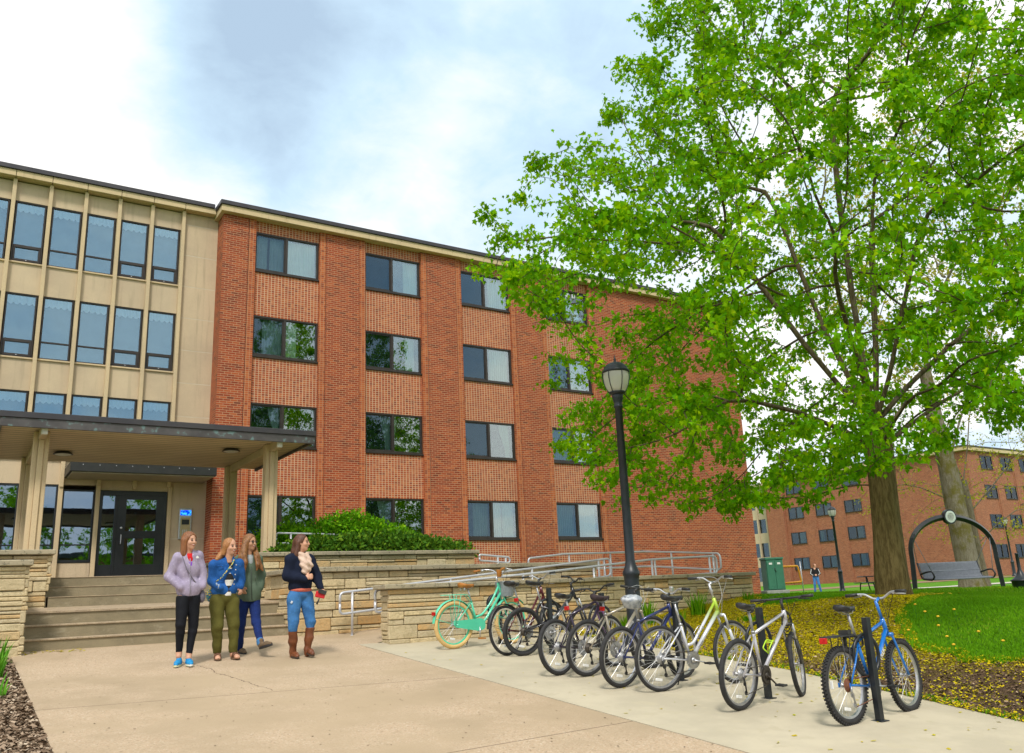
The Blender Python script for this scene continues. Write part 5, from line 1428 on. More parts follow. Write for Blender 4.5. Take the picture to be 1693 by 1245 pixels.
def mint_extra(root, q):
    V3 = Vector; c = q['clamp']
    m = MB(); x0 = c + V3((.10, 0, -.20))
    # rounded mesh basket in front of the bars
    n = 28; V = []
    for (sc, z) in ((.80, -.12), (.86, -.11), (1.0, .10), (1.03, .105), (1.0, .11), (.84, -.10), (.0, -.10)):
        for i in range(n):
            a = 2 * PI * i / n; rx_ = .115 * sc; ry_ = .17 * sc; e = 2.6
            V.append(x0 + V3((math.copysign(abs(math.cos(a)) ** (2 / e), math.cos(a)) * rx_ + .04, math.copysign(abs(math.sin(a)) ** (2 / e), math.sin(a)) * ry_, z)))
    m.add(V, [(i * n + j, i * n + (j + 1) % n, (i + 1) * n + (j + 1) % n, (i + 1) * n + j) for i in range(6) for j in range(n)], 0, True)
    q['fpart'](m.build('basket', GALV, root))
    m = MB().lathe([(.03, -.055), (.036, -.05), (.044, .05), (.044, .055), (.040, .055), (.034, -.04), (.001, -.045)], 18, M=Matrix.Translation(c + V3((-.05, -.10, .03))))
    ch_ = q['fpart'](m.build('cup_holder', TAN, root))
    MB().tube([q['BB'] + V3((-.08, .05, .02)), q['BB'] + V3((-.14, .10, -.27))], .007, 6).build('kickstand', CHAINM, root)
bike('cruiser_bicycle', 'mint green cruiser bicycle with cream tyres, brown saddle and grey front basket', -.60, -13.24, .46, -13.17, .02, .10, 'cruiser', MINT, None, .345, .033, 1.07, CREAMT, MINT, TAN, .90, 'sweep', .05, CHROME, TAN, fenders=MINT, rack=True, wide='spring', crank=-1.62, rear_light='fender', stem_m=CHROME, seat_post=CHROME, extra=mint_extra, bwid=.33, ring=CHROME)
MAROON = paint('maroon_paint', (.12, .012, .02), (.09, .01, .015)); WHITEW = M('white_wall_rim', (.62, .58, .48), (.55, .5, .4), 10, .5)
bike('fender_bicycle', 'maroon bicycle with black mudguards and whitewall rims beside the mint cruiser', -.30, -14.24, .72, -13.98, -.05, .1, 'step', MAROON, None, .34, .022, 1.06, RUBBER, WHITEW, SADDLE, .97, 'riser', .06, CHROME, fenders=BLKPL, wide=True, crank=2.2, rear_light='post', bwid=.3)
BLKF = paint('black_gloss_paint', (.012, .012, .016), (.02, .02, .024)); SILF = paint('silver_paint', (.55, .57, .62), (.46, .48, .53), .6)
def blk_extra(root, q):
    a = q['BB'] + Vector((.10, -.036, .19)); b = q['hb'] + q['ax'] * .05; d_ = (b - a)
    MB().tube([a + Vector((0, .028, 0)) + d_ * .12, a + Vector((0, .028, 0)) + d_ * .88], .037, 10, flat=.75).build('frame_panel', SILF, root)
    letters(root, 'MONGOOSE', .062, a + d_ * .5 + Vector((0, -.0, 0)), d_, BLKPL)
bike('full_suspension_bicycle', 'black full-suspension mountain bicycle, silver-grey beam with dark lettering on its frame', -.14, -14.40, .90, -14.46, .05, -.12, 'dual', BLKF, None, .33, .028, 1.08, RUBBER, BLKF, SADDLE, .98, 'riser', .03, BLKPL, susp=True, crank=.3, extra=blk_extra, knob=False, dark_cass=True)
PURP = paint('purple_paint', (.20, .05, .26), (.30, .25, .34)); TEALP = paint('dark_purple_paint', (.022, .014, .035), (.035, .018, .05))
bike('purple_bicycle', 'purple and dark bicycle with white-edged saddle, wedged between the black and the champagne bicycles', -.68, -16.00, .36, -15.78, -.07, .1, 'diamond', TEALP, PURP, .33, .027, 1.06, RUBBER, DULLAL, SADDLE, .92, 'riser', .03, BLKPL, crank=1.2, rear_light='post')
CHAMP = paint('champagne_paint', (.42, .37, .29), (.36, .32, .25), .5)
def champ_extra(root, q):
    letters(root, 'Infinity', .045, q['BB'].lerp(q['hb'], .62) + Vector((0, -.0225, 0)), q['hb'] - q['BB'], WHITEL)
bike('champagne_bicycle', 'champagne grey mountain bicycle with a wide dark padded saddle and white brake cables', -.45, -16.24, .60, -16.18, .08, -.1, 'diamond', CHAMP, None, .33, .027, 1.06, RUBBER, DULLAL, M('padded_saddle_cover', (.03, .018, .022), (.045, .028, .032), 20, .8), .90, 'flat', .06, BLKPL, wide=True, crank=-1.4, rear_light='post', cable=CABLEG, dark_cass=True, extra=champ_extra)
NAVY = paint('navy_paint', (.02, .03, .12), (.03, .04, .15)); NAVYF = paint('navy_white_fork', (.55, .55, .6), (.05, .06, .2))
BAG = M('clear_plastic_bag', (.30, .33, .38), (.55, .57, .60), 16, .16, bump=1., bscale=38)
def navy_extra(root, q):
    p = q['sadp']; m = MB(); rr_ = random.Random(3); n = 22; V = []; rows = 8
    for i in range(rows + 1):
        t_ = PI * i / rows
        for j in range(n):
            a = 2 * PI * j / n; k = 1 + rr_.uniform(-.07, .07)
            x = .15 * math.sin(t_) * math.cos(a) * k; V.append(p + Vector((x - .02, .115 * math.sin(t_) * math.sin(a) * k * (1 - .25 * (x > .05)), .01 + .055 * math.cos(t_) * k - (.05 if t_ > 2 else 0))))
    m.add(V, [(i * n + j, (i + 1) * n + j, (i + 1) * n + (j + 1) % n, i * n + (j + 1) % n) for i in range(rows) for j in range(n)], 0, True)
    m.build('saddle_bag_cover', BAG, root)
    MB().bbox(-.02, .02, -.025, .025, -.03, .03, .008, M=Matrix.Translation(q['clamp'] + Vector((.03, 0, .05)))).build('head_light', CHROME, root)
    letters(root, 'MAGNA', .05, q['BB'].lerp(q['hb'], .55) + Vector((0, -.0225, 0)), q['hb'] - q['BB'], WHITEL)
bike('navy_bicycle', 'navy and white mountain bicycle whose saddle is wrapped in a clear plastic bag', -.60, -17.04, .46, -16.92, .07, .12, 'diamond', NAVY, NAVYF, .33, .027, 1.06, RUBBER, CHROME, SADDLE, .93, 'riser', .05, CHROME, crank=-.5, extra=navy_extra, ring=BLKPL)
def lime_mat():
    m, t, out = newmat('white_to_lime_paint'); x, y, z = t.sep(t.coord()); 
    f = t.smooth(t.math('ADD', z, t.math('MULTIPLY', x, .25)), .84, 1.06)
    b = principled(t, out, t.mix(f, (.62, .63, .68), (.42, .60, .05)), .28, .2); b.inputs['Coat Weight'].default_value = .5
    return m
LIME = lime_mat(); WHITEB = paint('white_pearl_paint', (.62, .64, .68), (.56, .58, .62))
def white_extra(root, q):
    m = MB(); c = q['BB'].lerp(q['hb'], .45) + Vector((-.02, 0, .05)); d_ = (q['hb'] - q['BB']).normalized(); u = Vector((-d_.z, 0, d_.x))
    for s in (-.033, .033): m.tube(rounded([c + d_ * -.06, c + d_ * -.06 + u * .07 + Vector((0, s, 0)), c + d_ * .06 + u * .07 + Vector((0, s, 0)), c + d_ * .07], .02), .003, 5)
    m.tube([c + d_ * .02 + u * .07 + Vector((0, -.033, 0)), c + d_ * .02 + u * .07 + Vector((0, .033, 0))], .003, 5); m.build('bottle_cage', CHROME, root)
    letters(root, 'TREK', .045, q['BB'].lerp(q['hb'], .33) + Vector((0, -.0245, 0)), q['hb'] - q['BB'], DULLAL)
    MB().tube([q['BB'] + Vector((-.06, .05, 0)), q['BB'] + Vector((-.10, .12, -.27))], .007, 6).build('kickstand', BLKPL, root)
bike('step_through_bicycle', 'white step-through bicycle fading to lime green at the head tube, suspension fork', -.38, -17.45, .69, -17.52, .05, .15, 'step', LIME, WHITEB, .345, .021, 1.07, RUBBER, DULLAL, SADDLE, .97, 'riser', .12, CHROME, susp=True, crank=-.22, ring=CHROME, extra=white_extra, stem_m=CHROME, cable=CABLEG, seat_post=CHROME)
SILV = paint('silver_frame_paint', (.60, .58, .62), (.54, .53, .57), .5); DKF = paint('black_fork_paint', (.02, .02, .022), (.03, .03, .03))
LIMEC = M('lime_cage', (.50, .75, .02), (.45, .7, .02), 10, .4)
def silver_extra(root, q):
    m = MB(); c = q['BB'].lerp(q['hb'], .42) + Vector((-.015, 0, .045)); d_ = (q['hb'] - q['BB']).normalized(); u = Vector((-d_.z, 0, d_.x))
    for s in (-.037, .037): m.tube(rounded([c + d_ * -.08, c + d_ * -.08 + u * .075 + Vector((0, s, 0)), c + d_ * .03 + u * .08 + Vector((0, s, 0)), c + d_ * .09], .02), .007, 6)
    m.tube([c + d_ * .0 + u * .078 + Vector((0, -.037, 0)), c + d_ * .0 + u * .078 + Vector((0, .037, 0))], .007, 6); m.build('bottle_cage', LIMEC, root)
    m = MB(); h = q['ht'] - q['ax'] * .06
    for k in range(3): m.torus(h + Vector((.02 + .01 * k, 0, -.03 - .025 * k)), .085 + .01 * k, .006, 'y', 28, 6, M=None)
    m.build('coiled_lock', CABLEM, root)
    MB().ball(q['sadp'] + Vector((.05, .0, -.03)), (.05, .035, .035)).build('saddle_pouch', BLKPL, root)
bike('silver_bicycle', 'silver mountain bicycle with a lime bottle cage, black fork and a turned front wheel', -.42, -18.60, .73, -18.38, .06, .36, 'diamond', SILV, DKF, .335, .026, 1.16, RUBBER, DULLAL, SADDLE, .96, 'flat', .05, BLKPL, susp=True, crank=-.62, extra=silver_extra, ring=CHAINM, bwid=.32)
BLUE = paint('blue_paint', (.004, .16, .56), (.003, .14, .50), 0.)
def blue_extra(root, q):
    a = q['BB'].lerp(q['hb'], .58) + Vector((0, -.0225, 0)); letters(root, 'TREK', .06, a, q['hb'] - q['BB'], WHITEL)
    m = MB()
    for s in (-1, 1): m.bbox(-.012, .012, -.006, .006, -.03, .03, .003, M=Matrix.Translation(q['FH'] + Vector((-.02, s * .045, .30)) + q['ax'] * .0))
    q['fpart'](m.build('brake_arm', CHROME, root))
    MB().bbox(-.006, .006, -.014, .014, -.035, .035, .004, M=Matrix.Translation((-.255, -.03, .36))).build('spoke_reflector', WHITER, root)
bike('blue_bicycle', 'blue mountain bicycle with knobbly tyres, black rear rack and a red tail light', -.06, -19.56, .97, -19.47, -.03, .07, 'diamond', BLUE, None, .335, .028, 1.04, RUBBER, CHROME, SADDLE, .99, 'riser', .13, CHROME, knob=True, rack=True, rear_light='rack', crank=-.1, chain=RUSTC, extra=blue_extra, stem_m=BLUE, bwid=.30)
# rack posts with rings
pos = [-19.60, -18.32, -17.04, -15.66, -14.46, -13.10]
wh = ['against which the blue bicycle leans', 'beside the silver bicycle with the lime cage', 'behind the white and lime bicycle', 'behind the champagne bicycle', 'behind the black full-suspension bicycle', 'behind the mint cruiser bicycle']
for i, y in enumerate(pos):
    x = .30; rk = thing('rack_post', 'square black bicycle post with a steel ring, ' + wh[i], 'bicycle rack', (x, y, gz(x, y) + .014), 0, 'bicycle rack posts')
    MB().bbox(-.03, .03, -.03, .03, 0, .91, .004).bbox(-.06, .06, -.06, .06, 0, .008, .003).build('post', BLACKM, rk)
    MB().torus((.0, .03 + .018, .57), .185, .017, 'y', 40, 8).build('ring', BLACKM, rk)
lk = thing('bike_lock', 'black U-shaped lock hanging between the blue bicycle and its post', 'lock', (.16, -19.52, gz(.2, -19.5) + .70))
MB().tube([(-.10, 0, -.09), (-.10, 0, .09)], .017, 10).build('crossbar', BLKPL, lk)
MB().tube(rounded([(-.10, 0, -.05), (.16, 0, -.05), (.16, 0, .05), (-.10, 0, .05)], .05), .008, 8).build('shackle', BLACKM, lk)
lk2 = tag(MB().torus((.23, -13.05, gz(.2, -13.05) + .62), .13, .009, 'y', 32, 6).torus((.26, -13.06, gz(.2, -13.05) + .60), .12, .009, 'y', 32, 6).build('cable_lock', CABLEM), 'black coiled cable lock hanging by the mint cruiser frame', 'lock')
# ---------------------------------------------------------------- people: smooth implicit surfaces meshed with surface nets
def rcone(a, b, ra, rb): return ('c', np.array(a, float), np.array(b, float), ra, rb)
def ell(c, r, R=None): return ('e', np.array(c, float), np.array(r, float), R)
def _dist(p, P):
    if p[0] == 'c':
        a, b, ra, rb = p[1:]; ab = b - a; t_ = np.clip(((P - a) @ ab) / max(ab @ ab, 1e-9), 0, 1)
        return np.linalg.norm(P - a - t_[..., None] * ab, axis=-1) - (ra + (rb - ra) * t_)
    c, r, R = p[1:]; q = P - c
    if R is not None: q = q @ R
    k0 = np.linalg.norm(q / r, axis=-1); k1 = np.linalg.norm(q / (r * r), axis=-1)
    return k0 * (k0 - 1) / np.maximum(k1, 1e-9)
def _bounds(p, m):
    if p[0] == 'c': R = max(p[3], p[4]) + m; return np.minimum(p[1], p[2]) - R, np.maximum(p[1], p[2]) + R
    R = p[2].max() + m; return p[1] - R, p[1] + R
def sdf_mesh(prims, h, k=.03, cut=(), sub=(), bump=None):
    """smooth union of prims, minus sub, kept where every cut plane (n, d) gives n.x < d"""
    B = [_bounds(p, .05) for p in prims]; lo = np.min([b[0] for b in B], 0); hi = np.max([b[1] for b in B], 0)
    n = np.ceil((hi - lo) / h).astype(int) + 1
    ax_ = [lo[i] + h * np.arange(n[i]) for i in range(3)]; D = np.full(n, .5)
    for p, (a, b) in zip(prims, B):
        i0 = np.clip(np.floor((a - lo) / h).astype(int), 0, n - 1); i1 = np.clip(np.ceil((b - lo) / h).astype(int) + 1, 1, n)
        sl_ = tuple(slice(x, y) for x, y in zip(i0, i1))
        G = np.stack(np.meshgrid(*[ax_[i][sl_[i]] for i in range(3)], indexing='ij'), -1)
        d = _dist(p, G); o = D[sl_]; q = np.maximum(k - np.abs(d - o), 0) / k
        D[sl_] = np.minimum(d, o) - q * q * k * .25
    if cut or sub or bump:
        G = np.stack(np.meshgrid(*ax_, indexing='ij'), -1)
        for nn, dd in cut: D = np.maximum(D, G @ np.array(nn, float) - dd)
        for p in sub: D = np.maximum(D, -_dist(p, G))
        if bump: D = D + bump(G)
    S = D < 0
    corner = [(a, b, c) for a in (0, 1) for b in (0, 1) for c in (0, 1)]
    N = np.array(D.shape) - 1
    cs = sum(S[a:a + N[0], b:b + N[1], c:c + N[2]].astype(np.int8) for a, b, c in corner)
    act = (cs > 0) & (cs < 8); idx = -np.ones(N, int); cells = np.argwhere(act); idx[act] = np.arange(len(cells))
    pos = np.zeros((len(cells), 3)); cnt = np.zeros(len(cells))
    for i, a in enumerate(corner):
        for b in corner[i + 1:]:
            if sum(abs(x - y) for x, y in zip(a, b)) != 1: continue
            da = D[cells[:, 0] + a[0], cells[:, 1] + a[1], cells[:, 2] + a[2]]; db = D[cells[:, 0] + b[0], cells[:, 1] + b[1], cells[:, 2] + b[2]]
            m = (da < 0) != (db < 0); t_ = np.where(m, da / np.where(m, da - db, 1), 0)
            pos += np.where(m[:, None], np.array(a) + t_[:, None] * (np.array(b) - np.array(a)), 0); cnt += m
    V = lo + h * (cells + pos / cnt[:, None]); F = []
    for a in range(3):
        u, v = (a + 1) % 3, (a + 2) % 3
        s0 = [slice(None)] * 3; s1 = [slice(None)] * 3; s0[a] = slice(0, -1); s1[a] = slice(1, None)
        e = np.argwhere(S[tuple(s0)] != S[tuple(s1)]); e = e[(e[:, u] > 0) & (e[:, v] > 0) & (e[:, u] < N[u]) & (e[:, v] < N[v])]
        inside = S[e[:, 0], e[:, 1], e[:, 2]]
        def cell(du, dv): q = e.copy(); q[:, u] -= du; q[:, v] -= dv; return idx[q[:, 0], q[:, 1], q[:, 2]]
        Q = np.stack([cell(1, 1), cell(0, 1), cell(0, 0), cell(1, 0)], -1); Q[~inside] = Q[~inside][:, ::-1]; F.append(Q)
    F = np.concatenate(F); F = F[(F >= 0).all(1)]
    return V, F
def sdf_obj(name, prims, mat, parent, h=.011, k=.03, cut=(), sub=(), bump=None):
    V, F = sdf_mesh(prims, h, k, cut, sub, bump)
    return link(name, np_mesh(name, V, F.ravel(), np.full(len(F), 4), mat, True), parent)
def cloth(name, a, b, sc=5, rough=.9, bump=.25, bs=220, c3=None, s3=60): return M(name, a, b, sc, rough, 0., bump, bs, .25, 4, .3, .7, c3, s3)
SKIN = M('skin', (.60, .33, .22), (.55, .29, .19), 12, .5, spec=.35); SKIN2 = M('skin_warm', (.52, .28, .17), (.47, .25, .15), 12, .5, spec=.35)
EYEM = M('eye_dark', (.03, .02, .015), None, rough=.3); LIPM = M('lips', (.45, .10, .09), None, rough=.4); TEETH = M('teeth', (.8, .78, .72), None, rough=.3); BROWM = M('brow', (.16, .08, .04), None, rough=.8)
def hair_mat(name, a, b):
    m, t, out = newmat(name); v = t.coord(); x, y, z = t.sep(v)
    f = t.noise(t.comb(t.math('MULTIPLY', x, 60.), t.math('MULTIPLY', y, 60.), t.math('MULTIPLY', z, 4.)), 1.5, 3)
    principled(t, out, t.mix(t.smooth(f, .35, .65), a, b), .45, 0, t.bump(f, .6, .01), .4); return m
def hand(w, d, side, up, curl, s=1.0, grip=False):
    """palm and five fingers leaving wrist w along d; side = towards the thumb, up = back of the hand"""
    w, d, side, up = [np.array(q, float) for q in (w, d, side, up)]
    d /= np.linalg.norm(d); side /= np.linalg.norm(side); up /= np.linalg.norm(up); out = []
    pc = w + d * .085 * s
    out += [rcone(w, w + d * .03 * s, .022 * s, .024 * s), rcone(w + d * .03 * s + side * .018 * s, pc + side * .024 * s, .015 * s, .013 * s), rcone(w + d * .03 * s - side * .016 * s, pc - side * .024 * s, .015 * s, .012 * s), rcone(w + d * .03 * s, pc, .015 * s, .014 * s)]
    for i, (o, L) in enumerate(((.027, .062), (.010, .072), (-.009, .066), (-.027, .052))):
        p = pc + side * o * s; a = curl * (.55 + .1 * i); dd = d * math.cos(a) - up * math.sin(a); q = p + dd * L * .48 * s
        a2 = curl * 1.55; d2 = d * math.cos(a2) - up * math.sin(a2); e = q + d2 * L * .52 * s
        out += [rcone(p, q, .0092 * s, .0085 * s), rcone(q, e, .0085 * s, .007 * s)]
    tb = w + d * .035 * s + side * .026 * s; tm = tb + (d * .5 + side * .75 - up * .25) * .04 * s; te = tm + (d * .8 + side * .25 - up * .4 * (1 + curl * .3)) * .034 * s
    return out + [rcone(tb, tm, .013 * s, .010 * s), rcone(tm, te, .010 * s, .008 * s)]
def ray_frame(px, py, D):
    """world base point and heading so that local x runs along the picture and local y away from the viewer"""
    v = pix(px, py) ; P = co.matrix_world.translation + v * D
    return P, math.atan2(v.y, v.x) - PI / 2
class Fig:
    """pose read off the photograph: px,py pixels about the foot point, depth in metres added by hand"""
    def __init__(s, bx, by, D, name, label, group=None):
        s.bx, s.by, s.s = bx, by, 1404. / D
        P, rz = ray_frame(bx, by, D); s.root = None; s.base = P; s.rz = rz; s.name = name; s.label = label
        s.base.z = gz(P.x, P.y) + .012
    def p(s, px, py, y=0.):
        vx = s.bx + (s.by - py) * (599. - s.bx) / (s.by + 4822.)
        return np.array([(px - vx) / s.s, y, (s.by - py) / s.s])
def head_parts(root, c, f, hs, skin, hairm, hair, glasses=False):
    """small face features in front of a head centred at c, facing f (unit, horizontal-ish)"""
    c = np.array(c); f = np.array(f) / np.linalg.norm(f); l = np.cross([0, 0, 1], f); l /= np.linalg.norm(l); u = np.cross(f, l)
    m = MB(); W_ = lambda a, b, d_: Vector(c + l * a + f * b + u * d_)
    for s in (-1, 1):
        m.ball(W_(s * .030, .084, .010), (.013, .010, .009), 8, 6, 0)
        m.tube([W_(s * .016, .090, .028), W_(s * .032, .087, .033), W_(s * .046, .074, .028)], .0035, 5, 1)
    m.tube([W_(-.026, .080, -.046), W_(-.012, .090, -.053), W_(.012, .090, -.053), W_(.026, .080, -.046)], [.003, .006, .006, .003], 6, 2)
    m.tube([W_(-.018, .0865, -.047), W_(0, .0945, -.0495), W_(.018, .0865, -.047)], .0038, 5, 3)
    m.build('face', [EYEM, BROWM, LIPM, TEETH], root)
    if glasses:
        g = MB()
        for s in (-1, 1):
            g.tube([W_(s * .031 + .022 * math.cos(a), .094, .010 + .016 * math.sin(a)) for a in np.linspace(0, 2 * PI, 15)[:-1]], .0028, 5, closed=True)
            g.tube([W_(s * .053, .092, .014), W_(s * .075, .0, .016)], .0025, 5)
        g.tube([W_(-.009, .096, .012), W_(.009, .096, .012)], .0025, 5); g.build('glasses', BLKPL, root)
def head_prims(c, f, skin=True):
    c = np.array(c); f = np.array(f) / np.linalg.norm(f); l = np.cross([0, 0, 1], f); l /= np.linalg.norm(l); u = np.cross(f, l); R = np.stack([l, f, u], 1)
    return [ell(c + u * .022 - f * .008, (.074, .092, .098), R), ell(c - u * .035 + f * .022, (.060, .066, .076), R), rcone(c - u * .085 + f * .055, c - u * .08 + f * .05, .026, .03),
            rcone(c + f * .088 + u * .010, c + f * .104 - u * .022, .009, .013), ell(c + l * .033 + f * .062 - u * .022, (.026, .024, .022), R), ell(c - l * .033 + f * .062 - u * .022, (.026, .024, .022), R),
            ell(c + l * .074 - u * .005 - f * .005, (.012, .020, .030), R), ell(c - l * .074 - u * .005 - f * .005, (.012, .020, .030), R)], (l, f, u, R)
def limb(pts, rad): return [rcone(pts[i], pts[i + 1], rad[i], rad[i + 1]) for i in range(len(pts) - 1)]
def shoe(name, heel, toe, mat, parent, solem, hgt=.075, w=.042, sole=.022, lift=0.):
    a, b = np.array(heel, float), np.array(toe, float); d = (b - a); L = np.linalg.norm(d); d /= L
    up = np.array([0, 0, 1.]) ; up = up - d * (up @ d); up /= np.linalg.norm(up); s = np.cross(up, d)
    m = [rcone(a + up * .045 + d * .01, a + d * L * .55 + up * .04, w * .88, w * .92), rcone(a + d * L * .55 + up * .036, b + up * .026 - d * .02, w * .92, w * .68), rcone(a + up * .05, a + up * hgt + d * .02, w * .82, w * .8)]
    o = sdf_obj(name, m, mat, parent, .009, .02, cut=[(tuple(-up), -(a @ up) - sole * .55)])
    q = MB(); n = 20; V = []
    for z in (0, sole):
        for i in range(n):
            an = 2 * PI * i / n; t_ = .5 + .5 * math.cos(an); wd = w * (.86 + .16 * math.sin(t_ * PI) - .0) * math.sin(an) if True else 0
            V.append(Vector(a - d * w * .75 + d * (L + w * 1.15) * t_ + s * wd + up * z))
    q.add(V, [tuple(range(n))[::-1], tuple(range(n, 2 * n))] + [(i, (i + 1) % n, n + (i + 1) % n, n + i) for i in range(n)])
    q.build('sole', solem, o); return o
def folds(seed, amp=.006, fr=26):
    a = seed
    return lambda G: amp * (np.sin(G[..., 2] * fr + 2.2 * np.sin(G[..., 0] * 11 + a)) * np.sin(G[..., 0] * 15 + G[..., 2] * 8 + a * 2))
def finish(F_, body, skin, h=.0085, k=.022):
    V, Q = sdf_mesh(body, h, k); o = link(F_.name, np_mesh('person', V, Q.ravel(), np.full(len(Q), 4), skin, True))
    o.location = F_.base; o.rotation_euler = (0, 0, F_.rz); tag(o, F_.label, 'person', F_.group if hasattr(F_, 'group') else None)
    return o
JEANZ = lambda n, a, b: cloth(n, a, b, 7, .9, .35, 260, tuple(k * 1.5 for k in a), 34)

# --- woman in the lavender fleece
F1 = Fig(305, 1101, 10.95, 'person', 'woman in lavender fleece jacket, black leggings and bright blue running shoes, hands in pockets')
P_ = F1.p; hc = P_(313.5, 898.5, -.02); fd = (.62, -.78, -.02)
hp, fr1 = head_prims(hc, fd)
nk = P_(311, 917, .0); sl1, sr1 = P_(295, 926, -.03), P_(327, 923, .05); el, er = P_(281, 956, -.01), P_(334, 953, .08); wl, wr_ = P_(299, 974, -.085), P_(333, 974, .0)
pv = P_(311, 988, .01); hl, hr = P_(303, 993, -.01), P_(319, 993, .03); kl, kr = P_(299, 1036, -.06), P_(319, 1037, .03); al, ar = P_(296.5, 1079, .03), P_(312, 1082, .0)
body = hp + [rcone(hc - np.array([0, 0, .07]), nk, .050, .056), rcone(nk - [0, 0, .06], pv + [0, 0, .1], .06, .07)] + limb([sl1, el, wl], [.045, .036, .028]) + limb([sr1, er, wr_], [.045, .036, .028]) + hand(wl, (.5, .5, -.7), (0, -.3, 1), (-.4, -1, 0), .5, .8) + hand(wr_, (-.5, .2, -.8), (0, -.4, 1), (.6, -.7, 0), .5, .8) + limb([hl, kl, al], [.072, .047, .034]) + limb([hr, kr, ar], [.072, .047, .034]) + [rcone(al, al + [0, -.02, -.05], .036, .036), rcone(ar, ar + [0, -.02, -.05], .036, .036)]
g1 = finish(F1, body, SKIN)
FLEECE = cloth('lavender_fleece', (.42, .36, .50), (.34, .29, .41), 9, .97, .9, 130, (.48, .42, .56), 26)
ch_ = (sl1 + sr1) / 2 - [0, 0, .10]
fl = [ell(ch_ + [0, .0, -.04], (.150, .112, .21)), ell(pv + [0, 0, .09], (.160, .120, .16)), rcone(sl1, sr1, .062, .062), rcone(nk + [0, .01, .018], nk + [0, .01, -.05], .072, .10)] + limb([sl1, el, wl], [.066, .060, .050]) + limb([sr1, er, wr_], [.066, .060, .050])
hem = P_(311, 992, 0)[2]
sdf_obj('fleece_jacket', fl, FLEECE, g1, .010, .032, [((0, 0, -1), -hem)], [ell(nk + [.025, -.085, .01], (.040, .075, .10))], folds(1, .006, 24))
MB().tube([Vector(nk + [.03, -.10, -.085]), Vector(ch_ + [.03, -.118, -.08]), Vector(pv + [.02, -.135, .10]), Vector((pv[0] + .02, -.13, hem + .02))], .006, 6).build('zipper', M('grey_zip', (.3, .27, .34), None, rough=.5), g1)
sdf_obj('red_shirt', [ell(ch_ + [.022, -.022, .055], (.065, .082, .11)), rcone(nk + [0, 0, -.03], nk + [0, 0, -.06], .07, .09)], M('red_cotton', (.60, .008, .012), (.5, .006, .01), 12, .9), g1, .010, .02, [((0, 0, 1), nk[2] - .015)])
MB().bbox(-.02, .02, -.006, .006, -.026, .026, .004, M=Matrix.Translation(Vector(ch_ + [.032, -.104, .005]))).build('shirt_print', M('purple_print', (.25, .06, .6), None, rough=.8), g1)
MB().tube([Vector(nk + [-.07, -.085, -.05]), Vector(ch_ + [-.01, -.128, -.06]), Vector(ch_ + [.08, -.11, -.20]), Vector(pv + [.155, -.03, .06])], .008, 6).build('bag_strap', M('grey_strap', (.16, .14, .18), None, rough=.8), g1)
sdf_obj('shoulder_bag', [ell(pv + [.17, .05, -.02], (.045, .06, .085))], cloth('grey_bag', (.14, .13, .17), (.2, .18, .22)), g1, .011)
MB().add([Vector(ch_ + [.095, -.110, .075]), Vector(ch_ + [.135, -.098, .075]), Vector(ch_ + [.132, -.100, .095]), Vector(ch_ + [.115, -.107, .108]), Vector(ch_ + [.097, -.112, .095])], [(0, 1, 2, 3, 4)]).build('chest_logo', WHITEL, g1)
LEGG = cloth('black_leggings', (.003, .004, .008), (.005, .006, .010), 9, .7, .2)
sdf_obj('leggings', [ell(pv + [0, .01, -.0], (.135, .105, .10))] + limb([hl, kl, kl + (al - kl) * .25, al], [.092, .062, .057, .040]) + limb([hr, kr, kr + (ar - kr) * .25, ar], [.092, .062, .057, .040]), LEGG, g1, .010, .012, [((0, 0, 1), hem + .03), ((0, 0, -1), -.085)], (), folds(3, .002, 40))
BLUESH = M('blue_running_mesh', (.004, .20, .50), (.008, .28, .60), 40, .6, bump=.3, bscale=200); YSOLE = M('yellow_white_sole', (.62, .62, .25), (.75, .75, .7), 14, .6)
shoe('running_shoe', P_(297, 1091, .03) * [1, 1, 0] + [0, 0, .0], P_(291.5, 1099, -.17) * [1, 1, 0], BLUESH, g1, YSOLE, .085)
shoe('running_shoe', P_(311, 1091, .0) * [1, 1, 0] + [0, 0, .0], P_(315.5, 1098, -.19) * [1, 1, 0], BLUESH, g1, YSOLE, .085)
l_, f_, u_, R_h = fr1
AUB = hair_mat('auburn_hair', (.16, .055, .02), (.29, .115, .042))
sdf_obj('hair', [ell(hc + u_ * .030 - f_ * .020, (.090, .108, .104), R_h), rcone(hc - l_ * .065 - f_ * .02, hc - l_ * .075 - u_ * .17 - f_ * .01, .050, .042), rcone(hc + l_ * .055 - f_ * .05, hc + l_ * .06 - u_ * .17 - f_ * .04, .046, .036), rcone(hc - f_ * .075, hc - f_ * .085 - u_ * .17, .060, .052)], AUB, g1, .009, .03,
        sub=[ell(hc + f_ * .085 - u_ * .03, (.066, .075, .112), R_h)], bump=folds(4, .003, 10))
head_parts(g1, hc, fd, 1, SKIN, AUB, 1)

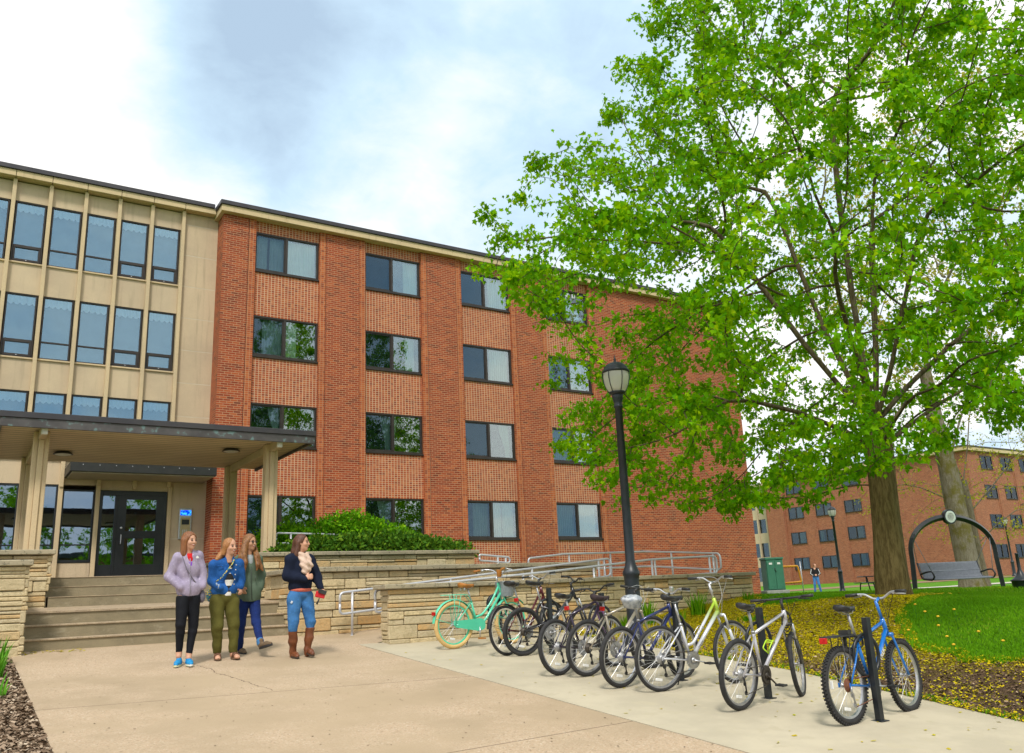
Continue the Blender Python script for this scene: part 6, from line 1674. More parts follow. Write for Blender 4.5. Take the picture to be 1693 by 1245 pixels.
# --- woman in the denim jacket
F2 = Fig(372, 1084, 11.55, 'person', 'woman in blue denim jacket, olive trousers and brown strap sandals')
P_ = F2.p; hc = P_(380.5, 902, -.02); fd = (.66, -.75, -.06); hp, fr1 = head_prims(hc, fd)
nk = P_(378, 921, 0); sl1, sr1 = P_(355, 931, -.03), P_(395, 931, .05); el, er = P_(352, 958, .0), P_(398, 957, .09); wl, wr_ = P_(364, 969, -.105), P_(397, 969, .02)
pv = P_(371, 984, .02); hl, hr = P_(360, 992, .0), P_(382, 992, .04); kl, kr = P_(360, 1033, -.07), P_(386, 1032, .0); al, ar = P_(360, 1075, .02), P_(385, 1075, .0)
body = hp + [rcone(hc - np.array([0, 0, .07]), nk, .052, .060), rcone(nk - [0, 0, .06], pv + [0, 0, .1], .06, .07)] + limb([sl1, el, wl], [.05, .040, .029]) + limb([sr1, er, wr_], [.05, .040, .029]) + hand(wl, (.5, .5, -.7), (.5, -.6, .6), (-.5, -.8, 0), .5, .8) + hand(wr_, (.1, -.15, -.9), (-.6, -.6, .3), (.8, -.3, 0), .6, .75) + limb([hl, kl, al], [.08, .052, .036]) + limb([hr, kr, ar], [.08, .052, .036])
for a_, t_ in ((al, (361, 1085)), (ar, (391, 1085))):
    tp = P_(t_[0], t_[1], -.15 if a_ is al else -.16); tp[2] = .03; body += [rcone(a_, a_ * [1, 1, 0] + [0, 0, .045], .036, .036), rcone(a_ * [1, 1, 0] + [0, 0, .045], tp, .036, .030)]
    dv = (tp - a_ * [1, 1, 0]); dv[2] = 0; dv /= np.linalg.norm(dv); sv = np.array([-dv[1], dv[0], 0])
    for q in (-.026, -.010, .006, .021): body.append(rcone(tp + sv * q, tp + sv * q + dv * .030 - [0, 0, .008], .010, .008))
g2 = finish(F2, body, SKIN)
DENIM = JEANZ('blue_denim', (.012, .075, .27), (.02, .11, .36))
ch_ = (sl1 + sr1) / 2 - [0, 0, .10]; hem = P_(372, 982, 0)[2]
sdf_obj('denim_jacket', [ell(ch_ + [0, .01, -.03], (.168, .124, .21)), ell(pv + [0, 0, .10], (.176, .130, .13)), rcone(sl1, sr1, .066, .066), rcone(nk + [0, .01, .016], nk + [0, .01, -.05], .070, .105)] + limb([sl1, el, wl], [.070, .062, .050]) + limb([sr1, er, wr_], [.070, .062, .048]), DENIM, g2, .010, .03,
        [((0, 0, -1), -hem)], [ell(nk + [.02, -.08, .0], (.045, .07, .09)), rcone(nk + [.035, -.155, -.08], np.array([pv[0] + .045, -.155, hem - .1]), .022, .030)], folds(7, .005, 26))
STRIPE = None
m, t, o_ = newmat('black_white_stripes'); x, y, z = t.sep(t.coord()); principled(t, o_, t.mix(t.math('GREATER_THAN', t.math('FRACT', t.math('MULTIPLY', z, 6.2)), .48), (.72, .70, .66), (.012, .012, .014)), .9); STRIPE = m
sdf_obj('striped_shirt', [rcone(nk + [.025, -.05, -.08], ch_ + [.035, -.055, -.10], .045, .058), rcone(ch_ + [.035, -.055, -.10], pv + [.04, -.066, .0], .058, .058)], STRIPE, g2, .011, .04, [((0, 0, -1), -hem + .012), ((0, 0, 1), nk[2] - .06)])
m = MB()
for i in range(5):
    f = i / 4; z = nk[2] - .10 - f * .26; xx_ = nk[0] + .105 - .02 * f; m.ball((xx_, -.135 + .012 * abs(f - .5), z), (.010, .006, .010), 8, 5)
for (dx, dz) in ((-.09, -.11), (.155, -.11)): m.ball((nk[0] + dx, -.118 if dx < 0 else -.088, nk[2] + dz), (.010, .007, .010), 8, 5)
m.build('jacket_buttons', CHROME, g2)
m = MB()
for (dx, w_) in ((-.125, .075), (.125, .055)): m.bbox(-w_ / 2, w_ / 2, -.006, .006, -.010, .010, .003, M=Matrix.Translation((nk[0] + dx + .02, -.124 if dx < 0 else -.098, nk[2] - .105)))
m.build('pocket_flaps', DENIM, g2)
MB().tube([Vector(p) for p in (wl * .55 + el * .45 + [0, -.062, .02], wl * .7 + el * .3 + [-.004, -.062, 0])], .012, 8).tube([Vector(wl * .86 + el * .14 + [0, -.056, .03]), Vector(wl * .86 + el * .14 + [0, -.056, -.03])], .012, 8).build('turned_cuff', M('pale_denim', (.30, .38, .5), (.22, .3, .42), 12, .9), g2)
pm, t, o_ = newmat('patterned_strap'); principled(t, o_, t.ramp(t.voro(t.coord(), 55, 'Color'), [(0, (.03, .12, .25)), (.4, (.55, .42, .08)), (.7, (.08, .28, .2)), (1, (.6, .5, .3))], 'CONSTANT'), .8)
MB().tube([Vector(nk + [.075, -.06, -.02]), Vector(nk + [.05, -.125, -.09]), Vector(ch_ + [-.06, -.148, -.08]), Vector(ch_ + [-.165, -.095, -.16])], .010, 6, flat=.5).build('bag_strap', pm, g2)
sdf_obj('patterned_bag', [ell(pv + [-.17, .09, .03], (.07, .05, .10))], pm, g2, .012)
OLIVE = cloth('olive_twill', (.115, .105, .022), (.085, .078, .016), 6, .92, .3)
sdf_obj('olive_trousers', [ell(pv + [0, .01, .0], (.170, .130, .12)), ell(pv + [0, .05, -.05], (.165, .12, .10))] + limb([hl, kl, kl + (al - kl) * .25, al - [0, 0, .01]], [.108, .078, .068, .056]) + limb([hr, kr, kr + (ar - kr) * .25, ar - [0, 0, .01]], [.108, .078, .068, .056]), OLIVE, g2, .010, .012, [((0, 0, 1), hem + .03), ((0, 0, -1), -.075)], (), folds(9, .006, 34))
BRSTRAP = M('brown_leather', (.16, .065, .03), (.12, .05, .022), 12, .55); CORK = M('cork_sole', (.20, .11, .06), (.14, .08, .05), 30, .9)
for a_, t_ in ((al, (361.5, 1086)), (ar, (392, 1086))):
    tp = P_(t_[0], t_[1], -.16); tp[2] = 0; hl_ = a_ * [1, 1, 0]; dv = tp - hl_; L = np.linalg.norm(dv); dv /= L; sv = np.array([-dv[1], dv[0], 0]); q = MB(); n = 20; V = []
    for z in (-.002, .024):
        for i in range(n):
            an = 2 * PI * i / n; V.append(Vector(hl_ - dv * .04 + dv * (L + .075) * (.5 + .5 * math.cos(an)) + sv * .046 * math.sin(an) + np.array([0, 0, z])))
    q.add(V, [tuple(range(n))[::-1], tuple(range(n, 2 * n))] + [(i, (i + 1) % n, n + (i + 1) % n, n + i) for i in range(n)])
    sd2 = q.build('sandal', CORK, g2); st_ = MB()
    for f in (.42, .68):
        c = hl_ + dv * L * f; zt = .085 if f < .5 else .070
        st_.tube([Vector(c + sv * .046 + [0, 0, .02]), Vector(c + sv * .035 + [0, 0, zt - .012]), Vector(c + [0, 0, zt]), Vector(c - sv * .035 + [0, 0, zt - .012]), Vector(c - sv * .046 + [0, 0, .02])], .014, 6, flat=.35)
    st_.build('straps', BRSTRAP, sd2)
l_, f_, u_, R_h = fr1
STRAW = hair_mat('strawberry_hair', (.27, .105, .035), (.43, .20, .07))
sdf_obj('hair', [ell(hc + u_ * .028 - f_ * .022, (.084, .102, .100), R_h), rcone(hc - f_ * .08 - u_ * .02, hc - f_ * .10 - l_ * .06 - u_ * .12, .045, .045), rcone(hc - f_ * .10 - l_ * .06 - u_ * .12, hc - f_ * .08 - l_ * .15 - u_ * .175, .045, .026), rcone(hc - l_ * .068 - f_ * .02, hc - l_ * .08 - u_ * .10 - f_ * .03, .030, .026)], STRAW, g2, .009, .03, sub=[ell(hc + f_ * .085 - u_ * .025, (.068, .075, .108), R_h)], bump=folds(14, .003, 10))
head_parts(g2, hc, fd, 1, SKIN, STRAW, 1)

# --- woman in the grey-green parka, striding behind
F3 = Fig(415, 1078, 12.0, 'person', 'woman with glasses, long brown hair and grey-green parka, striding mid-step')
P_ = F3.p; hc = P_(413.5, 896.5, -.0); fd = (.70, -.71, -.03); hp, fr1 = head_prims(hc, fd)
nk = P_(411, 916, .02); sl1, sr1 = P_(395, 925, -.01), P_(427, 925, .07); el, er = P_(388, 952, .02), P_(432, 951, .10); wl, wr_ = P_(401, 968, -.09), P_(430, 972, .02)
pv = P_(411, 984, .03); hl, hr = P_(403, 990, .02), P_(420, 990, .05); kl, kr = P_(399, 1030, .04), P_(423.5, 1028, -.10); al, ar = P_(397, 1068, .16), P_(430, 1060, -.30)
body = hp + [rcone(hc - np.array([0, 0, .07]), nk, .048, .055), rcone(nk - [0, 0, .06], pv + [0, 0, .1], .06, .07)] + limb([sl1, el, wl], [.043, .034, .027]) + limb([sr1, er, wr_], [.043, .034, .027]) + hand(wl, (.25, -.2, -.9), (.5, -.6, .3), (-.6, -.6, 0), .6, .85) + hand(wr_, (-.3, -.2, -.8), (0, -.5, .8), (.7, -.6, 0), .6, .8) + limb([hl, kl, al], [.07, .045, .034]) + limb([hr, kr, ar], [.07, .045, .034])
g3 = finish(F3, body, SKIN2)
PARKA = cloth('grey_green_parka', (.085, .125, .085), (.11, .155, .11), 5, .85, .3, 90)
ch_ = (sl1 + sr1) / 2 - [0, 0, .10]; hem = P_(411, 993, 0)[2]
sdf_obj('parka', [ell(ch_ + [0, 0, -.02], (.150, .115, .20)), ell(ch_ + [0, 0, -.17], (.140, .115, .12)), ell(pv + [.01, 0, .04], (.172, .14, .22)), rcone(sl1, sr1, .068, .068), rcone(nk + [0, .03, .01], nk + [0, .02, -.05], .078, .10)] + limb([sl1, el, wl], [.066, .058, .050]) + limb([sr1, er, wr_], [.066, .058, .050]), PARKA, g3, .010, .03, [((0, 0, -1), -hem)], [ell(nk + [.03, -.075, -.0], (.04, .075, .13))], folds(12, .007, 22))
m = MB()
for dx in (-.05, .10): m.tube([Vector(ch_ + [dx, -.125, -.13]), Vector(ch_ + [dx + .005, -.135, -.20])], .006, 6)
m.tube([Vector(ch_ + [.045, -.125, .0]), Vector(ch_ + [.045, -.13, -.16]), Vector((pv[0] + .045, -.147, hem + .02))], .006, 6); m.build('drawcord', M('parka_cord', (.06, .08, .06), None, rough=.8), g3)
sdf_obj('grey_shirt', [ell(ch_ + [.03, -.02, .05], (.055, .082, .12)), rcone(nk + [0, 0, -.02], nk + [0, 0, -.05], .06, .08)], M('grey_jersey', (.34, .37, .38), (.28, .31, .33), 10, .9), g3, .011, .02, [((0, 0, 1), nk[2] - .0)])
NAVYJ = JEANZ('dark_jeans', (.008, .022, .11), (.012, .03, .15))
sdf_obj('jeans', [ell(pv + [0, .02, -.01], (.135, .105, .11))] + limb([hl, kl, kl + (al - kl) * .25, al], [.088, .064, .055, .044]) + limb([hr, kr, kr + (ar - kr) * .25, ar + [-.004, .01, .02]], [.088, .064, .055, .046]), NAVYJ, g3, .010, .012, [((0, 0, 1), hem + .04)], (), folds(15, .004, 36))
sdf_obj('turned_cuff', [rcone(ar + [-.006, .012, .03], ar + [-.002, .004, .004], .052, .051)], M('pale_jeans_cuff', (.04, .16, .38), (.06, .2, .42), 14, .9), g3, .009, .01)
TAUPE = M('taupe_suede', (.16, .105, .06), (.12, .08, .045), 14, .9); DSOLE = M('dark_sole', (.02, .02, .022), None, rough=.8)
hz = np.array([ar[0] + .01, ar[1] - .02, ar[2] - .075]); tz = P_(447, 1063.5, -.46); tz[2] = max(tz[2], .10)
hz[2] = max(hz[2], .012); shoe('ankle_boot', hz, tz, TAUPE, g3, DSOLE, .11, .042, .026)
hz = al * [1, 1, 0] + [0, .05, .01]; shoe('ankle_boot', hz, al * [1, 1, 0] + [.08, -.14, 0], TAUPE, g3, DSOLE, .13, .042, .026)
l_, f_, u_, R_h = fr1
LONGB = hair_mat('long_brown_hair', (.13, .052, .02), (.32, .145, .048))
sdf_obj('hair', [ell(hc + u_ * .030 - f_ * .02, (.088, .105, .104), R_h)] + limb([hc - l_ * .075 - f_ * .01, P_(401, 921, -.10), P_(399, 942, -.15)], [.046, .054, .030]) + limb([hc + l_ * .068 - f_ * .01, P_(425, 921, -.05), P_(431, 938, -.06), P_(434.5, 944, -.08)], [.036, .040, .030, .012]) + limb([hc - f_ * .07, hc - f_ * .09 - u_ * .2, P_(404, 940, .12)], [.06, .06, .04]) + limb([P_(404, 912, -.11), P_(406, 930, -.145), P_(404, 946, -.15)], [.034, .036, .018]) + limb([P_(423, 921, -.09), P_(426, 934, -.115), P_(424, 943, -.12)], [.028, .026, .012]), LONGB, g3, .009, .025,
        sub=[ell(hc + f_ * .085 - u_ * .03, (.062, .075, .115), R_h)], bump=folds(18, .003, 9))
head_parts(g3, hc, fd, 1, SKIN2, LONGB, 1, True)

# --- woman in navy with scarf, jeans and tall boots
F4 = Fig(494, 1083, 11.7, 'person', 'woman in navy jacket, cream scarf and tall brown boots, holding a red wallet')
P_ = F4.p; hc = P_(499.5, 897, -.0); fd = (.93, -.36, .0); hp, fr1 = head_prims(hc, fd)
nk = P_(496, 915, .03); sl1, sr1 = P_(481, 925, -.05), P_(512, 926, .08); el, er = P_(476, 951, -.05), P_(525, 956, .06); wl, wr_ = P_(504, 957, -.17), P_(529.5, 974, -.03)
pv = P_(496, 980, .02); hl, hr = P_(487, 987, -.02), P_(506, 987, .05); kl, kr = P_(485, 1030, -.06), P_(513, 1027, .02); al, ar = P_(484.5, 1076, .04), P_(508, 1073, .03)
body = hp + [rcone(hc - np.array([0, 0, .07]), nk, .050, .06), rcone(nk - [0, 0, .06], pv + [0, 0, .1], .06, .07)] + limb([sl1, el, wl], [.048, .04, .029]) + limb([sr1, er, wr_], [.046, .038, .027]) + hand(wl, (.75, -.25, .25), (-.2, .2, .95), (.15, -.95, .2), .9, .95) + hand(wr_, (.35, -.25, -.85), (.7, -.5, .3), (.5, .6, .1), .8, .95) + limb([hl, kl, al], [.08, .05, .04]) + limb([hr, kr, ar], [.08, .05, .04])
g4 = finish(F4, body, SKIN, .0075)
NAVYK = cloth('navy_fleece', (.006, .010, .026), (.010, .015, .036), 8, .95, .4)
ch_ = (sl1 + sr1) / 2 - [0, 0, .10]; hem = P_(496, 974.5, 0)[2]
sdf_obj('navy_jacket', [ell(ch_ + [0, .01, -.02], (.150, .145, .20)), ell(pv + [0, 0, .10], (.165, .145, .14)), rcone(sl1, sr1, .074, .074), rcone(nk + [0, .02, .0], nk + [0, .02, -.05], .085, .11), ell(ch_ + [.05, -.06, .0], (.09, .10, .10))] + limb([sl1, el, wl], [.084, .070, .050]) + limb([sr1, er, wr_], [.078, .064, .046]), NAVYK, g4, .010, .045, [((0, 0, -1), -hem)], (), folds(21, .006, 24))
sdf_obj('coral_top', [ell(pv + [.01, -.01, .045], (.150, .135, .05)), ell(ch_ + [.085, -.125, -.02], (.035, .045, .10))], M('coral_jersey', (.62, .15, .10), (.55, .12, .08), 10, .9), g4, .011, .02)
SCARF = cloth('cream_scarf', (.68, .50, .40), (.60, .43, .34), 14, .95, .8, 90)
sc = [rcone(nk + [.075 * math.cos(a) + .012, .075 * math.sin(a) - .01, -.02 - .02 * math.cos(a)], nk + [.075 * math.cos(a + .5) + .012, .075 * math.sin(a + .5) - .01, -.02 - .02 * math.cos(a + .5)], .038, .038) for a in np.arange(0, 6.2, .5)]
sc += limb([nk + [.02, -.09, -.03], ch_ + [.06, -.145, .03], ch_ + [.075, -.155, -.05], ch_ + [.095, -.14, -.10]], [.045, .060, .050, .02]) + limb([nk + [.09, -.05, -.02], ch_ + [.125, -.10, .02], ch_ + [.11, -.13, -.07]], [.042, .050, .025])
sdf_obj('scarf', sc, SCARF, g4, .009, .02, bump=lambda G: .007 * np.sin(G[..., 2] * 75 + G[..., 0] * 40))
BJ = JEANZ('mid_blue_jeans', (.035, .13, .33), (.06, .19, .42))
sdf_obj('jeans', [ell(pv + [0, .01, -.0], (.152, .13, .12)), ell(pv + [-.02, .05, -.05], (.145, .115, .10))] + limb([hl, kl, kl - [0, 0, .03], kl - [.0, 0, .1]], [.106, .072, .064, .056]) + limb([hr, kr, kr - [0, 0, .03], kr - [0, 0, .1]], [.104, .071, .062, .055]), BJ, g4, .010, .012, [((0, 0, 1), hem + .03), ((0, 0, -1), -P_(490, 1042, 0)[2])], (), folds(24, .005, 40))
MB().bbox(-.014, .014, -.004, .004, -.018, .018, .003, M=Matrix.Translation(Vector(hl + [-.035, -.108, -.06])) @ Matrix.Rotation(.5, 4, 'Y')).build('jeans_rip', M('frayed_patch', (.5, .55, .62), None, rough=.9), g4)
BOOT = M('brown_boot_leather', (.20, .062, .022), (.14, .042, .016), 7, .38, bump=.4, bscale=30); BSOLE = M('boot_sole', (.05, .03, .02), None, rough=.7)
for (k_, a_, tp_) in ((kl, al, P_(492.5, 1083, -.16)), (kr, ar, P_(517, 1080, -.10))):
    top = k_ - [0, 0, .055]; bt = a_ + (top - a_) * .92
    tp = tp_.copy(); tp[2] = 0 if k_ is kl else .012; hz = a_ * [1, 1, 0] + [-.005, .03, 0]; hz[2] = 0 if k_ is kl else .05
    sh_ = shoe('tall_boot', hz, tp, BOOT, g4, BSOLE, .12, .044, .022)
    sdf_obj('boot_shaft', limb([bt, a_ + (top - a_) * .5, a_ + [0, 0, .03], a_ + [0, .0, -.04]], [.063, .060, .045, .046]), BOOT, sh_, .010, .02, [((0, 0, 1), bt[2])], (), folds(31, .004, 48))
l_, f_, u_, R_h = fr1
DKB = hair_mat('dark_brown_hair', (.060, .022, .012), (.13, .05, .025))
sdf_obj('hair', [ell(hc + u_ * .030 - f_ * .022, (.086, .104, .104), R_h)] + limb([hc - f_ * .085 + u_ * .01, hc - f_ * .10 - u_ * .12, hc - f_ * .085 - u_ * .24 - l_ * .03], [.058, .056, .038]) + limb([hc - l_ * .066 - f_ * .03, hc - l_ * .085 - f_ * .05 - u_ * .17], [.036, .040]), DKB, g4, .009, .03, sub=[ell(hc + f_ * .082 - u_ * .028, (.078, .072, .110), R_h)], bump=folds(28, .003, 10))
head_parts(g4, hc, fd, 1, SKIN, DKB, 1)
def held(name, label, cat, local, mbf, mat):
    o = mbf.build(name, mat); o.matrix_world = Matrix.Translation(F4.base) @ Matrix.Rotation(F4.rz, 4, 'Z') @ Matrix.Translation(Vector(local)); return tag(o, label, cat)
hp_ = P_(531.5, 982, -.10)
held('wallet', 'red wallet with a dangling black tassel in the hand of the woman in navy', 'wallet', hp_ + [-.012, 0, -.012], MB().bbox(-.075, .06, -.012, .012, -.05, .035, .008, M=Matrix.Rotation(.25, 4, 'Y')).tube([(-.02, 0, -.05), (-.035, -.01, -.09), (-.055, 0, -.13)], [.006, .012, .016], 6, 1), [M('red_leather', (.60, .01, .02), (.5, .008, .015), 14, .45), BLKPL])
held('phone', 'black phone held over the red wallet', 'phone', hp_ + [.01, -.03, .02], MB().bbox(-.06, .055, -.008, .008, -.028, .028, .005, M=Matrix.Rotation(.35, 4, 'Y')), BLKPL)

# --- distant student on the path
F5 = Fig(1352, 980.5, 50, 'person', 'distant student in black jacket with white sleeve stripes, walking on the far path')
P5 = lambda x, z, y=0.: np.array([x, y, z]); hc = P5(.02, 1.56, -.02); fd = (.75, -.66, -.1); hp, fr1 = head_prims(hc, fd)
body = hp + [rcone((0, 0, 1.48), (0, 0, 1.36), .05, .06), rcone((0, 0, 1.36), (0, 0, 1.0), .10, .11)] + limb([P5(-.17, 1.36), P5(-.22, 1.10), P5(-.05, 1.0, -.14)], [.045, .037, .03]) + limb([P5(.17, 1.36), P5(.23, 1.10), P5(.10, 1.0, -.12)], [.045, .037, .03]) + hand(P5(-.05, 1.0, -.14), (.6, -.3, .1), (0, 0, 1), (0, -1, 0), .8) + hand(P5(.10, 1.0, -.12), (-.6, -.3, .1), (0, 0, 1), (0, -1, 0), .8) + limb([P5(-.08, .92), P5(-.10, .50, -.05), P5(-.13, .10, .05)], [.08, .055, .04]) + limb([P5(.08, .92), P5(.13, .50, -.10), P5(.20, .10, .02)], [.08, .055, .04])
g5 = finish(F5, body, SKIN, .012)
BLKJ = cloth('black_track_jacket', (.012, .012, .014), (.02, .02, .022)); sdf_obj('jacket', [ell((0, 0, 1.22), (.17, .12, .22)), ell((0, 0, 1.02), (.17, .13, .12)), rcone((-.17, 0, 1.37), (.17, 0, 1.37), .07, .07)] + limb([P5(-.17, 1.36), P5(-.23, 1.10), P5(-.06, 1.0, -.14)], [.072, .062, .05]) + limb([P5(.17, 1.36), P5(.24, 1.10), P5(.11, 1.0, -.12)], [.072, .062, .05]), BLKJ, g5, .016, .04, [((0, 0, -1), -.93)])
MB().tube([(-.19, -.07, 1.38), (-.265, -.06, 1.12), (-.13, -.19, 1.02)], .014, 6).tube([(.19, -.07, 1.38), (.275, -.06, 1.12), (.16, -.17, 1.02)], .014, 6).build('sleeve_stripe', WHITEL, g5)
sdf_obj('jeans', [ell((0, .01, .93), (.15, .12, .12))] + limb([P5(-.08, .92), P5(-.10, .50, -.05), P5(-.13, .08, .05)], [.098, .07, .058]) + limb([P5(.08, .92), P5(.13, .50, -.10), P5(.20, .08, .02)], [.098, .07, .058]), BJ, g5, .016, .03)
sdf_obj('backpack', [ell((-.12, .16, 1.2), (.16, .11, .22))], BLKJ, g5, .02)
sdf_obj('hair', [ell(hc + np.array([-.02, .02, .03]), (.092, .10, .10)), rcone(hc + [-.04, .07, -.02], hc + [-.05, .06, -.16], .055, .04)], AUB, g5, .014, .03, sub=[ell(hc + fr1[1] * .085 - fr1[2] * .03, (.07, .075, .11), fr1[3])])
head_parts(g5, hc, fd, 1, SKIN, AUB, 1)
shoe('shoe', (-.13, .08, 0), (-.06, -.12, 0), BLKPL, g5, DSOLE); shoe('shoe', (.20, .06, 0), (.28, -.12, 0), BLKPL, g5, DSOLE)
# ---------------------------------------------------------------- lamp posts
LAMPB = M('lamp_post_black', (.010, .014, .020), (.016, .022, .03), 6, .4, .0)
GLOBE = None
m, t, out = newmat('ribbed_lamp_glass')
tr = t.new('ShaderNodeBsdfTranslucent'); tr.inputs[0].default_value = (.95, .93, .86, 1); gl = t.new('ShaderNodeBsdfPrincipled'); gl.inputs['Base Color'].default_value = (.85, .84, .76, 1); gl.inputs['Roughness'].default_value = .18
tp = t.new('ShaderNodeBsdfTransparent'); mx = t.new('ShaderNodeMixShader'); mx.inputs[0].default_value = .5; mx2 = t.new('ShaderNodeMixShader'); mx2.inputs[0].default_value = .25
t.l.new(tr.outputs[0], mx.inputs[1]); t.l.new(gl.outputs[0], mx.inputs[2]); t.l.new(mx.outputs[0], mx2.inputs[1]); t.l.new(tp.outputs[0], mx2.inputs[2]); t.l.new(mx2.outputs[0], out.inputs[0]); GLOBE = m
def lamp_post(x, y, label, H=4.45, zoff=0.):
    root = thing('lamp_post', label, 'street lamp', (x, y, gz(x, y) + zoff), 0, 'black globe lamp posts'); s = H / 4.45; S = Matrix.Scale(s, 4)
    MB().lathe([(.20, 0), (.20, .05), (.17, .09), (.135, .16), (.115, .22), (.112, .95), (.118, 1.0), (.130, 1.02), (.130, 1.07), (.11, 1.10), (.085, 1.17), (.072, 1.24), (.058, 3.62), (.075, 3.63), (.075, 3.66), (.062, 3.68), (.068, 3.72), (.085, 3.78), (.092, 3.84), (.075, 3.86)], 24, M=S).build('pole', LAMPB, root)
    m = MB().lathe([(.092, 3.84), (.13, 3.86), (.135, 3.885), (.128, 3.89)], 24, M=S)
    m.lathe([(.205, 4.20), (.222, 4.215), (.222, 4.235), (.205, 4.245), (.19, 4.29), (.14, 4.345), (.07, 4.375), (.03, 4.385), (.018, 4.41), (.024, 4.43), (.012, 4.45), (.006, 4.50), (.001, 4.51)], 28, M=S)
    for k in range(6):
        a = 2 * PI * k / 6 + .3; m.tube([S @ Vector((r_ * math.cos(a), r_ * math.sin(a), z)) for r_, z in ((.132, 3.88), (.185, 3.99), (.212, 4.10), (.216, 4.22))], .007 * s, 6)
    m.build('lantern_cage', LAMPB, root)
    MB().lathe([(.125, 3.888), (.165, 3.95), (.192, 4.03), (.203, 4.11), (.203, 4.20), (.19, 4.235)], 32, M=S).build('globe', GLOBE, root)
    MB().lathe([(.06, 3.89), (.065, 3.97), (.05, 4.0), (.05, 4.10), (.001, 4.11)], 14, M=S).build('lamp_socket', WHITEP, root)
    return root
lamp_post(2.05, -14.25, 'tall black globe lamp post rising behind the parked bicycles', 4.6)
lamp_post(31.6, 3.9, 'black globe lamp post beside the distant student, in front of the far brick hall', 4.45, 0)
lamp_post(58.2, 8.9, 'small distant black lamp post at the right edge, past the swing bench', 4.3, .1)
# ---------------------------------------------------------------- utility cabinet, guard, sign pole
CABG = M('cabinet_green', (.035, .16, .10), (.045, .19, .12), 4, .5, c3=(.03, .13, .09), s3=9); CONC = M('plain_concrete', (.36, .36, .34), (.28, .28, .27), 5, .9, bump=.3)
cb = thing('utility_cabinet', 'green steel utility cabinet with double doors at the corner of the brick hall', 'utility box', (23.1, 1.0, gz(23.1, 1.0)), RAD(-28))
MB().bbox(-.50, .50, -.42, .42, -.05, .22, .02).build('pad', CONC, cb)
MB().bbox(-.38, .38, -.32, .32, .22, 1.50, .015).bbox(-.41, .41, -.35, .35, 1.50, 1.60, .015).build('housing', CABG, cb)
for s in (-1, 1):
    d_ = MB().bbox(-.175, .175, -.010, .010, -.60, .60, .006); d_.box(-.07, .07, -.014, -.0105, .44, .52, 1)
    d_.build('door', [CABG, WHITEL], cb, loc=(s * .183, -.336, .86))
MB().tube([(-.02, -.37, 1.16), (-.02, -.38, 1.04), (.03, -.37, 1.0)], .016, 6).build('handle', BLKPL, cb)
OR = M('yellow_guard_paint', (.72, .32, .01), (.65, .27, .01), 6, .5)
gd = thing('guard_rail', 'yellow-orange steel guard hoop standing behind the green utility cabinet', 'guard rail', (25.0, 1.6, gz(25, 1.6)), RAD(-30))
MB().tube(rounded([(-.7, 0, .0), (-.7, 0, 1.25), (.35, 0, 1.25), (.45, 0, .55), (-.7, 0, .50)], .06), .045, 8).build('hoop', OR, gd)
sp = tag(MB().tube([(0, 0, 0), (-.02, 0, 1.5)], .025, 8).build('sign_pole', STEEL, loc=(26.6, 2.3, gz(26.6, 2.3))), 'thin grey pole standing in the grass beside the yellow guard hoop', 'pole')
# ---------------------------------------------------------------- swing bench
sw = thing('swing_bench', 'black arched swing frame with a round emblem and a slatted grey metal bench', 'swing bench', (17.4, -10.6, gz(17.4, -10.6)), math.atan2(-11.05 + 10.15, 18.75 - 16.1))
W = 1.44; H = 2.09
pts = [(-W - .06, 0, 0), (-W, 0, .9)] + [(-W * math.cos(a), 0, 1.12 + (H - 1.12) * math.sin(a)) for a in np.linspace(0, PI, 25)] + [(W, 0, .9), (W + .06, 0, 0)]
MB().tube(pts, .085, 4, smooth=False, flat=1.0).build('arch', BLACKM, sw)
em = MB().lathe([(.001, -.06), (.21, -.06), (.21, .06), (.001, .06)], 32, 0, False, Matrix.Translation((0, -.04, H + .0)) @ Matrix.Rotation(PI / 2, 4, 'X')).build('emblem', BLACKM, sw)
EMB = M('pale_emblem_face', (.60, .68, .62), (.52, .6, .55), 6, .5); EMB2 = M('emblem_ring', (.58, .62, .56), None, rough=.5)
e_ = MB(); EM_ = Matrix.Translation((0, -.104, H)) @ Matrix.Rotation(PI / 2, 4, 'X')
e_.lathe([(.001, .0), (.17, .0), (.17, .006)], 32, 0, False, EM_); e_.lathe([(.105, .0061), (.13, .0061), (.13, .011), (.105, .011), (.105, .0061)], 28, 1, False, EM_); e_.lathe([(.045, .0061), (.06, .0061), (.06, .011), (.045, .011), (.045, .0061)], 20, 1, False, EM_)
e_.build('emblem_plate', [EMB, EMB2], em)
GREYM = M('grey_coated_bench', (.17, .185, .225), (.20, .22, .26), 14, .4, .2)
bs = MB(); BW = .98
for i in range(54):
    x = -BW + 2 * BW * i / 53
    bs.tube(rounded([(x, -.22, .315), (x, -.20, .35), (x, .20, .37), (x, .32, .78), (x, .34, .80)], .06, 3), .017, 5)
for (y, z) in ((-.215, .33), (.0, .355), (.20, .365), (.26, .57), (.335, .795)): bs.tube([(-BW - .02, y, z), (BW + .02, y, z)], .022, 6)
bs.build('bench_seat', GREYM, sw)
for s in (-1, 1):
    x = s * (BW + .05)
    MB().tube(rounded([(x, .34, .82), (x, .22, .36), (x, -.20, .32), (x, -.30, .42), (x, -.22, .56), (x, -.05, .56), (x, .24, .50)], .09), .024, 8).build('arm_rest', BLACKM, sw)
    MB().tube([(x, -.22, .54), (s * (W - .10), 0, 1.6)], .009, 5).tube([(x, .33, .80), (s * (W - .10), 0, 1.6)], .009, 5).build('chain', GREYM, sw)
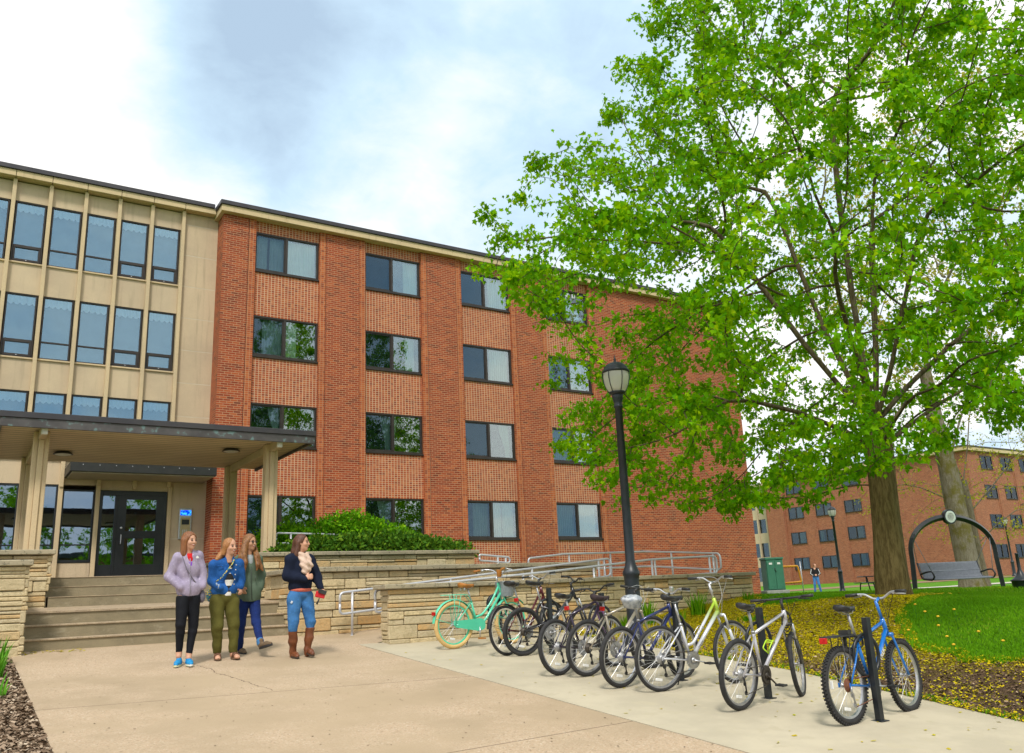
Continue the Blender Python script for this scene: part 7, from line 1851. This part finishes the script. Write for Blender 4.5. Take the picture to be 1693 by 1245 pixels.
# ---------------------------------------------------------------- picnic tables, receptacle
def picnic(x, y, rz, label):
    p = thing('picnic_table', label, 'picnic table', (x, y, gz(x, y)), rz, 'dark metal picnic tables')
    MB().bbox(-.9, .9, -.38, .38, .72, .77, .015).build('tabletop', BLACKM, p)
    for s in (-1, 1): MB().bbox(-.9, .9, s * .70 - .13, s * .70 + .13, .43, .47, .012).build('seat', BLACKM, p)
    for s in (-1, 1): MB().tube(rounded([(s * .6, -.85, 0), (s * .6, -.72, .43), (s * .6, .0, .45), (s * .6, .72, .43), (s * .6, .85, 0)], .12), .03, 6).tube([(s * .6, 0, .44), (s * .6, 0, .74)], .03, 6).tube([(s * .6, -.3, 0), (s * .6, -.05, .72)], .03, 6).build('leg', BLACKM, p)
picnic(31.8, 1.9, RAD(-30), 'dark metal picnic table seen left of the maple trunk')
picnic(31.5, -8.3, RAD(-35), 'dark metal picnic table at the right edge beyond the smoking receptacle')
ur = thing('ash_receptacle', 'black standing ash receptacle with bowl base and slim tube at the right edge', 'ash bin', (17.2, -12.45, gz(17.2, -12.45)))
MB().lathe([(.19, 0), (.235, .08), (.245, .20), (.27, .215), (.27, .235), (.20, .27), (.11, .36), (.065, .46), (.045, .52), (.042, .90), (.05, .91), (.05, .94), (.001, .945)], 28).build('body', LAMPB, ur)
# ---------------------------------------------------------------- second brick hall
FX, FY0, FY1, FZ = 71., 41.7, 17.9, -.55
b2 = thing('brick_building', 'far four-storey brick hall behind the maple and swing bench', 'building', (FX, FY0, 1.1), RAD(-90))
LEN = FY0 - FY1; ZT2 = 13.34 + FZ - 1.1; mb = MB()
wx = [2.8 + 3.65 * i for i in range(4)]; wz = [Z0 + FH * k + FZ - 1.1 for k in range(4)]
mb.box(0, 2.35, -.35, 14, -.4, ZT2); prev = 2.35
for x in wx:
    mb.box(prev, x - .2, 0, 14, -.4, ZT2); mb.box(x - .2, x, -.02 + .05, 14, -.4, ZT2); mb.box(x + WW, x + WW + .2, .03, 14, -.4, ZT2)
    lo = -.4
    for z in wz: mb.box(x, x + WW, .10, .4, lo, z); lo = z + WH
    mb.box(x, x + WW, .10, .4, lo, ZT2); mb.box(x, x + WW, .9, 14, -.4, ZT2); prev = x + WW + .2
mb.box(prev, LEN - .4, 0, 14, -.4, ZT2)
by = [2.3 + 3.5 * i for i in range(7)]; prev = 0
for y in by:
    mb.box(LEN - .4, LEN, prev, y - .2, -.4, ZT2); lo = -.4
    for z in wz: mb.box(LEN - .4, LEN - .08, y, y + WW, lo, z); lo = z + WH
    mb.box(LEN - .4, LEN - .08, y, y + WW, lo, ZT2); mb.box(LEN - .4, LEN - .05, y - .2, y, -.4, ZT2); mb.box(LEN - .4, LEN - .05, y + WW, y + WW + .2, -.4, ZT2); prev = y + WW + .2
mb.box(LEN - .4, LEN, prev, 30, -.4, ZT2); mb.box(LEN - 14, LEN - 1.2, 14, 30, -.4, ZT2)
mb.build('wall', BRICK_FAR, b2)
MB().bbox(-.25, LEN + .25, -.45, .6, ZT2, ZT2 + .33, .02).bbox(LEN - .6, LEN + .25, .601, 30, ZT2, ZT2 + .33, .02).build('roof_fascia', FASCIA, b2)
MB().bbox(-.3, LEN + .3, -.5, .7, ZT2 + .333, ZT2 + .47, .02).bbox(LEN - .7, LEN + .3, .701, 30, ZT2 + .333, ZT2 + .47, .02).build('roof_coping', COPING, b2)
rr_ = random.Random(9)
def far_window(T, z):
    f = .07; m = MB(); c = rr_.random()
    m.box(0, WW, -.0, .10, z, z + f, 0, 0, T); m.box(0, WW, 0, .10, z + WH - f, z + WH, 0, 0, T); m.box(0, f, .002, .10, z + f, z + WH - f, 0, 0, T); m.box(WW - f, WW, .002, .10, z + f, z + WH - f, 0, 0, T); m.box(WW * .5 - .04, WW * .5 + .04, -.003, .10, z + f, z + WH - f, 0, 0, T)
    m.box(f, WW - f, .14, .2, z + f, z + WH - f, 1, 0, T)
    w = m.build('window', [BRONZE, ROOM], b2)
    MB().box(f, WW - f, .05, .056, z + f, z + WH - f, 0, 0, T).build('pane', GLASS_FAR, w)
    if c < .75:
        a = WW * (.55 if c < .5 else .1); b = a + WW * rr_.uniform(.2, .38); MB().box(a, b, .10, .13, z + f + .02, z + WH - f - .02, 0, 0, T).build('curtain', CURT, w)
for x in wx:
    for z in wz: far_window(Matrix.Translation((x, .0, 0)), z)
for y in by[:5]:
    for z in wz: far_window(Matrix.Translation((LEN - .08 + .08, y, 0)) @ Matrix.Rotation(PI / 2, 4, 'Z'), z)
w2 = thing('precast_wing', 'tan precast strip with dark windows, seen just right of the near brick corner', 'building', (FX + 1.2, FY0, 1.1), RAD(-90))
m = MB(); mb = MB()
for k in range(5):
    z = -.4 + 2.74 * k; mb.box(-12, -.02, 0, 8, z, z + 1.15); 
mb.box(-12, -.02, .5, 8, -.4, ZT2 - .1)
for i in range(9): mb.box(-12 + i * 1.33 - .09, -12 + i * 1.33 + .09, -.12, .3, -.4, ZT2 - .1)
mb.build('wall', PRECAST, w2)
for k in range(4):
    z = .75 + 2.74 * k; MB().box(-12, -.02, .12, .16, z, z + 1.59).build('window_band', GLASS_FAR, w2)
MB().bbox(-12, -.05, -.4, 8, ZT2 - .1, ZT2 + .2, .02).build('roof_fascia', FASCIA, w2)
# ---------------------------------------------------------------- what the windows and door mirror: trees and a hall across the lawn behind the viewer
def back_tree(x, y, h, rad, seed, label):
    pr = [(h * .22, rad * .5), (h * .32, rad * .95), (h * .5, rad), (h * .72, rad * .8), (h * .9, rad * .4), (h, .3)]
    return build_tree('street_tree', label, (x, y, gz(x, y)), [(0, 0, -.2), (0, 0, 1), (.05, 0, 2), (.05, .05, h * .28)], [[(.5, .3, h * .4)], [(-.5, .2, h * .42)], [(0, -.5, h * .45)]],
                      crown_points(420, pr, seed), seed, .55, 5, .9, 40, .012, 2.3, .28, LEAF, BARK, BARK_LIMB, 7000, .26, [.34, .3, .28, .26], leafr=.06, jit=.3)
back_tree(-4, -52, 13, 5.5, 61, 'leafy tree across the lawn behind the viewer, mirrored in the entrance glass')
back_tree(9, -60, 15, 6.5, 62, 'broad leafy tree behind the viewer, mirrored in the lower hall windows')
back_tree(-20, -58, 14, 6.0, 63, 'leafy tree behind the viewer at far left, mirrored in the lobby windows')
bb = thing('brick_house', 'brick house across the lawn behind the viewer, mirrored in the door glass', 'building', (-2, -78, gz(-2, -78)))
m = MB().box(-16, 16, -5, 5, -1, 8); m.build('wall', BRICK_FAR, bb)
MB().bbox(-16.4, 16.4, -5.4, 5.4, 8.003, 8.4, .03).build('roof', COPING, bb)
for i in range(8):
    for z in (1.2, 4.6): MB().bbox(-14 + i * 3.8, -12.4 + i * 3.8, 5.0, 5.06, z, z + 1.7, .02).build('window', BRONZE, bb)
